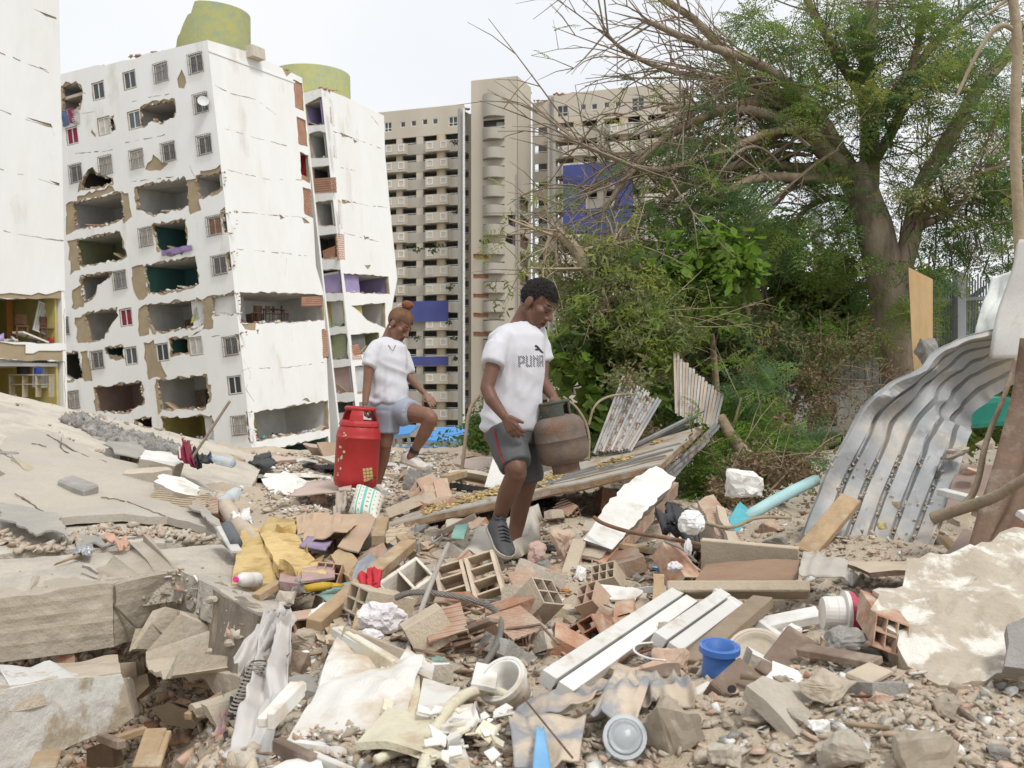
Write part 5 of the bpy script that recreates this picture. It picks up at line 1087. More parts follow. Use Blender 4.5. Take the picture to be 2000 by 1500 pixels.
G=slab_point(176,1108);m=slabby([P(160,1104,5.35),P(172,1092,5.6),P(208,1096,5.6),P(218,1108,5.35),P(190,1116,5.2)],.05,.012,.05,.012,58);put(m,'concrete_flake',[concrete,concrete_grey],'rough concrete flake lying beside the crack on the slab edge','rubble')
blue_glove=mat('blue_glove',(.10,.36,.68),(.07,.28,.58),8,bump=.1,fine=.05)
def glove(px,py,Y,s,mt,label,ang=0,name='rubber_glove'):
 c=P(px,py,Y);Rz=Matrix.Rotation(ang,3,'Z');m=MB();T=lambda x,y,z:c+Rz@Vector((x*s,y*s,z*s))
 m.tube([T(-.9,0,.1),T(-.4,.02,.14),T(0,0,.16),T(.35,0,.12)],[.30*s,.34*s,.36*s,.3*s],10)
 for k,(y,l,b) in enumerate([(.26,.6,.1),(.1,.75,0),(-.07,.7,-.05),(-.23,.52,-.12)]):m.tube([T(.25,y,.12),T(.25+l*.5,y+b*.5,.16),T(.3+l,y+b,.06)],[.10*s,.095*s,.07*s],7)
 m.tube([T(-.2,.2,.1),T(.1,.5,.12),T(.3,.62,.06)],[.11*s,.1*s,.07*s],7)
 for i in range(len(m.v)):m.v[i]=(m.v[i][0],m.v[i][1],c.z+(m.v[i][2]-c.z)*.55)
 return put(m,name,mt,label,'glove',smooth=True)
glove(278,1068,5.85,.075,blue_glove,'bright blue rubber glove lying on the edge of the slab',2.7)
foil=mat('foil',(.62,.62,.63),(.45,.45,.46),9,rough=.25,metal=.9,bump=.5)
cloth([(138,1082,5.5),(180,1088,5.4),(183,1068,5.7),(155,1070,5.75)],14,10,.003,.03,14,foil,'crumpled_foil','crumpled piece of silver foil on the slab edge','foil',3,smooth=False,jag=.6)
cloth([(202,1060,5.8),(248,1080,5.55),(255,1064,5.75),(205,1045,6.0)],14,8,.012,.02,8,mat('salmon_sheet',(.56,.36,.27),(.5,.31,.23),5,bump=.1),'salmon_sheet','folded salmon-pink sheet beside the blue glove','sheet',4,.02)
# sticks, rag and bag beyond the ridge of the slab
rod([(368,905,8.6),(405,850,8.6),(449,783,8.6)],.012,'long thin stick standing slanted above the black bag',mat('stick',(.30,.24,.19),None,8),'stick','stick')
rod([(369,905,8.6),(369,860,8.6)],.010,'short dark upright bar beside the crimson rag',rust);rod([(352,895,8.5),(350,872,8.5)],.008,'short white upright peg before the crimson rag',white_chip,'peg','peg')
cloth([(350,895,8.6),(378,906,8.5),(366,862,8.75),(354,858,8.8)],14,16,.012,.03,6,mat('crimson_cloth',(.25,.025,.06),(.19,.02,.05),5,bump=.15),'crimson_rag','crimson rag hanging on the bars at the end of the slab','cloth',9,.02)
cloth([(372,902,8.7),(418,900,8.6),(400,880,9),(365,862,9.1)],20,14,.02,.07,5,dark_cloth,'black_bag','crumpled black bag lying behind the crimson rag','bag',10,.03)
def bottle(px,py,Y,L_,r,label,mt,capm,ang=(0,1.5,.4),name='plastic_bottle'):
 M=Matrix.Translation(P(px,py,Y))@Matrix.Rotation(ang[2],4,'Z')@Matrix.Rotation(ang[1],4,'Y');t=thing(name,label,'bottle',P(px,py,Y))
 m=MB();m.lathe([(0,0),(r*.9,0),(r,L_*.05),(r,L_*.3),(r*.9,L_*.34),(r,L_*.4),(r,L_*.68),(r*.75,L_*.8),(r*.35,L_*.9),(r*.33,L_*.94),(0,L_*.94)],14,M);m.build('body',mt,t,smooth=True)
 m=MB();m.lathe([(0,L_*.941),(r*.42,L_*.941),(r*.42,L_*1.02),(0,L_*1.02)],12,M);m.build('cap',capm,t)
clear=mat('clear_plastic',(.75,.80,.84),(.68,.74,.78),5,rough=.25,bump=.1,trans=.55,fine=.03);bluecap=mat('blue_cap',(.04,.12,.42));pinkcap=mat('pink_cap',(.75,.06,.30))
bottle(455,905,8.4,.26,.04,'clear water bottle with blue cap lying near the far end of the slab',clear,bluecap,(0,1.45,2.6))
bottle(432,985,7.1,.25,.045,'crushed clear bottle lying right of the ribbed brick chunk',clear,white_chip,(0,1.2,1.2))
bottle(505,1132,5.05,.16,.035,'small white bottle with bright pink cap below the yellow foam',white_chip,pinkcap,(0,1.4,4.2))
# ---- middle left: pipe, foam sheets, cardboard, fabric
pipe_m=mat('dusty_pipe',(.50,.42,.33),(.42,.34,.26),5,bump=.3)
rod([(432,975,7.4),(452,1005,6.8),(475,1035,6.2),(505,1065,5.8)],.055,'dusty thick pipe wrapped with white cloth left of the yellow foam',pipe_m,'pipe','pipe',12)
cloth([(455,1010,6.4),(492,1022,6.2),(487,1002,6.6),(462,998,6.6)],12,8,.03,.04,9,white_chip,'white_rag','white rag wrapped round the dusty pipe','cloth',11,.02)
rod([(444,1028,5.9),(462,1062,5.6)],.033,'short dark grey plastic pipe piece left of the yellow foam',mat('grey_pipe',(.13,.14,.15),None,5,rough=.5),'plastic_pipe','pipe',12)
plank((432,1030,5.9),(462,1078,5.5),.06,.02,'narrow white board beside the dark plastic pipe',mat('white_paint_wood',(.68,.67,.64)),'white_board','board')
cloth([(450,1140,5.0),(545,1135,5.05),(503,1028,6.0),(470,1035,6.0)],26,22,.05,.012,5,foam,'foam_sheet','left one of two thick yellow foam sheets, lying flat','foam sheet',20,smooth=False,jag=.5)
cloth([(545,1118,5.0),(642,1122,5.0),(575,1040,5.85),(503,1032,5.9)],28,22,.05,.014,4,foam,'foam_sheet','right one of two thick yellow foam sheets, with a torn lower edge','foam sheet',23,smooth=False,jag=.7)
cloth([(510,1042,5.9),(575,1030,5.95),(578,1010,6.3),(515,1018,6.3)],16,8,.04,.02,6,foam,'foam_strip','smaller yellow foam strip behind the two foam sheets','foam sheet',24,smooth=False,jag=.6)
card=mat('cardboard',(.46,.335,.235),(.40,.29,.20),3,bump=.15,bscale=25);pinkb=mat('pink_board',(.42,.29,.27),(.34,.235,.22),8,bump=.2)
cloth([(582,1045,5.75),(662,1042,5.75),(668,1008,6.2),(578,1005,6.25)],20,14,.008,.025,3,card,'cardboard_sheet','upper cardboard sheet with rounded corner above the foam','cardboard',30,.008,smooth=False)
cloth([(590,1058,5.6),(680,1048,5.6),(718,992,6.2),(590,1010,6.2)],22,14,.006,.03,3,card,'cardboard_sheet','wavy cardboard sheet under the upper cardboard','cardboard',31,.012,smooth=False,jag=.4)
cloth([(658,1070,5.5),(700,1082,5.4),(735,1012,6.0),(712,994,6.2)],14,16,.008,.015,3,card,'cardboard_flap','standing brown cardboard flap right of the cardboard sheets','cardboard',32,smooth=False,jag=.2)
cloth([(642,1085,5.4),(680,1130,5.0),(700,1090,5.3),(672,1066,5.6)],12,12,.03,.02,5,mat('straw_board',(.47,.35,.20),(.40,.29,.17),8,bump=.4),'straw_board','torn straw-coloured board left of the grey fabric','board',33,smooth=False,jag=.5)
cloth([(585,1068,5.5),(636,1075,5.4),(650,1050,5.7),(600,1050,5.7)],12,8,.01,.015,5,mat('purple_sheet',(.30,.24,.36)),'purple_sheet','dull purple sheet peeking out below the cardboard','sheet',34)
cloth([(545,1135,4.95),(585,1140,4.9),(590,1118,5.05),(548,1112,5.1)],8,6,.05,.01,6,pinkb,'pink_board','left pink-grey board edge below the yellow foam','board',35,smooth=False)
cloth([(586,1140,4.9),(655,1128,5.0),(652,1098,5.2),(590,1110,5.1)],12,8,.012,.01,6,pinkb,'pink_board','right pink-grey board below the yellow foam','board',36,smooth=False,jag=.2)
cloth([(562,965,7.6),(668,958,7.6),(655,938,8.3),(600,942,8.4)],18,8,.015,.02,4,mat('dusty_pink',(.50,.40,.345),(.45,.355,.30),4,bump=.15),'pink_sheet','large flat dusty pink panel beside the red cylinder','panel',37)
cloth([(662,962,7.4),(685,960,7.3),(690,930,8.2),(660,935,8.2)],10,8,.015,.02,4,mat('dusty_pink',(.5,.4,.345)),'pink_sheet','smaller dusty pink panel under the red cylinder','panel',38)
chunk(624,985,52,'reddish mortar block behind the cardboard sheets',brick_pale,'mortar_block','rubble',(1,.7,.65),71,up=.3)
# patterned pillow
def pillow():
 c=P(716,985,7.2);m=MB();n=22;G=np.zeros((n+1,n+1,3));Bk=np.zeros_like(G);ex=(P(745,990,7.1)-P(688,968,7.3))*1.0;ey=(P(716,958,7.5)-P(700,1015,7.0));nn=ex.cross(ey).normalized()
 if nn.dot(c)>0:nn=-nn
 for j in range(n+1):
  for i in range(n+1):
   u,v=i/n*2-1,j/n*2-1;h=.065*((1-u**4)*(1-v**4))**.6;k=1-.10*(1-abs(u))*abs(v)**3;p=c+ex*(.5*u*(1-.07*(1-v*v)*abs(u)**3))+ey*(.5*v*(1-.07*(1-u*u)*abs(v)**3))
   G[j,i]=p+nn*h;Bk[j,i]=p-nn*h
 mats=[mat('pillow_cream',(.66,.62,.54),(.6,.56,.48),5,bump=.1),mat('pillow_turq',(.16,.50,.46)),mat('pillow_brown',(.33,.26,.2))]
 m.grid(G);m.grid(Bk,0,True);k=0
 for j in range(n):
  for i in range(n):
   b=0
   if i in (5,9,10,15):b=1
   elif i in (3,7,12,13,17,20) and j%3==1:b=1 if i%2 else 2
   m.m[k]=b;k+=1
 put(m,'patterned_pillow',mats,'cream pillow with turquoise and brown stripe pattern below the red cylinder','pillow',smooth=True,weld=True)
pillow()
cloth([(645,1000,6.8),(668,1000,6.7),(676,962,7.2),(660,960,7.3)],10,12,.02,.05,5,mat('beige_cloth',(.47,.40,.33)),'beige_cushion','curved beige seat scrap left of the patterned pillow','cushion',39,.01)
# grey fabric with timber
grey_fab=mat('grey_fabric',(.30,.31,.33),(.25,.26,.275),4,bump=.15,fine=.08)
cloth([(640,1210,4.6),(690,1225,4.5),(775,1062,5.5),(735,1050,5.8)],22,30,.006,.025,4,grey_fab,'grey_fabric','upper grey fabric sheet stretched under the wooden beam','fabric',40,.012)
cloth([(648,1295,4.0),(695,1285,4.05),(712,1190,4.6),(672,1200,4.6)],18,22,.006,.02,5,grey_fab,'grey_fabric','lower grey fabric hanging below the wooden beam','fabric',41,.018)
plank((612,1222,4.25),(800,1062,5.25),.07,.055,'long pale wooden beam lying diagonally over the grey fabric',wood,up=(0,-.6,1))
plank((686,1270,4.1),(712,1162,4.5),.035,.03,'dark-edged batten standing below the long wooden beam',wood,'wooden_batten','batten')
plank((696,1268,4.12),(722,1168,4.5),.028,.03,'black strip beside the dark-edged batten',black,'black_strip','strip')
plank((634,1290,3.95),(652,1222,4.25),.03,.025,'thin short batten at the lower end of the grey fabric',wood,'wooden_batten','batten')
plank((738,1056,5.5),(748,1018,5.8),.07,.06,'pale block of wood standing above the grey fabric',wood,'wood_block','wood block')
m=slabby([P(768,1058,5.3),P(792,1038,5.35),P(814,1072,5.2),P(800,1066,5.2)],.08,.002,.08,.005,59);put(m,'wood_wedge',[wood,wood],'triangular wooden wedge at the upper end of the long beam','wood block')
block_thing((750,1040,5.6),(770,1032,5.7),(756,1062,5.45),(.04,.1,.02),1,2,'small ribbed tan block behind the wooden wedge',ribbed_tan,w=.3)
cloth([(612,1165,4.75),(655,1190,4.55),(690,1135,4.9),(640,1150,4.9)],12,10,.005,.02,6,mat('green_sheet',(.17,.27,.235),(.23,.33,.29),4),'green_plastic','dull green plastic sheet under the yellow glove','plastic sheet',42)
glove(632,1148,4.75,.095,mat('yellow_glove',(.58,.38,.04),(.5,.32,.04),6),'yellow rubber glove lying below the foam sheets',.55)
red_cl=mat('red_cloth',(.50,.035,.05),(.40,.03,.04),4,bump=.15,fine=.07)
cloth([(712,1165,4.5),(735,1150,4.5),(745,1115,4.75),(716,1130,4.75)],12,16,.02,.035,7,red_cl,'red_rag','bright red rag lying against the whitewashed hollow block','cloth',43,.015)
cloth([(705,1185,4.42),(730,1178,4.42),(733,1152,4.5),(713,1158,4.5)],8,10,.02,.03,9,red_cl,'red_rag','lower crumpled end of the red rag hanging down','cloth',44,.012)
# rods crossing the middle
rod([(792,1285,3.75),(822,1190,4.1),(860,1095,4.5),(876,1062,4.7)],.011,'straight dusty steel rod standing slanted before the hollow blocks',mat('dusty_rod',(.40,.37,.33),(.33,.3,.27),9,bump=.3))
rebar=mat('rebar',(.26,.245,.225),(.33,.30,.26),9,bump=.8,wave=(60,'DIAGONAL'),rough=.7)
rod([(772,1168,4.3),(800,1156,4.3),(850,1158,4.25),(910,1168,4.2),(965,1186,4.1),(982,1215,3.95),(972,1258,3.8),(945,1300,3.65),(918,1340,3.5)],.013,'long ribbed steel bar bent in a loop in front of the hollow blocks',rebar)
rod([(1160,1010,5.6),(1175,1022,5.55),(1230,1040,5.4),(1300,1050,5.3),(1390,1068,5.1)],.011,'rusty thin bar lying across the plastered wall piece',rust)
rod([(1300,1058,5.0),(1335,1072,4.95),(1360,1098,4.85)],.007,'thin grey wire behind the white rag at the plank',steel_dark,'wire','wire')
# crumpled paper and bits around it
def crumple(px,py,w,mt,name,label,cat,seed,box=(1,.8,.7),Y=None):
 p=G_(px,py) if Y is None else P(px,py,Y);s=w/2000*p.y;bm=bmesh.new();bmesh.ops.create_icosphere(bm,subdivisions=4,radius=.5);co=np.array([v.co[:] for v in bm.verts])
 r=1+.55*(1-2*np.abs(vnoise(co,3.2,seed)))*.5+.28*(1-2*np.abs(vnoise(co,7,seed+1)))*.5;co=co*r[:,None]*np.array(box)*s
 for v,c in zip(bm.verts,co):v.co=c
 me=bpy.data.meshes.new(name);bm.to_mesh(me);bm.free();o=link_mesh(name,me,mt);o.location=p+Vector((0,0,s*box[2]*.3));WORLD[o.name]=o.location.copy();return tag(o,label,cat)
paper=mat('white_paper',(.70,.68,.68),(.60,.57,.58),8,bump=.5,bscale=30)
crumple(745,1222,76,paper,'crumpled_paper','wad of crumpled white paper left of the slanted steel rod','paper',3,Y=4.15)
crumple(720,1258,46,paper,'crumpled_paper','smaller wad of crumpled white paper below the large one','paper',4,Y=4.0)
crumple(1350,1033,40,mat('styrofoam',(.80,.80,.79),(.74,.74,.73),9,bump=.8,bscale=30),'styrofoam_lump','round white styrofoam lump below the black bag','foam lump',8,(1,.9,1),Y=5.1)
crumple(1318,1112,24,paper,'white_rag','small crumpled white rag at the left end of the plank','cloth',9,Y=4.8);crumple(1344,1078,20,paper,'white_rag','twisted white rag hanging on the grey wire','cloth',10,(.6,.6,1.4),Y=4.85)
# ---- white broken plastic in the foreground
wp=white_plastic;cream_foam=mat('cream_foam',(.68,.64,.50),(.60,.54,.40),5,bump=.4,spots=(.45,.35,.24),spscale=6,spth=.62)
def wsheet(c,label,seed,t=.02,amp=.02,jag=.6,nx=26,ny=22,mt=None,name='fridge_liner'):return cloth(c,nx,ny,t,amp,3,mt or wp,name,label,'plastic shell',seed,smooth=False,jag=jag)
wsheet([(535,1450,2.85),(770,1480,2.75),(835,1290,3.45),(660,1250,3.75)],'big dirty white plastic shell lying open in the centre foreground',101,.03,.055)
plank((520,1412,2.9),(582,1340,3.2),.055,.03,'ribbed white edge profile at the left of the plastic shell',wp,'edge_profile','plastic profile');plank((528,1410,2.88),(590,1345,3.18),.02,.05,'thin white ridge beside the ribbed edge profile',wp,'edge_profile','plastic profile')
plank((658,1232,3.75),(775,1302,3.45),.05,.035,'long white rim along the upper edge of the plastic shell',wp,'shell_rim','plastic profile');plank((664,1240,3.72),(768,1306,3.42),.02,.06,'second thin rim below the long white rim',cream_foam,'shell_rim','plastic profile')
wsheet([(718,1362,3.2),(742,1372,3.15),(762,1290,3.5),(752,1284,3.55)],'narrow upright white flange across the plastic shell',102,.02,.006,.2,8,14)
wsheet([(745,1385,3.05),(830,1400,3.0),(820,1325,3.35),(755,1305,3.45)],'cream inner face of the plastic shell with a torn hole edge',103,.02,.02,.7,mt=cream_foam)
wsheet([(772,1298,3.45),(845,1330,3.3),(850,1300,3.5),(795,1262,3.65)],'white box corner jutting up behind the plastic shell',104,.06,.01,.4)
wsheet([(810,1400,2.95),(880,1420,2.9),(900,1345,3.2),(825,1325,3.3)],'upright broken white plate right of the plastic shell',105,.02,.02,.6)
wsheet([(835,1420,2.85),(930,1440,2.8),(925,1370,3.1),(860,1370,3.1)],'broken white plate with ragged border near the bent strip',106,.02,.03,.9)
wsheet([(690,1470,2.7),(860,1500,2.6),(840,1415,2.95),(755,1400,3.0)],'lower cream sheet stained brown in front of the plastic shell',107,.02,.03,.7,mt=cream_foam)
wsheet([(500,1520,2.5),(640,1530,2.5),(625,1478,2.65),(560,1490,2.65)],'white plastic panel cut by the bottom edge below the shell',108,.02,.01,.3)
wsheet([(870,1490,2.6),(925,1530,2.5),(905,1440,2.8),(875,1430,2.85)],'upright white shard at the bottom, right of the bent strip',109,.012,.015,.5)
plank((540,1455,2.75),(615,1490,2.62),.03,.04,'splintered brown board end under the plastic shell',wood_dark,'board_end','board');plank((610,1478,2.65),(690,1512,2.55),.02,.03,'white rail along the lower edge of the plastic shell',wp,'shell_rim','plastic profile')
rod([(825,1510,2.55),(840,1450,2.75),(862,1400,2.95),(895,1362,3.1),(950,1342,3.2),(990,1360,3.15)],.018,'thick bent cream plastic strip arching over the white shards',cream_foam,'plastic_strip','plastic strip',6);rod([(735,1485,2.65),(790,1460,2.75),(850,1472,2.7),(900,1500,2.6)],.014,'thin bent cream strip lying at the bottom edge',cream_foam,'plastic_strip','plastic strip',6)
rgw=random.Random(9)
for k in range(34):
 x,y=rgw.uniform(830,990),rgw.uniform(1375,1510);q=P(x,y,2000/(y-750)*.93);w=rgw.uniform(14,46)/2000*q.y;a=rgw.uniform(0,6)
 ex,ey=Vector((math.cos(a),math.sin(a),rgw.uniform(-.5,.8))).normalized()*w,Vector((-math.sin(a),math.cos(a),rgw.uniform(-.4,.9))).normalized()*w*rgw.uniform(.4,1)
 m=slabby([q-ex*.5-ey*.5,q+ex*.5-ey*.4,q+ex*.3+ey*.5,q-ex*.4+ey*.4],.006,.003,.03,.006,800+k);put(m,'plastic_shard',[wp if k%4 else cream_foam]*2,'white plastic shard in the heap right of the big shell','plastic shard','white plastic shards')
wsheet([(918,1338,3.15),(970,1345,3.1),(975,1300,3.35),(930,1290,3.4)],'clean white tile-like shard left of the white tub',111,.015,.006,.4,10,10,plaster)
def tub(px,py,Y,r,h,mt,label,ax,name,cat,rim=.012,lid=False,a0=0,a1=None,n=28):
 z=Vector(ax).normalized();x=z.orthogonal().normalized();y=z.cross(x);M=Matrix((x,y,z)).transposed().to_4x4();M.translation=P(px,py,Y);t=thing(name,label,cat,P(px,py,Y))
 m=MB();pr=[(r*.8,0),(r*.9,h*.5),(r,h),(r-.008,h),(r*.9-.008,h*.5),(r*.8-.008,.01)]
 if not lid:pr=[(0,0)]+pr+[(0,.01)]
 m.lathe(pr,n,M,0,a0,a1);m.build('body',mt,t,smooth=True)
 m=MB();m.lathe([(r+.001,h-.02),(r+rim,h-.02),(r+rim,h),(r+.001,h)],n,M,0,a0,a1);m.build('rim',mt,t);return t,M
tub(1005,1362,3.25,.072,.10,white_plastic,'dirty white plastic tub lying half buried left of the white profile',(-.45,-.5,.75),'plastic_tub','tub')
# ---- aluminium profiles
prof=mat('white_profile',(.70,.69,.665),(.62,.605,.57),3,rough=.5,bump=.1,spots=(.46,.36,.26),spscale=6,spth=.66,fine=.05)
def profile(a,b,w,h,label,up):
 a,b=pp(a),pp(b);t=thing('door_profile',label,'door frame',a);up=Vector(up);d=(b-a).normalized();x=d.cross(up).normalized();z=x.cross(d)
 m=MB();m.bar(a-x*w*.27,b-x*w*.27,w*.44,h,up);m.build('rail',prof,t,bevel=.002);m=MB();m.bar(a+x*w*.26,b+x*w*.26,w*.46,h*.9,up);m.build('rail',prof,t,bevel=.002);m=MB();m.bar(a-z*h*.3,b-z*h*.3,w*.1,h*.3,up);m.build('groove',black,t)
profile((1085,1340,3.3),(1335,1168,4.5),.125,.05,'long white door frame profile with a dark groove lying diagonally',(0,-.75,.7))
profile((1300,1262,3.75),(1425,1172,4.4),.12,.05,'shorter white ribbed frame profile right of the long one',(0,-.75,.7))
plank((1345,1300,3.7),(1490,1175,4.4),.09,.05,'brown wooden plank in shade beside the shorter frame profile',mat('plank_brown',(.27,.215,.155),(.22,.17,.12),6,bump=.3),'wooden_plank')
rod([(1245,1320,3.6),(1290,1262,3.8)],.014,'dark grey tube poking out below the long frame profile',mat('grey_pipe',(.13,.14,.15)),'plastic_pipe','pipe')
rod([(1275,1255,3.7),(1240,1258,3.65),(1236,1272,3.6),(1262,1286,3.55),(1300,1290,3.5)],.004,'white looped wire beside the dark grey tube',white_chip,'wire','wire',5)
# horizontal plank with rubble and torn sheet
plank((1303,1152,4.55),(1580,1152,4.45),.05,.11,'long dusty white plank lying level across the right centre',mat('dusty_plank',(.50,.42,.32),(.42,.345,.26),4,bump=.3),'wooden_plank',up=(0,-1,.6),bevel=.006)
plank((1370,1082,4.9),(1560,1100,4.75),.03,.16,'warped board edge behind the level plank',mat('dusty_plank',(.5,.42,.32)),'warped_board','board',up=(0,-.3,1))
m=slabby([P(1375,1095,4.7),P(1350,1135,4.6),P(1560,1135,4.55),P(1570,1108,4.7)],.02,.01,.06,.01,61);put(m,'brown_wood_sheet',[mat('plank_red',(.33,.22,.15),(.27,.18,.125),5,bump=.25,stretch=(.6,4,4)),wood_dark],'reddish brown wood sheet between the level plank and the warped board','board')
cloth([(1560,1130,4.5),(1655,1128,4.4),(1660,1095,4.75),(1565,1080,4.85)],20,14,.004,.03,5,mat('grey_film',(.45,.41,.36),(.38,.35,.31),4,rough=.5,bump=.2),'torn_sheet','torn grey plastic sheet at the right end of the level plank','plastic sheet',45,.012,jag=.7)
m=slabby([P(1650,1098,4.9),P(1815,1094,4.75),P(1800,1112,4.5),P(1700,1120,4.5)],.02,.008,.08,.01,62);put(m,'grey_board',[mat('dusty_plank',(.5,.42,.32)),wood_dark],'flat grey board under the foot of the corrugated sheet','board')
m=slabby([P(1276,1122,4.6),P(1298,1118,4.6),P(1296,1172,4.4),P(1274,1172,4.4)],.02,.002,.06,.006,63);put(m,'wood_offcut',[wood,wood],'short upright wood offcut at the left end of the level plank','wood block')
# ---- black bag, brick pieces, teal pole
cloth([(1292,1040,5.4),(1352,1030,5.3),(1345,985,5.7),(1290,990,5.8)],22,18,.03,.09,5,dark_cloth,'black_bag','crumpled black bag above the styrofoam lump','bag',46,.03)
m=slabby([P(1362,985,5.6),P(1392,972,5.7),P(1458,1062,5.2),P(1440,1078,5.15),P(1398,1040,5.3)],.16,.008,.06,.012,64);put(m,'brick_slab',[ribbed_brick,dustc],'tilted red ribbed brick slab left of the turquoise pole','wall chunk')
m=slabby([P(1395,1000,5.5),P(1412,995,5.5),P(1452,1062,5.1),P(1425,1050,5.12)],.05,.02,.05,.015,65);put(m,'mortar_crust',[dustc,concrete],'rough mortar crust stuck on the tilted red brick slab','rubble')
cy=mat('turquoise_paint',(.33,.50,.51),(.27,.44,.45),4,rough=.5,bump=.15,spots=(.25,.15,.10),spscale=6,spth=.62,spw=.05)
TP=thing('turquoise_pole','turquoise painted steel pole with a flared foot plate, lying left of the corrugated sheet','pole',P(1440,1030,5.5))
m=MB();m.tube([P(1455,1012,5.5),P(1500,985,5.65),P(1550,958,5.85),P(1592,938,6.1)],.033,12);m.build('shaft',cy,TP,smooth=True)
cy2=mat('turquoise_dark',(.10,.40,.46),(.08,.33,.38),4,rough=.5,bump=.15);m=MB();m.plate([P(1424,1014,5.42),P(1440,986,5.5),P(1470,1008,5.5),P(1462,1016,5.45),P(1440,1040,5.35),P(1432,1036,5.36)],.012);m.build('foot_plate',cy2,TP)
m=MB();m.plate([P(1440,986,5.5),P(1446,980,5.54),P(1474,1004,5.54),P(1470,1008,5.5)],.05);m.build('flange',cy2,TP)
chunk(1452,955,80,'pale whitish boulder left of the turquoise pole, before the shrubs',plaster,'boulder','rubble',(1,.8,.85),81,Y=6.3,up=.1);chunk(1500,1030,60,'brown broken brick lump below the turquoise pole',brick_pale,'brick_lump','rubble',(1,.7,.5),82,Y=5.6,up=.1);chunk(1515,1060,60,'grey block lying below the turquoise pole',concrete_grey,'grey_block','block',(1,.6,.5),83,Y=5.3,up=.1);chunk(1410,1010,40,'red brick lump at the foot of the turquoise pole',brick,'brick_lump','rubble',(1,.8,.6),84,Y=5.7)
chunk(1100,1070,70,'broken red brick left of the long wall piece',brick_pale,'brick_lump','rubble',(.7,.7,1),85,Y=5.7,up=.1);chunk(1050,1085,60,'pinkish painted plaster lump between the man and the wall piece',mat('pink_plaster',(.58,.40,.36),(.5,.36,.3),4,bump=.3),'pink_lump','rubble',(1,.8,.8),86,Y=5.6,up=.1)
chunk(1065,1110,50,'grey stone left of the open end of the wall piece',concrete_grey,'stone','stone',(1,.8,.5),87);chunk(1130,1130,40,'white plaster lump below the open end of the wall piece',plaster,'plaster_lump','rubble',(1,.8,.9),88)
rod([(1370,1020,5.4),(1430,1035,5.2),(1475,1008,5.4),(1545,1012,5.5)],.009,'thin bare root lying across the turquoise pole',bark_pale,'root','root')
# brick fragments under the roof panel
for i,(x,y,w,mt,bx) in enumerate([(860,1022,60,brick,(1,.5,.3)),(845,1045,34,dustc,(1,.9,.8)),(880,1052,36,brick,(1,.7,.5)),(905,1040,30,concrete,(1,.9,.8)),(835,1070,44,brick_pale,(1,.7,.5)),(820,1038,40,concrete_grey,(1,.8,.6)),(890,1075,30,brick,(1,.6,.4))]):
 chunk(x,y,w,['flat red brick','small beige stone','cracked red brick','rounded pale stone','dusty pink brick','dark grey stone','thin red brick'][i]+' in the gap below the left half of the roof panel',mt,'rubble_piece','rubble',bx,900+i,up=.2)
cloth([(880,1050,5.9),(905,1052,5.8),(915,1022,6.1),(890,1025,6.1)],6,6,.01,.004,5,mat('mint_board',(.36,.62,.52)),'mint_board','small mint green board piece below the roof panel','board',47)
cloth([(900,1095,5.5),(1030,1040,5.9),(1052,985,6.7),(930,1030,6.4)],30,18,.1,.03,2.5,mat('mattress_cloth',(.58,.54,.47),(.52,.47,.40),3,bump=.15),'mattress','dirty cream mattress lying behind the lower leg of the man','mattress',48,.01)
m=MB();m.plate([P(944,958,9.5),P(985,955,9.5),P(990,890,9.7),P(966,884,9.7)],.05);put(m,'white_board',plaster,'bright white board standing behind the knees of the man','board')
# ---- lower right: bucket, tubs, beams, rocks
blue_b=mat('blue_bucket',(.06,.16,.45),(.05,.14,.40),3,rough=.5,bump=.08,spots=(.25,.26,.31),spscale=9,spth=.58,fine=.04)
tub(1398,1368,3.45,.057,.195,blue_b,'bright blue plastic bucket broken open, upright between the profile and the beams',(.04,-.15,1),'blue_bucket','bucket',.012)
m=MB();q=P(1358,1358,3.2);m.tube([q,q+Vector((.05,.02,.02))],.02,14);put(m,'white_tube',white_plastic,'short white tube end lying before the blue bucket','tube',smooth=False)
PB,Mp=tub(1702,1200,3.75,.066,.085,mat('pink_plastic',(.48,.07,.12),(.42,.06,.10),4,rough=.45),'pink and white plastic bucket lying on its side left of the plastered boulder',(-1,.05,.02),'pink_bucket','bucket')
m=MB();r=.066;m.lathe([(r*.98,.086),(r+.016,.086),(r+.016,.1),(r*.96,.102),(r*.96,.13),(r*.93,.132),(r*.93,.165),(r*.86,.178),(0,.178)],28,Mp);m.build('lid_tub',white_plastic,PB)
plank((1500,1345,3.3),(1562,1258,3.6),.13,.09,'large dark brown square timber beside the blue bucket',wood_dark,'timber','timber',up=(.3,-.6,1),bevel=.006)
m=MB();a,b=P(1405,1370,3.15),P(1462,1318,3.3);m.bar(a,b,.11,.07,(.3,-.8,1));put(m,'timber',wood_dark,'short dark timber end with a bolt hole before the blue bucket','timber',bevel=.006)
m=MB();q=P(1428,1346,3.12);m.tube([q,q+Vector((.002,-.012,.004))],.012,14);put(m,'bolt_hole_disc',black,'small dark round plug in the end of the short timber','disc')  # black disc stands for the bolt hole in the timber end
tub(1480,1290,3.6,.10,.03,mat('clay_lid',(.55,.48,.38),(.48,.41,.32),5,bump=.2),'round dusty lid lying behind the large brown timber',(-.15,-.75,.7),'round_lid','lid')
tub(1220,1440,2.75,.047,.010,clear,'clear round plastic lid lying on the dusty grey mat',(.0,-.9,.5),'clear_lid','lid')
matg=mat('rubber_mat',(.24,.25,.265),(.31,.30,.29),4,rough=.6,bump=.2,bscale=30,spots=(.48,.40,.31),spscale=5,spth=.5,spw=.06)
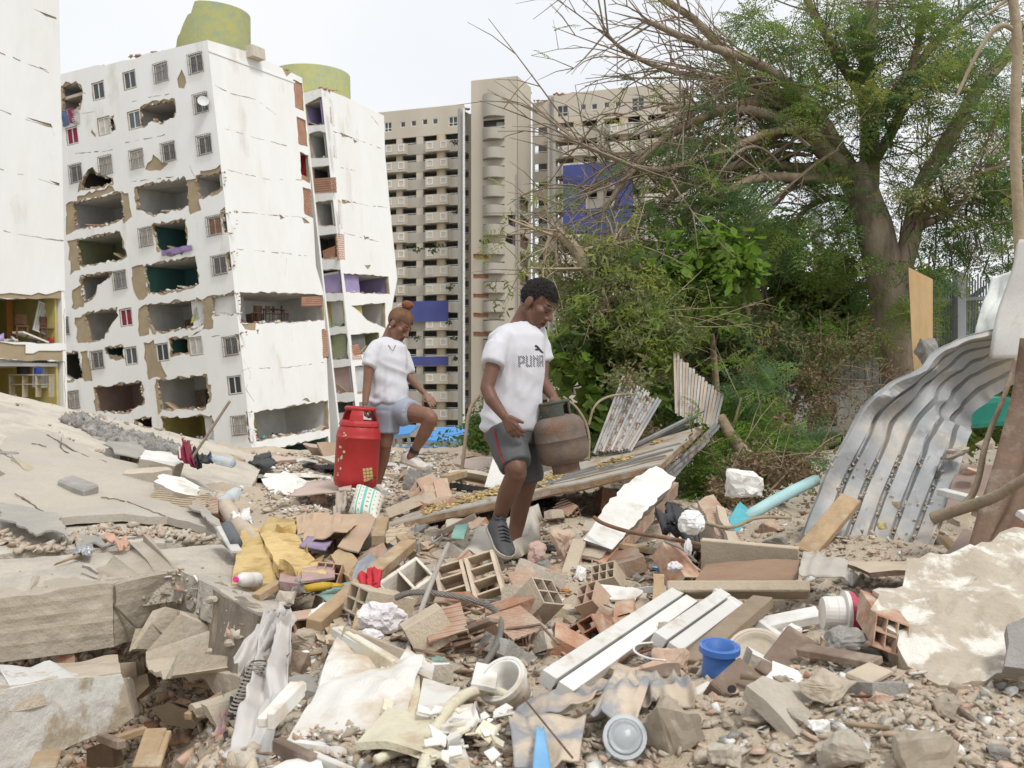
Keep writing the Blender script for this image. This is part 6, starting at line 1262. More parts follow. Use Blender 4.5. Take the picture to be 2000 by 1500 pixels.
cloth([(990,1405,2.9),(1150,1390,2.95),(1195,1315,3.3),(1010,1372,3.05)],26,16,.006,.03,4,matg,'grey_mat','left fold of the dusty grey rubber mat in the foreground','mat',49,.012)
cloth([(1155,1395,2.85),(1245,1410,2.8),(1272,1338,3.1),(1205,1310,3.3)],20,18,.006,.03,4,matg,'grey_mat','middle peaked fold of the dusty grey rubber mat','mat',50,.01)
cloth([(1245,1372,3.0),(1360,1368,2.95),(1345,1325,3.2),(1240,1308,3.3)],22,12,.006,.03,4,matg,'grey_mat','right fold of the dusty grey rubber mat near the blue bucket','mat',51,.012)
cloth([(1005,1500,2.55),(1130,1495,2.6),(1145,1395,2.92),(992,1400,2.9)],24,20,.006,.02,3,matg,'grey_mat','lower hanging part of the dusty grey rubber mat at the bottom edge','mat',52,.012)
m=MB();G=patch(P(1040,1500,2.45),P(1078,1505,2.45),P(1062,1418,2.7),P(1048,1416,2.7),8,12);G[...,1]-=.03*np.sin(np.linspace(0,np.pi,9))[None];m.thick(G,.006);put(m,'blue_bottle_shell',mat('light_blue',(.22,.46,.70),(.16,.36,.60),5,rough=.4),'crushed light blue plastic shell on the lower grey mat','plastic shell',smooth=True)
rod([(1022,1362,3.0),(1065,1415,2.7),(1118,1480,2.45)],.003,'thin dark wire lying over the dusty grey mat',rust,'wire','wire',5)
m=slabby([P(1405,1382,3.05),P(1500,1378,3.05),P(1502,1415,2.9),P(1408,1422,2.9)],.06,.004,.05,.01,66);put(m,'brick_half',[brick_pale,dustc],'upper half of a pale pink brick in the lower right rubble','brick')
m=slabby([P(1402,1424,2.88),P(1470,1420,2.88),P(1440,1452,2.75),P(1410,1452,2.75)],.05,.004,.05,.01,67);put(m,'brick_half',[brick_pale,brick_pale],'lower broken half of the pale pink brick','brick')
m=slabby([P(1672,1412,2.85),P(1690,1400,2.9),P(1772,1418,2.85),P(1770,1460,2.7),P(1668,1442,2.75)],.06,.004,.04,.012,68);put(m,'ribbed_brick_piece',[mat('ribbed_tan2',(.58,.50,.39),(.52,.44,.33),5,bump=.8,wave=(30,'Z')),dustc],'tan ribbed brick piece lying near the lower right corner','brick')
m=slabby([P(1890,1412,2.9),P(1930,1382,3.0),P(1962,1430,2.8),P(1940,1432,2.8)],.04,.006,.05,.008,69);put(m,'plaster_shard',[plaster,dustc],'bright white triangular plaster shard near the right edge','plaster shard')
m=slabby([P(1850,1410,2.85),P(1880,1415,2.85),P(1985,1490,2.5),P(1930,1495,2.5),P(1870,1450,2.7)],.06,.01,.05,.012,70);put(m,'stone_slab',[dustc,concrete],'long flat tan stone slab in the lower right corner','stone')
for i,(x,y,w,lab,mt,bx,sd) in enumerate([(1310,1425,130,'large rounded beige concrete lump right of the clear lid',dustc,(1,.8,.95),11),(1640,1255,110,'broad cracked grey concrete lump left of the clay cells',concrete_grey,(1,.8,.6),12),(1600,1200,46,'upright grey stone left of the pink bucket',concrete_grey,(.7,.7,1),13),(1560,1190,34,'pale stone above the brown timber',concrete,(1,.8,.8),14),(1620,1345,110,'wide tan lump in front of the grey concrete lump',dustc,(1,.8,.5),15),(1540,1340,70,'brownish stone right of the large timber',dustc,(1,.8,.7),16),(1695,1275,60,'grey-green stone shard below the clay cells',concrete_grey,(1,.5,.4),17),(1800,1470,150,'large dark tan boulder at the bottom right',dustc,(1,.8,.7),18),(1640,1470,110,'beige boulder at the bottom, left of the ribbed brick piece',concrete,(1,.8,.7),19),(1060,1490,110,'beige lump at the bottom edge before the grey mat',dustc,(1,.7,.8),20),(1480,1405,60,'small tan lump right of the pink brick',dustc,(1,.8,.6),22),(1410,1475,80,'grey lump at the bottom left of the pink brick',concrete,(1,.7,.6),23),(1560,1400,60,'rough beige lump between pink brick and ribbed piece',concrete,(1,.8,.6),24),(1850,1380,70,'round dusty lump above the long stone slab',dustc,(1,.8,.6),25),(1720,1365,50,'small red brick lump in the lower right rubble',brick_pale,(1,.7,.5),26),(1600,1420,46,'pale stone in the middle of the lower right rubble',plaster,(1,.8,.6),27),(1300,1250,70,'tall tan stone between the two white profiles',dustc,(.7,.6,1.1),28),(1310,1290,80,'tan stone with flat pink face left of the blue bucket',brick_pale,(1,.7,.7),29),(1950,1470,60,'grey stone at the very lower right corner',concrete_grey,(1,.8,.5),30),(1545,1235,50,'whitish stone behind the round dusty lid',plaster,(1,.8,.6),31),(1655,1130,46,'white plaster lump at the end of the torn grey sheet',plaster,(1,.8,.6),32),(935,1360,60,'flat brown tile piece left of the white tub',brick_pale,(1,.8,.2),33),(985,1320,50,'curved orange tile shard above the white tub',brick,(1,.5,.2),34)]):
 p=G_(x,y+w*.25);chunk(x,y,w,lab,mt,'stone' if 'stone' in lab else ('tile_shard' if 'tile' in lab else 'concrete_lump'),'rubble',bx,1000+sd,Y=p.y,up=.0)
 # ---- left middle stones under the foam and the torn plastic film
for i,(x,y,w,lab,mt,bx,sd) in enumerate([(520,1158,46,'rounded pale stone below the left foam sheet',concrete,(1,.8,.9),40),(560,1172,54,'grey-white block below the foam sheets',concrete,(1,.8,.8),41),(585,1145,48,'grey stone under the yellow glove',concrete_grey,(1,.8,.7),42),(632,1205,70,'white-faced brick lump left of the long wooden beam',plaster,(1,.8,.7),43),(600,1250,70,'dusty mortar lump at the top of the clear film',dustc,(1,.8,.8),44),(580,1330,150,'big reddish-brown wall lump behind the clear film',mat('reddish_lump',(.40,.31,.24),(.33,.24,.18),4,bump=.5),(.8,.8,1.1),45)]):  # the big wall lump gets its own reddish brown
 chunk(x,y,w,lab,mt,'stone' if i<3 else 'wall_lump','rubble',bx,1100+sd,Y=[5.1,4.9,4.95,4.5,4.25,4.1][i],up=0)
plank((500,1168,4.85),(545,1140,5.0),.05,.04,'short wood offcut among the stones below the foam',wood,'wood_offcut','wood block')
film=mat('plastic_film',(.74,.71,.68),(.66,.63,.60),3,rough=.35,bump=.1,alpha=.66,fine=.03,spec=.5)
cloth([(447,1312,3.9),(480,1335,3.85),(580,1190,4.5),(545,1190,4.55)],24,26,.003,.05,4,film,'plastic_film','upper bunched sheet of milky plastic film hanging from the slab end','plastic film',53,.03,jag=.5)
cloth([(452,1520,3.1),(545,1520,3.0),(570,1215,4.3),(520,1230,4.3)],30,44,.003,.05,3.5,film,'plastic_film','long milky plastic film hanging down to the bottom edge','plastic film',54,.03,foldn=4)
fl=mat('floral_cloth',(.50,.42,.38),(.46,.16,.20),9,bump=.15,spots=(.20,.26,.17),spscale=12,spth=.6)
cloth([(415,1440,4.0),(440,1455,3.95),(455,1365,4.2),(435,1358,4.25)],12,20,.008,.03,6,fl,'floral_cloth','pink flowered cloth strip hanging in the hollow','cloth',55,.02);cloth([(445,1480,3.8),(475,1470,3.8),(480,1380,4.1),(455,1370,4.2)],12,20,.008,.04,6,dark_cloth,'dark_rag','dark rag hanging beside the flowered cloth','cloth',56,.02)
m=MB();c0_=P(505,1295,3.85)
for k in range(14):m.lathe([(.03,-.004),(.036,0),(.03,.004)],12,Matrix.Translation(c0_+Vector((-.006*k,0,-.0135*k))))
put(m,'corrugated_hose',mat('hose',(.30,.28,.25)),'ribbed grey hose hanging behind the milky film','hose')
# ---- boards and tiles inside the hollow
for i,(a,b,w,h,lab) in enumerate([((280,1500,3.7),(305,1425,3.9),.08,.02,'left of two brown slats standing in the hollow'),((300,1500,3.7),(322,1430,3.9),.05,.02,'right of two brown slats standing in the hollow'),((365,1400,4.2),(435,1358,4.4),.035,.03,'thin pointed stick in the hollow below the slab'),((225,1445,4.2),(285,1425,4.3),.03,.03,'splintered stick beside the painted beam'),((198,1440,4.2),(238,1455,4.0),.035,.035,'short round stick under the painted beam'),((82,1505,3.5),(95,1470,3.7),.09,.02,'tan board corner at the bottom left under the beam')]):plank(a,b,w,h,lab,wood_dark if i in (4,) else wood,'wooden_strip','strip')
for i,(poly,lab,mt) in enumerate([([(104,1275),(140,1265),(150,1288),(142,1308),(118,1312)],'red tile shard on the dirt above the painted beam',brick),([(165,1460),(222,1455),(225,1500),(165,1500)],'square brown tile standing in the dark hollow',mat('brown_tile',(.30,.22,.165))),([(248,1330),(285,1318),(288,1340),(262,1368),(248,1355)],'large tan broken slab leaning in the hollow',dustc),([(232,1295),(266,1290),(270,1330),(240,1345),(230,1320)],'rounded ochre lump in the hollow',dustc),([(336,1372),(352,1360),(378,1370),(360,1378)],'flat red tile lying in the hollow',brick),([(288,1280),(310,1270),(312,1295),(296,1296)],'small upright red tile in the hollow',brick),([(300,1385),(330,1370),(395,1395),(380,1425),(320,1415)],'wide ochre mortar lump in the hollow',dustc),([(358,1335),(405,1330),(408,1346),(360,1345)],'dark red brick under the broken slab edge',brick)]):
 Yb=4.75-.25*max(0,(poly[0][1]-1330))/130;m=slabby([P(x,y,Yb+(1-(y-1260)/260)*.15) for x,y in poly],.05 if mt in (brick,) else .12,.008,.05,.012,1200+i);mt=mat('hollow_brown',(.34,.27,.195),(.26,.20,.14),6,bump=.6) if mt is dustc else mt;put(m,'tile_shard' if 'tile' in lab else 'broken_lump',[mt,mat('hollow_brown',(.34,.27,.195))],lab,'tile' if 'tile' in lab else 'rubble')  # darker brown replaces the dust colour here, also on sides and backs
 # ---- yard items far behind: teal counter, small boxes
m=MB();m.obox(P(600,912,30),P(624,912,30)-P(600,912,30),(0,.5,0),P(600,886,30)-P(600,912,30));put(m,'turquoise_counter',mat('turq_far',(.11,.50,.47)),'turquoise cabinet standing below the open ground floor behind the slab','cabinet')
m=MB();m.obox(P(762,916,13),P(776,916,13)-P(762,916,13),(0,.1,0),P(762,906,13)-P(762,916,13));put(m,'white_box',plaster,'small white box on the far rubble behind the standing leg of the woman','box',bevel=.01)
wsheet([(740,908,13.2),(800,895,13.6),(812,878,14.5),(765,885,14.5)],'pale blue-white roof sheet sticking out behind the woman',120,.03,.03,.3,mt=mat('pale_sheet',(.55,.64,.66)),name='pale_sheet')
for i,(poly,lab,mt) in enumerate([([(482,902),(500,890),(545,905),(520,915)],'dark tarpaulin scrap on the far crest of the rubble',dark_cloth),([(555,925),(600,918),(640,930),(600,940)],'black sheet on the far rubble left of the red cylinder',dark_cloth),([(500,915),(560,912),(575,930),(520,935)],'white sheet on the far rubble crest',plaster),([(580,930),(630,922),(650,945),(600,948)],'creased white board beside the black sheet',plaster),([(400,912),(440,908),(445,915),(408,923)],'white plaster plate at the far end of the slab',plaster),([(800,905),(845,912),(830,922),(795,915)],'white plate under the raised shoe of the woman',plaster)]):
 cloth([(poly[0][0],poly[0][1],11.5),(poly[3][0],poly[3][1],11),(poly[2][0],poly[2][1],11.4),(poly[1][0],poly[1][1],12)],10,8,.02,.05,3,mt,'far_sheet',lab,'sheet',130+i,smooth=False,jag=.3)
plank((470,900,11.5),(430,885,12),.12,.03,'tan wooden plank at the far end of the slab',wood);plank((870,935,9),(905,925,9.4),.08,.06,'short wooden beam on the far rubble left of the man',wood);plank((700,905,12),(640,918,11.5),.06,.03,'thin plank lying behind the red cylinder',wood)
chunk(815,940,60,'round concrete lump with a pipe hole behind the woman',concrete_grey,'concrete_lump','rubble',(1,.8,.9),91,Y=8.6,up=.1)
rod([(900,935,11),(908,870,11),(915,800,11.2),(935,772,11.4)],.022,'thin bent dry stalk standing between the woman and the man',bark_pale,'dry_stalk','stalk',6)
# ---- individual pieces of rubble, nearest first; alike ones share a group
rgp=random.Random(2024);protos={}
def proto_me(kind,k,mt,box,amp):
 key=(kind,k)
 if key not in protos:me=chunk_mesh(2000+31*k+len(kind),18,box,amp,1);me.materials.append(mt);protos[key]=me
 return protos[key]
marks=[(480,930,'the far end of the roof slab'),(600,930,'the red gas cylinder'),(520,990,'the dusty pipe'),(720,985,'the patterned pillow'),(840,960,'the broken clay blocks'),(1000,960,'the roof panel'),(640,1020,'the cardboard sheets'),(560,1140,'the yellow foam sheets'),(790,1130,'the whitewashed hollow block'),(930,1130,'the tan hollow blocks'),(1030,1110,'the lower shoe of the man'),(1150,1050,'the long wall piece'),(1340,1020,'the styrofoam lump'),(740,1240,'the crumpled paper'),(700,1350,'the white plastic shell'),(900,1260,'the looped steel bar'),(1010,1340,'the white plastic tub'),(1100,1230,'the brown dirt'),(1220,1180,'the white-capped mortar lump'),(1240,1260,'the long white profile'),(1400,1320,'the blue bucket'),(1440,1150,'the level plank'),(1220,1440,'the clear lid'),(1070,1440,'the grey rubber mat'),(1540,1300,'the large brown timber'),(1640,1200,'the pink bucket'),(1450,1400,'the pale pink brick'),(1640,1340,'the wide tan lump'),(1720,1430,'the ribbed brick piece'),(1850,1330,'the huge plastered lump'),(1930,1410,'the white triangular shard'),(1920,1480,'the lower right corner'),(1560,1470,'the bottom edge')]
kinds=[('concrete_chunk','beige concrete chunk lying loose in the rubble',dustc,(1,.8,.6),.05,150,14,46),('grey_concrete_chunk','grey concrete chunk lying loose in the rubble',concrete_grey,(1,.75,.55),.05,60,12,40),('brick_fragment','red clay brick fragment lying loose in the rubble',brick,(1,.55,.3),.02,95,12,38),('brick_fragment','pale pink brick fragment lying loose in the rubble',brick_pale,(1,.6,.4),.03,110,12,42),('plaster_flake','white plaster flake lying loose in the rubble',plaster,(1,.75,.22),.02,95,10,36),('slab_flake','flat tan screed flake lying loose in the rubble',concrete,(1,.7,.2),.03,110,14,50),('wood_splinter','splintered piece of wood lying loose in the rubble',wood,(1,.14,.1),.01,70,26,70)]
for (nm,lab,mt,bx,amp,n,w0,w1) in kinds:
 c=0
 while c<n:
  if rgp.random()<.45:px,py=rgp.uniform(560,1400),rgp.uniform(1000,1340)
  elif rgp.random()<.5:px,py=rgp.uniform(1000,2010),rgp.uniform(1200,1510)
  else :px,py=rgp.uniform(430,1100),rgp.uniform(905,1060)
  if inpoly(px,py,slab_outline):continue
  p=G_(px,py)
  if p.y>14 or p.z<-1.9:continue
  w=(w0+(w1-w0)*rgp.random()**1.7)*(1 if p.y<5.5 else .65);s=w/2000*p.y;o=bpy.data.objects.new(nm,proto_me(nm+lab[:4],c%7,mt,bx,amp));COL.objects.link(o)
  o.location=p+Vector((0,0,s*bx[2]*.22));o.scale=(s,s*rgp.uniform(.8,1.2),s*rgp.uniform(.8,1.2));o.rotation_euler=(rgp.gauss(0,.3),rgp.gauss(0,.3),rgp.uniform(0,6.28));lm=min(marks,key=lambda q:(q[0]-px)**2+(q[1]-py)**2)[2];L3=('large ' if w>w0+.5*(w1-w0) else 'small ' if w<w0+.18*(w1-w0) else 'middling ')+lab.split(' lying')[0]+' lying near '+lm;tag(o,L3,'rubble',L3+' group');c+=1
for k in range(26):
 px,py=rgp.uniform(640,1500),rgp.uniform(990,1350);p=G_(px,py,.02);a=rgp.uniform(0,6.28);l=rgp.uniform(.12,.4);q=[p+Vector((math.cos(a)*l*t+rgp.gauss(0,.03),math.sin(a)*l*t+rgp.gauss(0,.03),.05*math.sin(t*3)+rgp.uniform(0,.03))) for t in (0,.3,.6,1)]
 m=MB();m.tube(q,rgp.choice([.003,.004,.006]),5);lm=min(marks,key=lambda q:(q[0]-px)**2+(q[1]-py)**2)[2];put(m,'bent_wire',[steel_dark,rust,wood_dark][k%3],['grey','rusty','brown'][k%3]+' bent wire lying near '+lm,'wire','bent wires',smooth=True)
scr=[('white',paper),('pale blue',mat('light_blue',(.2,.4,.6))),('orange',mat('orange_rag',(.50,.24,.08),None,6,bump=.2)),('dark',dark_cloth),('cream',mat('beige_cloth',(.47,.4,.33))),('teal',mat('green_sheet',(.17,.27,.235)))]
for k in range(30):
 px,py=rgp.uniform(620,1420),rgp.uniform(960,1340);nm,mt=scr[k%6];lm=min(marks,key=lambda q:(q[0]-px)**2+(q[1]-py)**2)[2]
 crumple(px,py,rgp.uniform(18,42),mt,'plastic_scrap','crumpled '+nm+' scrap lying near '+lm,'scrap',300+k,(1,rgp.uniform(.5,1),rgp.uniform(.25,.5)))['group']=nm+' scraps'
 # ---- bigger overlapping pieces that make up the pile
def near(px,py):return min(marks,key=lambda q:(q[0]-px)**2+(q[1]-py)**2)[2]
def spot():
 while True:
  px,py=(rgp.uniform(560,1420),rgp.uniform(985,1345)) if rgp.random()<.8 else (rgp.uniform(1380,1760),rgp.uniform(1180,1400))
  p=G_(px,py)
  if not inpoly(px,py,slab_outline) and p.y<9 and p.z>-1.6 and not (930<px<1040 and 1000<py<1140) and not inpoly(px,py,[(1060,1370),(1050,1330),(1330,1150),(1450,1165),(1170,1370)]) and not (440<px<650 and 1000<py<1150) and not (1340<px<1480 and py>1230):return px,py,p
def axes(t=.5):
 e=Matrix.Rotation(rgp.uniform(0,6.28),3,'Z')@Matrix.Rotation(rgp.gauss(0,t),3,'X')@Matrix.Rotation(rgp.gauss(0,t),3,'Y');return e.col[0],e.col[1],e.col[2]
for k in range(34):
 px,py,p=spot()
 while py>1290 or px>1420:px,py,p=spot()
 x,y,z=axes(.5);mt=[brick,brick_pale,block_tan,ribbed_brick][k%4];m=MB();w,h,l=rgp.uniform(.1,.17),rgp.uniform(.1,.14),rgp.uniform(.12,.26);hollow(m,p-x*w*.5-z*.03,x*w,z*h,y*l,rgp.choice([2,2,3]),2,.2);put(m,'hollow_brick',mt,['red','pale pink','tan','ribbed red'][k%4]+' broken hollow clay brick lying near '+near(px,py),'brick','broken hollow bricks')
for k in range(60):
 px,py,p=spot();x,y,z=axes(.35);s=rgp.uniform(.07,.2);n=rgp.choice([4,5,6]);a0=rgp.uniform(0,6);poly=[p+z*.02+x*(s*rgp.uniform(.7,1.1)*math.cos(a0+6.283*i/n))+y*(s*rgp.uniform(.5,.9)*math.sin(a0+6.283*i/n)) for i in range(n)];i=k%5;mt=[dustc,plaster,concrete,concrete_grey,brick_pale][i]
 m=slabby(poly,rgp.uniform(.03,.09),.008,.05,.012,3000+k);put(m,'slab_fragment',[mt,[dustc,concrete,concrete,concrete_grey,brick][i]],['dusty beige','white plastered','tan concrete','grey concrete','pinkish clay'][i]+' slab fragment near '+near(px,py),'rubble','slab fragments')
for k in range(26):
 px,py,p=spot();x,y,z=axes(.22);l=rgp.uniform(.2,.55);m=MB();m.bar(p-x*l*.5+Vector((0,0,.03)),p+x*l*.5+Vector((0,0,.04)),rgp.uniform(.03,.09),rgp.uniform(.015,.04),z);mt=[wood,mat('dusty_plank',(.5,.42,.32)),mat('white_paint_wood',(.68,.67,.64)),wood_dark][k%4];put(m,'loose_board',mt,['bare','dusty','white painted','dark'][k%4]+' loose board piece lying near '+near(px,py),'board','loose boards',bevel=.003)
for k in range(46):
 px,py=rgp.uniform(440,1000),rgp.uniform(893,965);p=G_(px,py)
 if p.y>14 or inpoly(px,py,slab_outline):continue
 x,y,z=axes(.2);s=rgp.uniform(.12,.42);i=k%6;mt=[plaster,mat('dusty_pink',(.5,.4,.345)),concrete,card,mat('white_paint_wood',(.68,.67,.64)),dark_cloth][i];nm=['white plaster plate','dusty pink panel','tan concrete plate','brown cardboard piece','white painted board','dark cloth scrap'][i]
 if i==4:m=MB();m.bar(p-x*s+z*.03,p+x*s+z*.05,.08,.03,z)
 else :m=slabby([p+z*.04+x*(s*math.cos(a))+y*(s*.7*math.sin(a)) for a in (rgp.uniform(0,.8),1.5,2.6,3.7,5.2)],.04,.012,.1,.02,5000+k)
 put(m,'far_scrap',mt if i==4 else [mt,mt],nm+' on far rubble near '+near(px,py),'rubble',nm+'s on the far rubble')
 # ================================================================ people and what they carry
def cap_mesh(m,a,ra,b,rb,n=14):
 a,b=Vector(a),Vector(b);d=b-a;L_=d.length
 if L_<1e-5:d=Vector((0,0,1));L_=1e-5
 z=d.normalized();x=z.orthogonal().normalized();y=z.cross(x);M=Matrix((x,y,z)).transposed().to_4x4();M.translation=a;pr=[]
 for k in range(6):t=-math.pi/2+(math.pi/2)*k/5;pr.append((max(1e-4,ra*math.cos(t)),ra*math.sin(t)))
 for k in range(6):t=(math.pi/2)*k/5;pr.append((max(1e-4,rb*math.cos(t)),L_+rb*math.sin(t)))
 m.lathe(pr,n,M)
def ell_mesh(m,c,rad,M3=None,n=18):
 M3=M3 or Matrix.Identity(3);M=M3.to_4x4();M.translation=Vector(c);pr=[(max(1e-4,math.cos(t)),math.sin(t)) for t in np.linspace(-math.pi/2,math.pi/2,13)]
 b=len(m.v);m.lathe(pr,n,Matrix.Identity(4))
 for i in range(b,len(m.v)):m.v[i]=tuple(M@Vector((m.v[i][0]*rad[0],m.v[i][1]*rad[1],m.v[i][2]*rad[2])))
def remeshed(m,voxel,smooth=6,fac=.5):
 """one continuous skin grown round overlapping volumes; returns vertex and quad arrays"""
 me=bpy.data.meshes.new('tmp');me.from_pydata(m.v,[],m.f);o=bpy.data.objects.new('tmp',me);COL.objects.link(o)
 r=o.modifiers.new('r','REMESH');r.mode='VOXEL';r.voxel_size=voxel;s=o.modifiers.new('s','SMOOTH');s.factor=fac;s.iterations=smooth
 bpy.context.view_layer.update();dg=bpy.context.evaluated_depsgraph_get();e=o.evaluated_get(dg);em=e.to_mesh()
 V=np.zeros(len(em.vertices)*3);em.vertices.foreach_get('co',V);N_=np.zeros(len(em.vertices)*3);em.vertices.foreach_get('normal',N_)
 F=[tuple(p.vertices) for p in em.polygons];e.to_mesh_clear();bpy.data.objects.remove(o);bpy.data.meshes.remove(me)
 return V.reshape(-1,3),N_.reshape(-1,3),F
def skin_part(name,V,F,mats,parent,mi=None):
 m=MB();m.v=[tuple(p) for p in V];m.f=F;m.m=[0]*len(F) if mi is None else list(mi);return m.build(name,mats,parent,smooth=True)
def frame3(f,u):
 f=Vector(f).normalized();u=Vector(u);l=u.cross(f).normalized();u=f.cross(l).normalized();return Matrix((f,l,u)).transposed()
def head_caps(m,c,M3,s):
 T=lambda x,y,z:Vector(c)+M3@(Vector((x,y,z))*s)
 E=lambda p,r:ell_mesh(m,T(*p),[q*s for q in r],M3);K=lambda a,ra,b,rb:cap_mesh(m,T(*a),ra*s,T(*b),rb*s)
 E((-.012,0,.035),(.097,.075,.088));E((.034,0,-.035),(.060,.060,.082));E((.040,0,-.078),(.044,.050,.042));E((.072,0,-.106),(.021,.024,.018))
 K((-.005,.052,-.055),.022,(.055,.03,-.100),.017);K((-.005,-.052,-.055),.022,(.055,-.03,-.100),.017)
 K((.072,-.040,.016),.015,(.084,-.012,.014),.014);K((.072,.040,.016),.015,(.084,.012,.014),.014)
 K((.091,0,.006),.010,(.113,0,-.032),.0135);E((.100,.013,-.038),(.012,.010,.009));E((.100,-.013,-.038),(.012,.010,.009))
 K((.084,-.022,-.066),.008,(.097,0,-.062),.010);K((.084,.022,-.066),.008,(.097,0,-.062),.010);K((.083,-.017,-.079),.009,(.094,0,-.080),.011);K((.083,.017,-.079),.009,(.094,0,-.080),.011)
 E((.056,.046,-.018),(.028,.022,.022));E((.056,-.046,-.018),(.028,.022,.022))
 for q in (1,-1):E((.070,.031*q,-.005),(.013,.015,.011));E((-.008,.076*q,-.012),(.022,.010,.033));E((-.002,.074*q,-.034),(.012,.010,.012))
def face_mats(V,F,c,M3,s):
 """lips, brows and lash lines by their place on the head"""
 Mi=np.array(M3.transposed());cen=np.array([np.mean([V[i] for i in f],axis=0) for f in F]);L_=(cen-np.array(c))@Mi.T/s;x,y,z=L_.T;ay=np.abs(y);mi=np.zeros(len(F),int)
 mi[(x>.082)&(ay<.023)&(z<-.058)&(z>-.088)]=1
 mi[(x>.055)&(ay>.013)&(ay<.05)&(np.abs(z-(.027-.10*np.abs(ay-.03)))<.0042)]=2
 mi[(x>.066)&(ay>.02)&(ay<.042)&(np.abs(z-(-.010-.12*np.abs(ay-.031)))<.0026)]=2
 mi[(np.abs(z+.071)<.002)&(x>.085)&(ay<.02)]=2
 return mi
def hair_cap(m_,c,M3,s,keep,rad,cen,amp,seed,parent,name,mt,sc=60):
 bm=bmesh.new();bmesh.ops.create_icosphere(bm,subdivisions=6,radius=1);co=np.array([v.co[:] for v in bm.verts]);p=co*np.array(rad)+np.array(cen)
 ok=np.array([keep(*q) for q in p]);nrm=co;d=amp*(vnoise(p,sc,seed)+.6*vnoise(p,sc*2.1,seed+1));q=p+nrm*d[:,None]
 # sink the rim into the head so no edge stands off
 W=np.array(c)[None]+(q*s)@np.array(M3).T;fs=[tuple(v.index for v in f.verts) for f in bm.faces];bm.free()
 fs=[f for f in fs if all(ok[i] for i in f)];m=MB();m.v=[tuple(w) for w in W];m.f=fs;m.m=[0]*len(fs)
 o=m.build(name,mt,parent,smooth=False);bmm=bmesh.new();bmm.from_mesh(o.data);bmesh.ops.delete(bmm,geom=[v for v in bmm.verts if not v.link_faces],context='VERTS');r=bmesh.ops.solidify(bmm,geom=bmm.faces[:],thickness=.006*s);bmm.to_mesh(o.data);bmm.free();return o
def hand_caps(m,w,d,n,s,curl,size=1.,spread=.004,thumb=(.55,.75,.35)):
 """palm, four fingers of different lengths and a thumb leaving the side of the palm; n points out of the palm, s to the thumb"""
 w,d,n,s=Vector(w),Vector(d).normalized(),Vector(n).normalized(),Vector(s).normalized();k=size
 kn=[w+d*(.083*k)+s*(.030*k),w+d*(.088*k)+s*(.010*k),w+d*(.085*k)-s*(.010*k),w+d*(.078*k)-s*(.028*k)]
 for q in kn:cap_mesh(m,w+(q-w)*.12,.019*k,q,.0125*k,10)
 for q,l,sp in zip(kn,(.072,.080,.074,.058),(.9,.3,-.3,-.9)):
  p=q;ang=0;r=.0098*k
  for seg,(fr,c) in enumerate(zip((.45,.31,.24),curl)):
   ang+=c;dr=(d*math.cos(ang)+n*math.sin(ang)+s*(sp*spread*10)).normalized();e=p+dr*(l*fr*k);cap_mesh(m,p,r,e,r*.9,8);p=e;r*=.9
 t0=w+d*(.028*k)+s*(.026*k);td=(d*thumb[0]+s*thumb[1]+n*thumb[2]).normalized();t1=t0+td*(.04*k);td2=(td+n*.5+d*.3).normalized();t2=t1+td2*(.032*k)
 cap_mesh(m,w+d*.015,.016*k,t0,.014*k,8);cap_mesh(m,t0,.014*k,t1,.0115*k,8);cap_mesh(m,t1,.0112*k,t2,.0095*k,8)
def loft(m,rings,n=28):
 """rings: centre, half width (x), half depth (y), closed ends"""
 vs=[]
 for (c,hw,hd,p) in rings:
  for j in range(n):
   a=2*math.pi*j/n;ca,sa=math.cos(a),math.sin(a);e=2/p;vs.append(Vector(c)+Vector((hw*math.copysign(abs(ca)**e,ca),hd*math.copysign(abs(sa)**e,sa),0)))
 k=len(rings);f=[(i*n+j,i*n+(j+1)%n,(i+1)*n+(j+1)%n,(i+1)*n+j) for i in range(k-1) for j in range(n)]
 f+=[tuple(range(n-1,-1,-1)),tuple(range((k-1)*n,k*n))];m.add(vs,f)
def wrinkle(V,N_,amp,sc,seed,axis=(1,1,.45)):
 p=V*np.array(axis);w=1-2*np.abs(vnoise(p,sc,seed));w2=1-2*np.abs(vnoise(p,sc*2.2,seed+3));return V+N_*(amp*(w+.45*w2))[:,None]
def folds(V,N_,amp,d,fr,seed,lo,hi):
 """long soft creases running across direction d, strongest low on the garment"""
 d=np.array(d)/np.linalg.norm(d);t=V@d;e=np.cross(d,[0,1.,0]);w=V@e;py=750-V[:,2]/V[:,1]*2000;k=np.clip((py-lo)/(hi-lo),0,1)
 r=1-2*np.abs(vnoise(np.stack([t*fr+.5*vnoise(V,5,seed),w*fr*.22,V[:,1]*2],1),1,seed+1));return V+N_*(amp*k*r)[:,None]
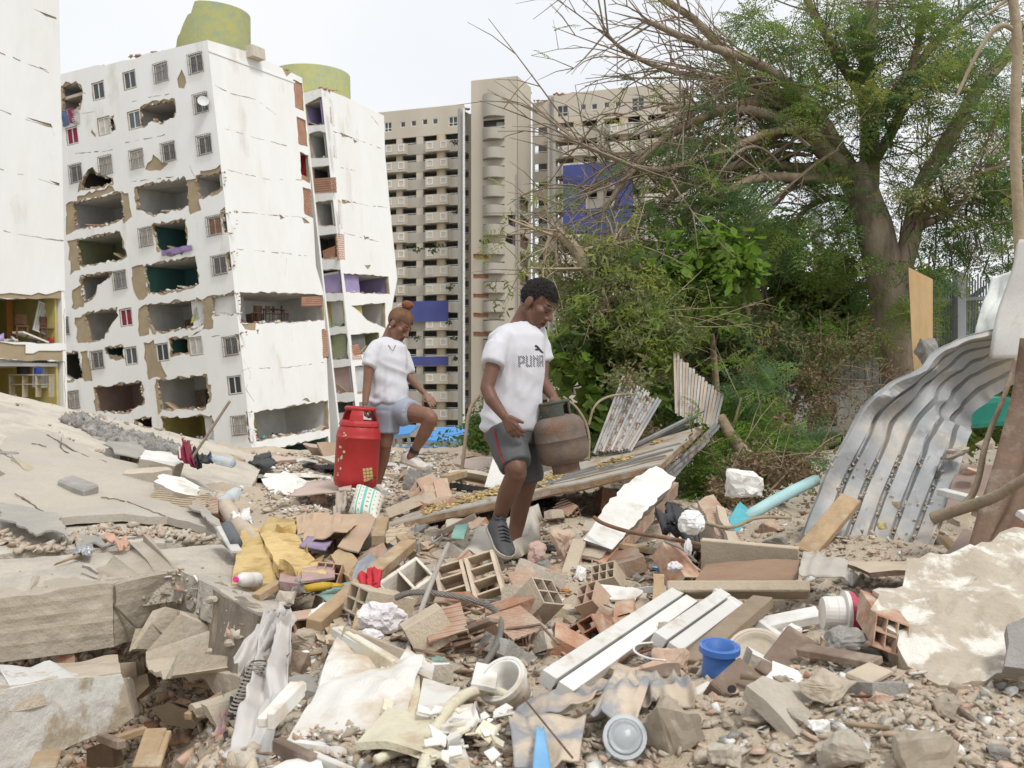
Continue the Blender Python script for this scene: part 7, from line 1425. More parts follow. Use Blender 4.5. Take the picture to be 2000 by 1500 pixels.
def shoe(par,heel,toe,up,L_,w,h,upper,sole_m,lace_m,open_=.45):
 heel,toe,up=Vector(heel),Vector(toe),Vector(up);f=(toe-heel).normalized();l=up.cross(f).normalized();u=f.cross(l);T=lambda x,y,z:heel+f*(x*L_)+l*(y*w)+u*(z*h)
 st=[(0,.34,.78),(.06,.42,1.0),(.2,.46,1.08),(.34,.46,.95),(.5,.48,.74),(.65,.52,.56),(.8,.50,.44),(.92,.38,.36),(1.0,.15,.26)];G=[]
 for (x,y,z) in st:G.append([T(x,y*math.cos(a),.16+(z-.16)*(max(0,math.sin(a))**.75)) for a in np.linspace(-.0,math.pi,13)])
 m=MB();m.grid(np.array([[p[:] for p in r] for r in G]),0);m.add([p for p in G[0]],[tuple(range(13))])
 s=m.build('shoe',upper,par,smooth=True);b=MB();ol=[]
 for (x,y,z) in st:ol.append((x,y+.04))
 pts=[(x*1.02-.01,y) for x,y in ol]+[(x*1.02-.01,-y) for x,y in reversed(ol)];b.plate([T(x,y,.2) for x,y in pts],.22*h,u);b.build('sole',sole_m,s,bevel=.002)
 lm=MB()
 for k in range(5):
  x=.36+.075*k;z=np.interp(x,[q[0] for q in st],[q[2] for q in st]);lm.tube([T(x,-.25,z*.86),T(x+.012,0,z*1.0+.02),T(x+.03,.25,z*.86)],.006,6)
 lm.build('laces',lace_m,s);tg=MB();tg.tube([T(.2,-.2,1.02),T(.17,0,1.1),T(.2,.2,1.02),T(.1,.3,1.0),T(.02,0,1.0),T(.1,-.3,1.0),T(.2,-.2,1.02)],.010,6);tg.build('collar',upper,s);return s
skin_m=mat('skin_dark',(.165,.086,.058),(.14,.07,.046),12,rough=.5,bump=.06,bscale=120,spec=.35,fine=.05,rnd=0)
skin_w=mat('skin_brown',(.215,.112,.074),(.185,.093,.06),12,rough=.5,bump=.06,bscale=120,spec=.35,fine=.05,rnd=0)
lip_m=mat('lips',(.13,.055,.045),None,12,rough=.45,bump=0,rnd=0);lash_m=mat('lashes',(.015,.011,.010),None,12,bump=0,rnd=0)
shirt_white=mat('white_jersey',(.60,.60,.635),(.57,.57,.61),3,rough=.85,bump=.06,bscale=90,fine=.02,rnd=0)
shorts_grey=mat('dark_grey_shorts',(.105,.108,.108),(.09,.093,.095),4,rough=.8,bump=.12,bscale=120,fine=.06,rnd=0);shorts_light=mat('light_grey_shorts',(.31,.33,.385),(.27,.29,.345),6,rough=.9,bump=.12,bscale=140,fine=.08,rnd=0)
hair_m=mat('black_hair',(.014,.012,.011),(.022,.018,.016),30,rough=.75,bump=.8,bscale=140,rnd=0);hair_w=mat('red_brown_hair',(.20,.10,.05),(.11,.055,.03),14,rough=.6,bump=.6,bscale=110,rnd=0)
# ---- the man
YM=5.8;Q=lambda x,y,dy=0.:P(x,y,YM+dy)
MAN=thing('person','man in white T-shirt and dark grey shorts stepping down with a rusty cylinder','person',Q(990,1105))
m=MB();HC=Q(1050,592,-.01);HM=frame3((.71,-.44,-.55),(.5,-.16,.85));HS=1.09
head_caps(m,HC,HM,HS)
cap_mesh(m,HC+HM@Vector((-.03,0,-.05)),.055,Q(1018,634,.02),.062);cap_mesh(m,Q(1018,634,.02),.06,Q(990,664,-.05),.044);cap_mesh(m,Q(1018,634,.02),.058,Q(1042,662,.08),.044)
ell_mesh(m,Q(1008,700,0),(.14,.11,.17));ell_mesh(m,Q(1000,790,0),(.125,.10,.15))
# near arm hanging, hand relaxed beside the thigh
cap_mesh(m,Q(978,672,-.11),.044,Q(968,694,-.14),.046);cap_mesh(m,Q(968,694,-.14),.046,Q(951,758,-.20),.038);cap_mesh(m,Q(951,758,-.2),.038,Q(960,780,-.225),.039);cap_mesh(m,Q(960,780,-.225),.039,Q(984,812,-.25),.026)
d=(Q(1004,842,-.27)-Q(984,812,-.25)).normalized();s_=Vector((.85,-.35,.30));s_=(s_-d*s_.dot(d)).normalized();n_=s_.cross(d);n_=n_ if n_.y>0 else -n_
hand_caps(m,Q(984,812,-.25),d,n_,s_,(.35,.55,.4),1.02,.006,(.75,.5,.1))
# far arm reaching to the handle
cap_mesh(m,Q(1047,668,.10),.044,Q(1058,690,.12),.046);cap_mesh(m,Q(1058,690,.12),.048,Q(1058,742,.06),.038);cap_mesh(m,Q(1058,742,.06),.038,Q(1066,756,.02),.037);cap_mesh(m,Q(1066,756,.02),.036,Q(1082,776,-.06),.026)
GRIP=Q(1093,791,-.10);d=(Q(1092,788,-.10)-Q(1082,776,-.06)).normalized();n_=Vector((-.1,.25,-1));n_=(n_-d*n_.dot(d)).normalized();s_=Vector((.2,-1,.0));s_=(s_-d*s_.dot(d)-n_*s_.dot(n_)).normalized()
hand_caps(m,Q(1080,775,-.06),d,n_,s_,(1.0,1.25,.8),1.0,.002,(.6,.35,.7))
# legs
cap_mesh(m,Q(985,845,-.07),.098,Q(1006,912,-.19),.064);cap_mesh(m,Q(1006,912,-.19),.064,Q(1008,924,-.185),.060);cap_mesh(m,Q(1008,926,-.18),.058,Q(992,962,-.12),.055);cap_mesh(m,Q(992,962,-.12),.055,Q(973,1014,-.05),.035);cap_mesh(m,Q(973,1014,-.05),.036,Q(970,1026,-.07),.036)
ell_mesh(m,Q(1011,916,-.225),(.035,.03,.04))
cap_mesh(m,Q(1014,845,.09),.098,Q(1030,935,.06),.062);cap_mesh(m,Q(1030,935,.06),.06,Q(1017,985,.08),.055);cap_mesh(m,Q(1017,985,.08),.055,Q(1010,1025,.09),.046);cap_mesh(m,Q(1010,1025,.09),.046,Q(994,1085,.08),.034);cap_mesh(m,Q(994,1085,.08),.036,Q(990,1100,.06),.036)
V,N_,F=remeshed(m,.0052,4);mi=face_mats(V,F,HC,HM,HS);skin_part('body',V,F,[skin_m,lip_m,lash_m],MAN,mi)
def keep_m(x,y,z):return (z>.052+.25*max(0,x)*0 and x<.088) or (x<.030-.35*max(0,.05-z) and z>-.035 and not (abs(y)>.06 and z<-.005 and x>-.035)) or (x<-.045 and z>-.062)
hair_cap(None,HC,HM,HS,keep_m,(.1015,.080,.0945),(-.012,0,.036),.005,3,MAN,'hair',hair_m,110)
# T-shirt
m=MB();px=YM/2000
loft(m,[(Q(1020,631,.02),22*px,.07,2),(Q(1013,640,.02),40*px,.10,2.2),(Q(1010,655,.01),53*px,.125,2.4),(Q(1009,680,0),55*px,.135,2.4),(Q(1008,720,0),54*px,.135,2.4),(Q(1004,770,0),53*px,.135,2.4),(Q(999,810,0),53*px,.14,2.4),(Q(996,838,0),53*px,.145,2.4)])
cap_mesh(m,Q(986,659,-.08),.058,Q(967,690,-.145),.056);m.tube([Q(972,674,-.12),Q(962,711,-.165)],[.060,.064],20)
cap_mesh(m,Q(1044,652,.09),.066,Q(1056,690,.115),.06);m.tube([Q(1052,672,.11),Q(1060,704,.11)],[.062,.058],20)
V,N_,F=remeshed(m,.008,7);V=wrinkle(V,N_,.003,5.5,17);V=wrinkle(V,N_,.005,9,18,(1.5,1.5,.45));W=np.clip((705-(750-V[:,2]/V[:,1]*2000))/-150,0,1);V=V+N_*(.011*W*vnoise(V*np.array([1,1,.5]),9,5))[:,None]
V=folds(V,N_,.011,(.55,0,.85),15,60,660,800);V=folds(V,N_,.006,(-.8,0,.5),17,63,640,760);SHIRT=skin_part('t_shirt',V,F,shirt_white,MAN)
cm=MB();nr=[Q(1020+19*math.cos(a)*1.0,633+4.5*math.sin(a)+2*math.cos(a),.02-.066*math.sin(a)) for a in np.linspace(0,2*np.pi,25)];cm.tube(nr,.008,6);cm.build('neckband',shirt_white,SHIRT,smooth=True)
# print on the chest, pressed on to the cloth where it stands
sb=MB();sb.v=[tuple(p) for p in V];sb.f=F;SB=bvh_of(sb);ink=mat('print_black',(.035,.04,.05),None,5,bump=0,rnd=0);pr=MB()
def stamp(quad):
 q=[]
 for x,y in quad:
  r=SB.ray_cast(Vector((0,0,0)),ray(x,y).normalized())
  if r[0] is None:return
  q.append(r[0]+r[1]*.0022)
 if max((q[0]-w).length for w in q)<.06:pr.add(q,[tuple(range(len(q)))])
glyph={'P':lambda x,y:x<2 or y<2 or 5<=y<7 or (x>3 and y<7),'U':lambda x,y:x<2 or x>3 or y>7,'M':lambda x,y:x<2 or x>3 or (y<4 and y>1),'A':lambda x,y:x<2 or x>3 or y<2 or 5<=y<7}
for ch,x0,cwp in [('P',1012,2.2),('U',1027,2.05),('M',1041,1.8),('A',1053,1.3)]:
 for y in range(10):
  for x in range(6):
   if glyph[ch](x,y) and (x+y)%2==0:xa,ya=x0+x*cwp,695+y*2.25-(x0-1012)*.03;stamp([(xa,ya),(xa+cwp*.92,ya),(xa+cwp*.92,ya+2.05),(xa,ya+2.05)])
for q in [[(1044,675),(1046.5,673.5),(1050.5,676),(1049,679.5),(1045,678)],[(1050.5,676),(1053,679),(1052.5,684.5),(1048,681),(1049,679.5)],[(1053,679),(1057,684.5),(1056,688.2),(1052.5,684.5)],[(1057,684.5),(1061,688.2),(1060.6,690.2),(1056,688.2)],[(1048,681),(1051,683.5),(1049,684.8),(1044.5,683.4),(1044.5,681.8)]]:stamp(q)
pr.build('chest_print',ink,SHIRT)
# shorts
m=MB();loft(m,[(Q(998,812,0),47*px,.118,2.2),(Q(997,840,0),50*px,.135,2.3),(Q(998,862,.0),46*px,.135,2.3)])
m.tube([Q(984,842,-.07),Q(996,880,-.13),Q(1007,908,-.18)],[.112,.098,.086],24);m.tube([Q(1016,842,.07),Q(1026,895,.075),Q(1031,939,.062)],[.105,.092,.080],24)
V,N_,F=remeshed(m,.008,5);V=wrinkle(V,N_,.010,7,23);SH=skin_part('shorts',V,F,shorts_grey,MAN)
sb=MB();sb.v=[tuple(p) for p in V];sb.f=F;SB2=bvh_of(sb);st=MB();line=[(966,838),(969,855),(973,872),(978,888),(984,904),(987,913)];L1,L2=[],[]
for x,y in line:
 a,b=SB2.ray_cast(Vector((0,0,0)),ray(x-1.4,y).normalized()),SB2.ray_cast(Vector((0,0,0)),ray(x+1.4,y).normalized())
 if a[0] is not None and b[0] is not None:L1.append(a[0]+a[1]*.004);L2.append(b[0]+b[1]*.004)
k=len(L1);st.add(L1+L2,[(i,i+1,k+i+1,k+i) for i in range(k-1)])
st.build('red_stripe',mat('stripe_red',(.42,.03,.05),None,5,bump=0),SH)
sneaker=mat('black_sneaker',(.045,.048,.052),(.07,.07,.072),9,rough=.6,bump=.15,spots=(.19,.17,.14),spscale=12,spth=.66,rnd=0);sole_g=mat('dusty_sole',(.48,.44,.38),(.40,.36,.30),8,bump=.1);lace_b=mat('black_lace',(.02,.02,.022))
shoe(MAN,Q(963,1032,-.02),Q(987,1082,-.20),Vector((.38,-.62,.68)),.265,.115,.100,sneaker,sole_g,lace_b)
shoe(MAN,Q(986,1112,.10),Q(1004,1120,-.14),(0,0,1),.265,.105,.095,sneaker,sole_g,lace_b)
# ---- the rusty cylinder he carries
def axis_M(base,top):
 z=(Vector(top)-Vector(base)).normalized();x=Vector((1,0,0));x=(x-z*x.dot(z)).normalized();y=z.cross(x);M=Matrix((x,y,z)).transposed().to_4x4();M.translation=Vector(base);return M
def rounded(r,h,dome,base=.0,n=8):
 pr=[(0.0005,base)]
 for t in np.linspace(-math.pi/2,0,n):pr.append((r*(.55+.45*math.cos(t)) if False else r*max(.02,math.cos(t))**.6,base+dome+dome*math.sin(t)))
 for t in np.linspace(0,math.pi/2,n):pr.append((r*max(.02,math.cos(t))**.6,base+h-dome+dome*math.sin(t)))
 return pr
rusty_tank=mat('rusty_tank',(.125,.092,.075),(.185,.15,.125),7,rough=.7,bump=.3,bscale=70,spots=(.17,.09,.05),spscale=8,spth=.58,spw=.1,rnd=0)
grey_top=mat('tank_grey',(.30,.27,.235),(.22,.19,.16),8,rough=.7,bump=.3)
YB=YM-.10;GT=thing('gas_cylinder','small rusty brown gas cylinder with green collar, carried by the man','gas cylinder',P(1106,920,YB));M=axis_M(P(1107,922,YB),P(1084,796,YB))
m=MB();R_=.146
prof_=[(.05,.045),(.095,.05),(.125,.063),(.140,.085),(.1455,.115),(R_,.15),(R_,.180),(R_+.0025,.183),(R_+.0025,.188),(R_,.191),(.1455,.23),(.142,.262),(.128,.292),(.098,.313),(.06,.322),(.02,.325),(.0005,.325)]
m.lathe([(.0005,.044)]+prof_,48,M);m.build('tank',rusty_tank,GT,smooth=True)
m=MB();m.lathe([(.072,0),(.080,0),(.080,.006),(.077,.01),(.077,.06),(.070,.06),(.070,.01),(.072,0)],36,M);m.build('foot_ring',mat('foot_rust',(.25,.17,.12),(.19,.12,.085),8,bump=.3),GT,smooth=False)
gc=mat('green_collar',(.05,.085,.07),(.09,.075,.055),7,rough=.7,bump=.3,spots=(.16,.10,.07),spscale=8,spth=.6);m=MB()
G=np.array([[(M@Vector((.078*math.cos(a),.078*math.sin(a),z)))[:] for a in np.linspace(math.radians(150),math.radians(300),22)] for z in (.31,.35,.385)]);m.thick(G[::-1],.006);G=np.array([[(M@Vector((.078*math.cos(a),.078*math.sin(a),z)))[:] for a in np.linspace(math.radians(-30),math.radians(75),16)] for z in (.31,.35,.385)]);m.thick(G[::-1],.006);m.build('collar',gc,GT)
m=MB();m.tube([M@Vector((.078*math.cos(a),.078*math.sin(a),.392)) for a in np.linspace(math.radians(-60),math.radians(305),40)],.010,8);m.build('handle',gc,GT,smooth=True);m=MB();m.tube([M@Vector((0,0,.31)),M@Vector((0,0,.365))],.022,12);m.build('valve',gc,GT)
# ---- the woman
YW=8.0;Q=lambda x,y,dy=0.:P(x,y,YW+dy)
WOM=thing('person','woman in white T-shirt and light grey shorts with hair in a bun, lifting a knee','person',Q(735,962))
m=MB();HC=Q(780,634,-.01);HM=frame3((.70,-.42,-.58),(.52,-.12,.84));HS=1.04;head_caps(m,HC,HM,HS)
cap_mesh(m,HC+HM@Vector((-.035,0,-.05)),.048,Q(757,664,.0),.050);cap_mesh(m,Q(757,664,0),.047,Q(740,679,-.06),.036);cap_mesh(m,Q(757,664,0),.047,Q(777,683,.07),.036)
ell_mesh(m,Q(758,705,0),(.115,.095,.14));ell_mesh(m,Q(760,770,0),(.115,.10,.12))
cap_mesh(m,Q(731,684,-.10),.036,Q(721,712,-.14),.040);cap_mesh(m,Q(721,712,-.14),.042,Q(717,752,-.17),.033);cap_mesh(m,Q(717,752,-.17),.033,Q(716,762,-.18),.033);cap_mesh(m,Q(716,762,-.18),.033,Q(713,789,-.22),.023)
HW=Q(713,790,-.22);d=Vector((.05,-.10,-1)).normalized();hand_caps(m,HW,d,Vector((1,.1,0)),Vector((.1,-1,0)),(.9,1.2,.9),.92,.002,(.7,.4,.6))
cap_mesh(m,Q(786,692,.10),.036,Q(794,722,.12),.038);cap_mesh(m,Q(794,722,.12),.038,Q(800,738,.10),.033);cap_mesh(m,Q(800,738,.10),.033,Q(829,768,.0),.022)
d=(Q(848,790,-.05)-Q(829,768,0)).normalized();s_=Vector((-.6,-.5,-.6));s_=(s_-d*s_.dot(d)).normalized();n_=s_.cross(d);n_=n_ if n_.z<0 else -n_;hand_caps(m,Q(829,768,0),d,n_,s_,(.12,.22,.2),.92,.014,(.6,.7,.2))
cap_mesh(m,Q(768,800,.03),.098,Q(835,812,-.22),.062);cap_mesh(m,Q(835,812,-.22),.062,Q(841,817,-.24),.056);cap_mesh(m,Q(841,819,-.24),.056,Q(829,846,-.20),.052);cap_mesh(m,Q(829,846,-.2),.052,Q(809,880,-.14),.033);cap_mesh(m,Q(809,880,-.14),.034,Q(803,892,-.13),.036)
cap_mesh(m,Q(755,805,-.04),.095,Q(751,868,-.04),.060);cap_mesh(m,Q(751,868,-.04),.058,Q(746,900,.0),.052);cap_mesh(m,Q(746,900,0),.052,Q(735,948,.04),.034);cap_mesh(m,Q(735,948,.04),.035,Q(735,960,.0),.035)
V,N_,F=remeshed(m,.0058,4);mi=face_mats(V,F,HC,HM,HS);skin_part('body',V,F,[skin_w,lip_m,lash_m],WOM,mi)
def keep_w(x,y,z):return (z>.055 and x<.082) or (x<.040-.4*max(0,.05-z) and z>-.02 and not (abs(y)>.06 and z<.01 and x>-.04)) or (x<-.04 and z>-.075)
hair_cap(None,HC,HM,HS,keep_w,(.104,.081,.096),(-.014,0,.036),.0016,5,WOM,'hair',hair_w,40)
bm_=MB();ell_mesh(bm_,HC+HM@Vector((-.045,0,.155)),(.044,.044,.036),HM);ell_mesh(bm_,HC+HM@Vector((-.03,.012,.178)),(.032,.03,.02),HM);V,N_,F=remeshed(bm_,.006,3);V=V+N_*(.006*vnoise(V,45,4))[:,None];skin_part('hair_bun',V,F,mat('bun_hair',(.27,.095,.04),(.18,.06,.03),20,rough=.6,bump=.6,bscale=110,rnd=0),WOM)
m=MB();c=HC+HM@Vector((-.006,-.084,-.046));ell_mesh(m,c,(.006,.006,.006));m.build('earring',mat('earring',(.7,.65,.55),rough=.3),WOM)
m=MB();px=YW/2000
loft(m,[(Q(757,660,.0),14*px,.055,2),(Q(757,666,0),26*px,.085,2.2),(Q(758,676,0),36*px,.11,2.3),(Q(758,700,-.01),36*px,.13,2.3),(Q(758,725,-.01),34*px,.13,2.3),(Q(759,755,0),35*px,.135,2.3),(Q(760,784,0),37*px,.145,2.3)])
cap_mesh(m,Q(738,676,-.08),.050,Q(723,695,-.135),.050);m.tube([Q(730,685,-.11),Q(719.5,714,-.15)],[.053,.056],18);cap_mesh(m,Q(780,678,.08),.056,Q(792,710,.12),.052);m.tube([Q(787,690,.1),Q(796,728,.12)],[.054,.052],18)
V,N_,F=remeshed(m,.009,7);V=wrinkle(V,N_,.003,5.,41);V=wrinkle(V,N_,.005,8,44,(1.5,1.5,.45));V=V+N_*(.005*vnoise(V*np.array([1,1,.5]),11,9))[:,None];V=folds(V,N_,.017,(.5,0,.87),16,70,690,780);V=folds(V,N_,.008,(-.7,0,.6),14,73,670,740);SW=skin_part('t_shirt',V,F,shirt_white,WOM);cm=MB();cm.tube([Q(757+15.5*math.cos(a),663+4*math.sin(a)+2*math.cos(a),-.062*math.sin(a)) for a in np.linspace(0,2*np.pi,25)],.009,6);cm.build('neckband',shirt_white,SW,smooth=True)
m=MB();m.tube([Q(748,664,-.05),Q(760,676,-.125),Q(767,686,-.145),Q(772,676,-.11),Q(771,668,-.06)],.0025,5);m.build('necklace',mat('necklace',(.05,.05,.05)),WOM)
m=MB();loft(m,[(Q(760,776,0),35*px,.12,2.2),(Q(760,795,0),40*px,.145,2.3),(Q(761,812,0),38*px,.14,2.2)]);m.tube([Q(766,800,.02),Q(785,803,-.06),Q(804,806,-.125)],[.118,.108,.094],22);m.tube([Q(755,805,-.04),Q(754,830,-.04),Q(754,846,-.04)],[.112,.100,.094],22)
V,N_,F=remeshed(m,.009,5);V=wrinkle(V,N_,.011,6.5,53);skin_part('shorts',V,F,shorts_light,WOM)
white_shoe=mat('white_sneaker',(.66,.63,.58),(.58,.54,.48),9,rough=.6,bump=.1,spots=(.42,.36,.28),spscale=10,spth=.62);brown_sole=mat('cream_sole',(.60,.54,.45),(.5,.43,.34),8)
shoe(WOM,Q(787,902,-.06),Q(838,918,-.20),Vector((.22,-.25,.95)),.235,.10,.098,white_shoe,brown_sole,mat('white_lace',(.72,.7,.66)))
shoe(WOM,Q(731,966,.06),Q(760,972,-.14),(0,0,1),.235,.095,.09,mat('grey_sneaker',(.36,.34,.33),(.28,.26,.25),12),brown_sole,mat('white_lace',(.72,.7,.66)))
m=MB();m.tube([Q(811,876,-.142),Q(808,884,-.138)],.039,14);m.build('sock',black,WOM)
# ---- the red cylinder in her hand
red_tank=mat('red_paint',(.42,.035,.033),(.36,.028,.028),4,rough=.45,bump=.08,bscale=40,spots=(.33,.02,.025),spscale=6,spth=.6,fine=.05,rnd=0)
YC=YW-.26;RT=thing('gas_cylinder','tall worn red gas cylinder with handle collar, held by the woman','gas cylinder',P(694,948,YC));M=axis_M(P(694,949,YC),P(704,797,YC));m=MB();R_=.166
m.lathe([(.0005,.0),(.150,.0),(.156,.004),(.158,.02),(R_,.03),(R_+.002,.06),(R_,.09),(R_,.36),(R_+.004,.364),(R_+.004,.374),(R_,.378),(.164,.40),(.156,.43),(.142,.46),(.128,.478),(.10,.488),(.05,.49),(.0005,.49)],56,M);m.build('tank',red_tank,RT,smooth=True)
m=MB();seg=[(100,190),(225,310),(345,430)]
def shroud(a0,a1,z0,z1,r0,r1):
 G=np.array([[(M@Vector((r*math.cos(a),r*math.sin(a),z)))[:] for a in np.linspace(R(a0),R(a1),16)] for r,z in ((r0,z0),((r0+r1)/2+.004,(z0+z1)/2),(r1,z1))]);m.thick(G[::-1],.009)
shroud(0,360,.455,.495,.146,.130)
for a0,a1 in seg:shroud(a0+20,a1-20,.496,.575,.130,.104)
m.build('collar',red_tank,RT,smooth=False);m=MB();m.tube([M@Vector((.103*math.cos(a),.103*math.sin(a),.585)) for a in np.linspace(0,2*math.pi,41)],.016,10);m.build('handle',red_tank,RT,smooth=True);m=MB();m.tube([M@Vector((0,0,.48)),M@Vector((0,0,.54))],.022,12);m.build('valve',mat('brass',(.25,.2,.12),rough=.5,metal=.6),RT)
tb=MB();tb.lathe([(R_+.001,.0),(R_+.001,.45)],56,M);TBV=bvh_of(tb);lb=MB()
def lab_quad(x0,y0,x1,y1,m_):
 q=[];
 for x,y in ((x0,y0),(x1,y0),(x1,y1),(x0,y1)):
  r=TBV.ray_cast(Vector((0,0,0)),ray(x,y).normalized())
  if r[0] is None:return
  q.append(r[0]*.9998)
 m_.add(q,[(0,1,2,3)])
for j in range(4):
 for i in range(3):lab_quad(708.5+i*6.4+j*.7,915+j*6.6-i*.8,713.9+i*6.4+j*.7,920.4+j*6.6-i*.8,lb)
lb.build('label_print',mat('label_yellow',(.50,.42,.17),(.40,.33,.14),9,bump=0),RT);lb=MB();rgc=random.Random(8)
for k in range(12):x,y=659+rgc.gauss(3,3),rgc.uniform(862,935);w=rgc.uniform(1.5,4.5);lab_quad(x,y,x+w,y+w*rgc.uniform(.8,2),lb)
for k in range(5):x,y=672+rgc.gauss(0,2),851+rgc.gauss(0,3);lab_quad(x,y,x+3.5,y+3.5,lb)
if lb.v:lb.build('worn_paint',mat('worn_cream',(.62,.50,.38),None,9,bump=0),RT)
lb=MB()
for k in range(9):lab_quad(712+k*2.6,943-k*1.6,713.6+k*2.6,948-k*1.6,lb)
lb.build('base_slots',black,RT)
# ================================================================ trees and plants
def leaflet_spray(seed,pairs=6,sub=4,L_=.34,ll=.030,lw=.016):
 """feathery compound leaf: leaflets in pairs along side stalks"""
 rg=np.random.default_rng(seed);V,F=[],[]
 for i in range(pairs):
  t=(i+.6)/pairs;base=np.array([L_*t,0,-.10*L_*t*t*3])
  for s in (-1,1):
   ln=L_*.42*(1-.55*t);dr=np.array([.55,s*.8,-.18]);dr/=np.linalg.norm(dr)
   for j in range(sub):
    c=base+dr*ln*(j+.7)/sub
    for q in ((-1,1) if j<sub-1 else (0,)):
     a=np.array([dr[0]-q*dr[1]*.9,dr[1]+q*dr[0]*.9,-.25+rg.normal(0,.25)]);a/=np.linalg.norm(a);b=np.cross(a,[0,0,1.]);b/=np.linalg.norm(b)+1e-6;b[2]+=rg.normal(0,.4)
     k=len(V);V+=[c,c+a*ll*.5+b*lw*.5,c+a*ll,c+a*ll*.5-b*lw*.5];F+=[(k,k+1,k+2),(k,k+2,k+3)]
 return np.array(V),np.array(F)
def leaf_cluster(seed,n=7,l=.11,w=.05,spread=.12,droop=.3):
 rg=np.random.default_rng(seed);V,F=[],[]
 for i in range(n):
  a=rg.uniform(0,6.28);d=np.array([math.cos(a),math.sin(a),rg.normal(-droop,.4)]);d/=np.linalg.norm(d);b=np.cross(d,[0,0,1.]);b/=np.linalg.norm(b)+1e-6;b=b*math.cos(rg.normal(0,.6))+np.array([0,0,1])*math.sin(rg.normal(0,.5));c=rg.normal(0,spread*.4,3);k=len(V);s=rg.uniform(.7,1.2);n_=np.cross(d,b)
  V+=[c,c+d*l*.35*s+b*w*.5*s,c+d*l*.7*s+b*w*.42*s-n_*.008,c+d*l*s-n_*.02,c+d*l*.7*s-b*w*.42*s-n_*.008,c+d*l*.35*s-b*w*.5*s,c+d*l*.5*s+n_*.012]
  F+=[(k,k+1,k+6),(k+1,k+2,k+6),(k+2,k+3,k+6),(k+3,k+4,k+6),(k+4,k+5,k+6),(k+5,k,k+6)]
 return np.array(V),np.array(F)
SPR=[leaflet_spray(k) for k in range(4)];BROAD=[leaf_cluster(20+k,6,.17,.085,.14) for k in range(4)];NARROW=[leaf_cluster(40+k,9,.13,.030,.15,.7) for k in range(4)];SMALL=[leaf_cluster(60+k,12,.06,.028,.14,.2) for k in range(4)];DRY=[leaf_cluster(80+k,11,.06,.024,.13,.9) for k in range(3)]
def leaf_mat(nm,c,c2,tr=.38):
 if nm in MATS:return MATS[nm]
 m=mat(nm,c,c2,1.1,rough=.6,bump=0,fine=.1,rnd=0,spec=.25);t=m.node_tree;b=t.nodes['Principled BSDF'];out=t.nodes['Material Output'];tl=t.nodes.new('ShaderNodeBsdfTranslucent');tl.inputs['Color'].default_value=(*[x*1.5 for x in c],1);ms=t.nodes.new('ShaderNodeMixShader');ms.inputs[0].default_value=tr
 t.links.new(b.outputs['BSDF'],ms.inputs[1]);t.links.new(tl.outputs['BSDF'],ms.inputs[2]);t.links.new(ms.outputs['Shader'],out.inputs['Surface']);return m
g_mid=leaf_mat('leaf_mid',(.165,.235,.055),(.125,.195,.045));g_yel=leaf_mat('leaf_yellow',(.28,.31,.07),(.21,.26,.06));g_dark=leaf_mat('leaf_dark',(.085,.14,.045),(.065,.105,.035));g_olive=leaf_mat('leaf_olive',(.19,.205,.09),(.15,.165,.07));g_bright=leaf_mat('leaf_bright',(.16,.27,.03),(.10,.19,.03),.35);g_blue=leaf_mat('leaf_bluegreen',(.10,.175,.07),(.075,.14,.06));b_dry=leaf_mat('leaf_dry',(.23,.165,.10),(.17,.12,.075),.1)
def bez(a,b,c,n):return [a*(1-t)**2+b*(2*t*(1-t))+c*t*t for t in np.linspace(0,1,n)]
def limb(m,pts,r0,r1,n=7,wob=.03,seed=0,k=2):
 q=[Vector(p) for p in pts]
 for _ in range(k):q=[q[0]]+[w for a,b in zip(q,q[1:]) for w in (a.lerp(b,.25),a.lerp(b,.75))]+[q[-1]]
 A=np.array([p[:] for p in q]);A=A+wob*np.stack([vnoise(A,1.6,seed),vnoise(A,1.6,seed+1),vnoise(A,1.6,seed+2)],1)*np.linspace(0.2,1,len(A))[:,None]
 m.tube([Vector(p) for p in A],[r0+(r1-r0)*i/(len(A)-1) for i in range(len(A))],n,True);return A
def twigs(m,A,n,lmin,lmax,r,seed,up=.1,tips=None,left=0):
 rg=random.Random(seed)
 for k in range(n):
  i=int(len(A)*rg.uniform(.25,.99));p=Vector(A[min(i,len(A)-1)]);t=Vector(A[min(i+1,len(A)-1)])-Vector(A[max(i-1,0)]);t.normalize();d=(t*rg.uniform(.2,1)+Vector((rg.gauss(0,.6)-left,rg.gauss(0,.6),rg.gauss(up,.6)))).normalized();l=rg.uniform(lmin,lmax);mid=p+d*l*.5+Vector((0,0,rg.uniform(-.05,.12)*l));e=p+d*l+Vector((rg.gauss(0,.12)*l,rg.gauss(0,.1)*l,rg.gauss(-.12,.2)*l));q=bez(p,mid,e,5);m.tube(q,[r,r*.85,r*.7,r*.5,r*.3],4,False)
  if tips is not None:tips+=[q[2],q[3],q[4]]
  if l>.5:
   for _ in range(2):j=rg.choice([2,3]);b=q[j];e2=b+(d+Vector((rg.gauss(0,.7),rg.gauss(0,.5),rg.gauss(.1,.6)))).normalized()*l*.45;m.tube([b,b.lerp(e2,.5)+Vector((0,0,.03)),e2],[r*.55,r*.4,r*.2],4,False);(tips.append(e2) if tips is not None else None)
YT=13.0
BT=thing('tree','big feathery-leaved tree with thick forked trunk and bare arching branches, upper right','tree',P(1762,760,YT))
m=MB();A=limb(m,[(P(1764,860,YT)),P(1762,740,YT),P(1752,640,YT),P(1738,560,YT),P(1712,470,YT),P(1692,395,YT),P(1664,330,YT)],.27,.20,16,.05,1);b0=len(m.v)
for i in range(len(m.v)):p=np.array(m.v[i]);m.v[i]=tuple(p+.045*np.array([vnoise(p*np.array([1,1,.35]),5,3),vnoise(p*np.array([1,1,.35]),5,4),0]))
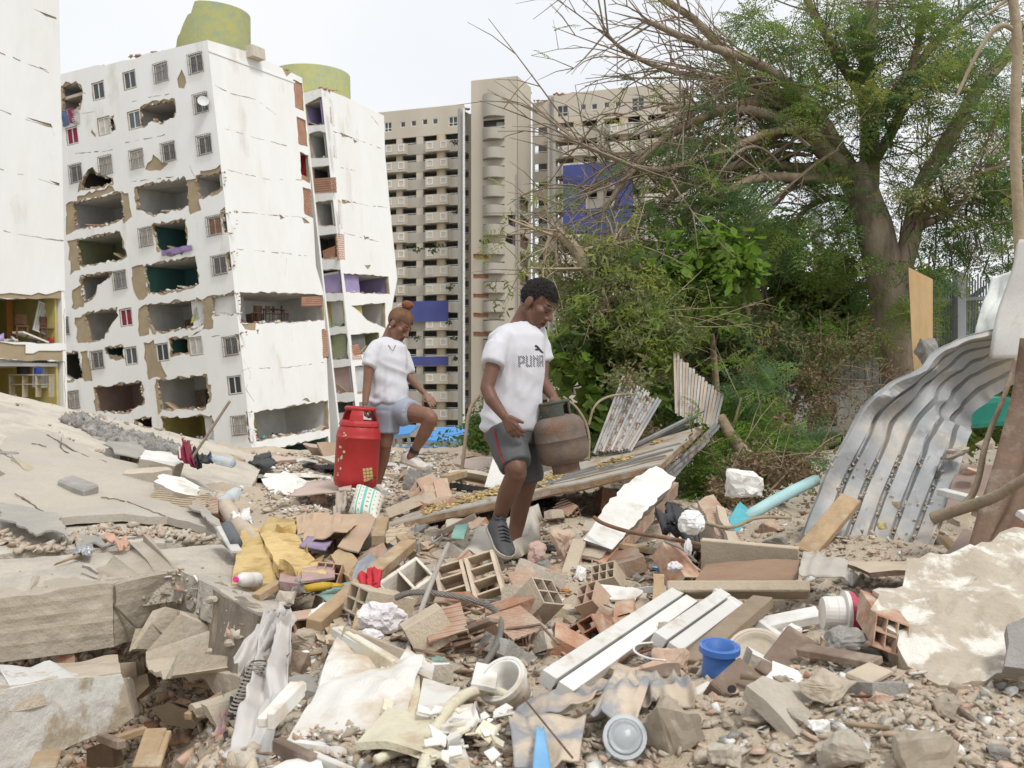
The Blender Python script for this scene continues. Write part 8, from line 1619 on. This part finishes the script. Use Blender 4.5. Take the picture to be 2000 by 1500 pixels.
m.build('trunk',mat('tree_bark',(.26,.205,.15),(.35,.285,.215),4,bump=.9,bscale=18,stretch=(1,1,.35),spots=(.12,.095,.07),spscale=3,spth=.6),BT,smooth=True);tb_=MATS['tree_bark']
limbs=[([(1742,575,0),(1768,500,.1),(1785,430,.1),(1800,370,.2),(1838,290,.3),(1900,190,.4),(1965,105,.5),(2040,30,.6)],.16,.06),([(1690,400,0),(1698,330,.2),(1700,240,.3),(1690,140,.4),(1700,30,.5),(1705,-60,.6)],.16,.06),([(1672,345,0),(1640,300,-.1),(1610,235,-.3),(1560,170,-.5),(1480,120,-.8),(1380,95,-1.0),(1260,40,-1.2)],.12,.03),([(1668,338,0),(1625,310,-.2),(1585,260,-.4),(1500,215,-.8),(1400,200,-1),(1290,215,-1.3)],.12,.03),([(1660,335,0),(1600,300,-.3),(1530,190,-.5),(1430,210,-.9),(1330,245,-1.2),(1230,330,-1.5),(1180,420,-1.6)],.10,.02),([(1650,325,0),(1580,270,.3),(1490,190,.4),(1380,60,.4),(1300,0,.4),(1250,-40,.4)],.09,.03),([(1655,330,0),(1560,330,-.2),(1470,310,-.6),(1380,340,-1),(1290,400,-1.3),(1210,460,-1.5),(1170,520,-1.6)],.08,.02),([(1665,345,0),(1590,350,-.4),(1500,340,-.8),(1400,380,-1.2),(1310,450,-1.5),(1220,540,-1.7)],.08,.02),([(1650,320,.1),(1560,200,.2),(1450,160,.1),(1340,150,-.2),(1220,110,-.5),(1180,60,-.6)],.07,.015),([(1690,400,.2),(1620,380,.5),(1560,420,.8),(1500,520,.9),(1470,640,.9)],.06,.02),([(1785,430,.1),(1840,400,-.3),(1900,350,-.6),(1960,330,-.8)],.07,.02),([(1800,440,.1),(1840,425,.4),(1880,395,.5),(1930,320,.6),(1990,270,.8)],.06,.02),([(1705,240,.3),(1760,160,.6),(1830,80,.8),(1900,0,1)],.09,.03),([(1698,330,.2),(1750,250,-.2),(1790,150,-.5),(1800,20,-.7)],.08,.03),([(1695,200,.3),(1640,120,0),(1590,40,-.2),(1560,-40,-.3)],.08,.03),([(1640,290,0),(1540,240,-.6),(1400,300,-1.4),(1290,340,-1.8),(1170,300,-2),(1130,280,-2)],.06,.012),([(1640,300,0),(1520,280,-.3),(1390,270,-.6),(1260,290,-.9),(1150,370,-1.1)],.06,.012)]
tips,sk_=[],MB();rgt=random.Random(5);ltips=[]
for i,(pts,r0,r1) in enumerate(limbs):
 m=MB();A=limb(m,[P(x,y,YT+d) for x,y,d in pts],r0,r1,8,.07,10+i);m.build('branch',tb_ if r0>.1 else bark,BT,smooth=True);lf=pts[-1][0]<1500;tl=ltips if lf else tips
 twigs(sk_,A,34 if lf else 30,.35,1.5,.012,30+i,.15 if lf else 0,tl,.25 if lf else 0)
for k in range(42):
 a=P(rgt.uniform(1500,1650),rgt.uniform(190,360),YT+rgt.uniform(-1,.8));ang=rgt.uniform(-.5,1.15);l=rgt.uniform(200,470);e=P(1600-l*math.cos(ang*.8),270+l*math.sin(ang)*.9,YT+rgt.uniform(-2,.6));mid=a.lerp(e,.5)+Vector((0,0,rgt.uniform(.1,.8)));q=bez(a,mid,e,12);sk_.tube(q,[.024-.019*i/11 for i in range(12)],5,False);twigs(sk_,np.array([p[:] for p in q]),7,.2,.9,.008,100+k,.15,ltips,.3)
o=sk_.build('twigs',bark_pale if False else mat('twig_bark',(.25,.20,.145),(.17,.13,.095),3,bump=.2),BT);tag(o,kind='stuff')
def foliage(name,par,clusters,temps,mats,wts,smin,smax,seed,extra=None,en=1,tilt=.55,dens=1.):
 rg=np.random.default_rng(seed);pos,sz,mi=[],[],[]
 for (x,y,rx,ry,Y,dY,n) in clusters:
 # light and dark clumps: sub-centres first, leaves round them
  n=int(n*dens);k=max(2,n//22);sc=[(x+rg.normal(0,rx*.55),y+rg.normal(0,ry*.55),Y+rg.uniform(-dY,dY),rg.choice(len(mats),p=wts)) for _ in range(k)]
  for j in range(n):
   a,b,c,mm=sc[rg.integers(k)];pos.append(P(a+rg.normal(0,rx*.17+6),b+rg.normal(0,ry*.15+6),c+rg.normal(0,.25))[:]);sz.append(rg.uniform(smin,smax));mi.append(mm if rg.random()<.7 else rg.choice(len(mats),p=wts))
 if extra is not None:
  for p in extra:
   if rg.random()<en:pos.append(tuple(np.array(p)+rg.normal(0,.05,3)));sz.append(rg.uniform(smin,smax));mi.append(rg.choice(len(mats),p=wts))
 return scatter_mesh(name,pos,sz,temps,mats,tilt,par,mi,kind=None)
foliage('crown',BT,[(1700,50,110,90,13.2,1.2,420),(1850,60,110,90,13.5,1.3,480),(1960,150,80,110,13.5,1.2,380),(1800,200,90,90,13.4,1.2,340),(1570,90,90,80,13,1.2,280),(1480,60,80,60,12.8,1,150),(1900,290,90,90,13.4,1.2,420),(1960,400,80,90,13.5,1.2,380),(1850,430,80,60,13.4,1,240),(1600,200,90,80,12.7,.8,220),(1500,190,80,70,12.4,.8,150),(1460,290,90,70,12,.8,200),(1370,240,80,60,11.9,.7,90),(1550,330,80,60,12.5,.8,200),(1400,370,90,70,11.9,.8,220),(1290,330,70,60,11.7,.6,80),(1620,440,70,80,13.6,.8,260),(1500,450,90,70,12.7,1,260),(1660,540,60,80,13.5,.7,280),(1720,430,40,90,12.5,.2,30),(1750,560,60,70,12.5,.3,150),(1690,640,60,60,12.9,.6,160),(1300,430,80,60,11.8,.7,120),(1230,480,60,50,11.6,.6,70),(1880,520,70,40,13.5,.8,110),(1980,500,40,50,13,.8,120),(1650,280,60,60,12.6,.5,50),(1745,290,50,80,12.7,.4,60)],SPR,[g_mid,g_yel,g_dark,g_blue],[.42,.2,.14,.24],.75,1.25,3,tips+ltips[::11],.5,.55,.48)
pos=[]
for (x,y,rx,ry,n) in [(1935,295,28,16,130),(1870,350,40,26,240),(1800,380,30,16,140),(1900,370,25,20,110),(1700,215,20,30,50),(1750,385,16,10,50),(1910,265,14,10,40)]:
 for k in range(n):pos.append(P(x+rgt.gauss(0,rx*.6),y+rgt.gauss(0,ry*.6),12.3+rgt.uniform(-.3,.3))[:])
scatter_mesh('blossom',pos,[rgt.uniform(.03,.06) for _ in pos],FLAKES,[mat('cream_blossom',(.62,.58,.42),None,5,bump=0)],1,BT)
m=MB()
for k in range(46):x,y=rgt.uniform(1760,1995),rgt.uniform(360,500);a=P(x,y,13+rgt.uniform(-.6,.6));m.tube([a,a+Vector((rgt.gauss(0,.04),0,-.2)),a+Vector((rgt.gauss(0,.07),0,-rgt.uniform(.32,.5)))],[.009,.012,.004],5)
tag(m.build('seed_pods',mat('pod',(.15,.115,.085)),BT),kind='stuff')
def plant(name,label,cat,base,stems,clusters,temps,mats,wts,smin,smax,seed,sm=bark,tilt=.6):
 t=thing(name,label,cat,pp(base));tp=[];tw=MB()
 for i,(pts,r0,r1) in enumerate(stems):
  m=MB();A=limb(m,[pp(q) for q in pts],r0,r1,8,.03,seed+i);m.build('stem' if r0<.05 else 'trunk',sm,t,smooth=True);twigs(tw,A,9,.2,.8,max(.006,r1*.4),seed+i,.1,tp)
 if tw.v:tag(tw.build('twigs',sm,t),kind='stuff')
 foliage('foliage',t,clusters,temps,mats,wts,smin,smax,seed,tp,.5,tilt);return t
plant('fallen_tree','grey-leaved broken tree leaning left with its bare snapped stem, behind the head of the man','tree',(1222,740,10),[([(1225,800,10),(1218,730,10),(1200,650,10.1),(1172,575,10.1),(1130,500,10.2),(1085,452,10.3)],.085,.05),([(1090,455,10.3),(1068,470,10.3),(1062,520,10.2),(1078,560,10.1)],.025,.015),([(1092,452,10.3),(1082,480,10.3),(1085,520,10.2)],.02,.012),([(1180,590,10.1),(1230,580,10),(1290,610,9.9),(1340,640,9.8)],.03,.012),([(1150,535,10.1),(1200,560,10),(1240,630,9.9)],.022,.01),([(1120,490,10.2),(1170,480,10.2),(1240,475,10.2)],.022,.01)],[(1115,560,40,60,10.4,.5,200),(1180,510,60,40,10.4,.5,200),(1150,630,55,45,10.3,.5,330),(1250,560,60,60,10.4,.6,420),(1290,640,70,50,10,.5,560),(1210,670,50,40,10.2,.4,280),(1105,620,24,40,10.5,.4,90)],NARROW,[g_olive,g_mid,b_dry,g_yel],[.5,.27,.05,.18],.45,.8,201,bark_pale)
plant('broadleaf_shrub','bright green broad-leaved shrub in the middle of the thicket','shrub',(1400,760,11),[([(1400,780,11),(1390,640,11),(1370,520,11)],.04,.02)],[(1340,530,50,40,10.9,.4,110),(1410,500,50,40,11,.4,130),(1270,510,40,30,11,.4,60),(1450,540,40,50,11.1,.4,80),(1370,600,60,40,11.2,.4,90)],BROAD,[g_bright,g_mid,g_dark],[.55,.3,.15],.8,1.2,202)
plant('broadleaf_plant','large-leaved plant right beside the shoulder of the man','shrub',(1130,830,10.5),[([(1160,860,10.5),(1150,760,10.5),(1110,690,10.4)],.03,.015)],[(1110,690,26,20,10.3,.3,34),(1140,720,30,20,10.3,.3,44),(1180,790,30,40,10.4,.3,90),(1150,840,30,30,10.5,.3,70),(1260,690,50,30,10.4,.3,80),(1210,730,30,20,10.3,.3,40)],BROAD,[g_mid,g_bright,g_blue],[.5,.25,.25],.9,1.4,203)
plant('leafy_tree','yellow-green small-leaved tree in front of the grey lamp post','tree',(1580,800,15),[([(1590,860,15),(1570,680,15),(1540,500,15)],.09,.04)],[(1480,480,60,60,15,.8,300),(1560,540,60,60,15,.8,330),(1640,590,50,60,15,.6,260),(1520,620,70,50,14.6,.8,330),(1600,660,60,40,14.8,.7,240),(1420,560,50,60,14.6,.6,200)],SMALL,[g_mid,g_yel,g_dark],[.4,.32,.28],1,1.7,204)
plant('dark_shrub','dark green dense shrub with hanging withered leaves behind the shutter bundles','shrub',(1480,880,12),[([(1480,900,12.2),(1470,760,12.2),(1460,600,12.3)],.05,.02),([(1520,900,12.2),(1560,760,12.3),(1600,690,12.3)],.04,.02)],[(1440,660,80,60,12.4,.7,700),(1530,700,70,60,12.4,.7,600),(1400,740,60,50,12.2,.6,420),(1480,780,70,50,12.2,.6,420),(1330,690,50,50,12.3,.5,340)],NARROW,[g_dark,g_olive,b_dry],[.4,.45,.15],.55,.9,205)
plant('withered_shrub','withered brown shrub between the dark shrub and the white truck','shrub',(1600,850,11.5),[([(1570,880,11.5),(1590,760,11.5),(1650,700,11.4)],.02,.01),([(1540,755,11.5),(1600,735,11.5),(1700,742,11.4)],.016,.008),([(1550,790,11.5),(1620,765,11.5),(1720,752,11.4)],.014,.008)],[(1590,740,50,22,11.4,.3,100),(1600,800,40,30,11.4,.3,90),(1520,730,50,40,11.8,.3,80),(1690,670,24,30,11.8,.2,50),(1640,690,30,20,11.6,.2,40)],DRY,[b_dry,g_olive],[.7,.3],.6,1.0,206)
plant('fern_bush','fresh green feathery bush growing right of the shutter slats','shrub',(1400,960,9),[([(1400,980,9),(1420,880,9),(1450,780,9.1)],.02,.01),([(1390,980,8.9),(1370,920,8.9)],.015,.008)],[(1380,910,36,36,8.9,.3,130),(1430,850,36,40,9.2,.3,120),(1460,790,36,30,9.4,.3,90),(1350,940,20,20,8.9,.2,50),(1490,720,22,26,9.4,.2,50),(1520,860,40,36,9.6,.4,100),(1575,880,30,24,9.6,.3,60),(1420,950,30,20,8.8,.2,60)],SPR,[g_mid,g_bright,g_blue],[.5,.3,.2],.5,.9,207)
plant('dry_weeds','tangle of dry brown weeds and grass above the turquoise pole','weeds',(1500,960,8.2),[([(1430,985,8),(1420,930,8),(1440,900,8)],.01,.005),([(1500,960,8),(1560,900,8.2),(1600,890,8.2)],.010,.005)],[(1480,925,50,24,8.4,.3,120),(1550,915,30,24,8.6,.3,80),(1430,965,30,16,8,.2,60),(1260,860,30,30,9.1,.2,110),(1230,750,40,18,8.8,.2,60)],DRY,[b_dry,g_olive],[.8,.2],.6,1,208)
plant('wall_bush','small green bush in front of the grey wall, left of the man','shrub',(930,930,14),[([(930,960,14),(925,900,14),(940,840,14)],.02,.01)],[(930,890,26,24,14,.4,160),(950,850,20,20,14,.3,90),(905,910,22,14,14,.3,70)],SMALL,[g_mid,g_dark],[.6,.4],1,1.5,209)
plant('bright_bush','yellow-green bush showing behind the top of the plywood board','shrub',(1830,640,16),[([(1830,700,16),(1825,560,16)],.03,.015)],[(1830,545,40,18,16,.4,110),(1800,560,24,20,16,.3,60)],SMALL,[g_yel,g_bright],[.7,.3],1,1.4,210)
# far thicket closing the view: reads as one mass
pos,sz,mi=[],[],[];rgf=np.random.default_rng(9)
for k in range(7500):
 x=rgf.uniform(1180,2120);top=640+40*float(vnoise(np.array([x/60.,0,0]),1,5))-(70 if 1300<x<1700 else 0)-60*(x>1780);y=top+(rgf.random()**.8)*(860-top);pos.append(P(x,y,rgf.uniform(19,27))[:]);sz.append(rgf.uniform(1.1,2.2));mi.append(rgf.choice(4,p=[.4,.3,.2,.1]))
scatter_mesh('far_thicket',pos,sz,SMALL+BROAD,[g_dark,g_mid,g_olive,g_yel],.7,None,mi)
# snapped stems
branch_rod([(1405,815,8.8),(1430,860,8.7),(1475,905,8.5),(1520,945,8.3)],.05,.07,'snapped brown limb leaning among the dry weeds above the turquoise pole',bark,'broken_limb')
branch_rod([(2006,1120,6.45),(2004,800,6.45),(1992,470,6.4),(1984,330,6.4),(1982,180,6.4),(1990,90,6.4),(1975,-20,6.4)],.04,.03,'pale splintered upright stem at the upper right edge',bark_pale,'dead_trunk','tree trunk')
branch_rod([(1984,60,6.4),(1955,45,6.4),(1925,75,6.4),(1895,130,6.4),(1868,190,6.4)],.02,.008,'long peeled strip bending down from the splintered stem',bark_pale,'peeled_strip')
branch_rod([(1985,-20,6.4),(1960,5,6.4),(1925,30,6.4)],.014,.006,'short peeled strip at the top of the splintered stem',bark_pale,'peeled_strip')
# white cane hoops beside the rusty cylinder
rod([(1150,900,7.6),(1152,840,7.6),(1128,795,7.6),(1100,775,7.6)],.010,'thin pale cane bent behind the rusty cylinder',bark_pale,'cane','cane',6);rod([(1150,830,8),(1160,790,8),(1190,772,8.2),(1240,770,8.4)],.010,'second pale cane arching right towards the shutters',bark_pale,'cane','cane',6)
# ---- fence, posts, lamp post, white truck
FN=thing('steel_fence','grey steel bar fence behind the plywood board at the right','fence',P(1880,740,15));fm=mat('fence_steel',(.27,.285,.30),(.22,.235,.25),3,rough=.5,metal=.4)
for k in range(30):
 x=1812+k*5.4;m=MB();a=P(x,720,15);b=P(x+1,535+6*(k%3),15);m.tube([a,b],.012,6);m.build('bar',fm,FN)
for y in (588,700):m=MB();m.bar(P(1808,y,14.95),P(1972,y-8,14.95),.05,.05);m.build('rail',fm,FN)
for x in (1874,):m=MB();a=P(x,800,14.9);m.bar(a,P(x,533,14.9),.17,.12);m.build('post',mat('post_grey',(.40,.42,.44),(.34,.36,.38),3,rough=.5),FN)
m=MB();m.tube([P(1612,860,17),P(1607,600,17),P(1596,440,17),P(1590,330,17)],[.12,.11,.1,.09],10);put(m,'lamp_post',MATS['post_grey'],'pale grey lamp post rising through the leaves left of the big trunk','lamp post',smooth=True)
m=MB();m.bar(P(1733,760,13.9),P(1730,590,13.9),.16,.1);put(m,'steel_post',mat('post_white',(.55,.57,.58)),'pale steel post just left of the big trunk','post')
DF=thing('sheet_fence','dark ribbed metal fence behind the withered shrub and truck','fence',P(1660,800,18))
for k in range(22):m=MB();a,b=P(1500+k*14,850,18.5),P(1500+k*14,695,18.5);m.bar(a,b,.115,.03,(0,1,0));m.build('panel',mat('dark_sheet',(.10,.105,.10),(.07,.075,.07),3),DF)
TK=thing('truck','white truck cab half hidden behind the corrugated sheet and withered shrub','truck',P(1640,870,14));tw_=mat('truck_white',(.66,.67,.66),(.6,.61,.6),2,rough=.35,bump=0);yT=14
m=MB();m.obox(P(1582,850,yT),P(1655,850,yT)-P(1582,850,yT),(0,1.5,0),P(1582,772,yT)-P(1582,850,yT));m.build('cab',tw_,TK,bevel=.06)
m=MB();m.obox(P(1598,832,yT-.02),P(1634,832,yT)-P(1598,832,yT),(0,.01,0),P(1598,786,yT)-P(1598,832,yT));m.build('window',glass,TK)
m=MB();m.tube([P(1660,848,13.6),P(1660,790,13.6),P(1664,770,13.6),P(1685,766,13.6)],[.15,.16,.17,.15],14);m.build('air_intake',tw_,TK,smooth=True);m=MB();m.obox(P(1590,880,yT-.01),P(1660,880,yT)-P(1590,880,yT),(0,1.4,0),P(1590,852,yT)-P(1590,880,yT));m.build('chassis',black,TK)
# ---- look-alikes that still share a label are told apart by their place, counted from the left
from collections import defaultdict
bpy.context.view_layer.update();by=defaultdict(list)
for o in bpy.data.objects:
 if o.parent is None and 'label' in o and 'category' in o:by[o['label']].append(o)
ORD=['first','second','third','fourth','fifth','sixth','seventh','eighth','ninth','tenth']
for lb_,os_ in by.items():
 n=len(os_)
 if n<2:continue
 os_.sort(key=lambda o:o.location.x/max(.1,o.location.y))
 for i,o in enumerate(os_):
  o['group']=o.get('group') or lb_
  w=(['left of two','right of two'][i] if n==2 else ['left of three','middle of three','right of three'][i] if n==3 else (ORD[i] if i<10 else '%dth'%(i+1))+' from left')
  if len((lb_+' '+w).split())<=16:o['label']=lb_+', '+w
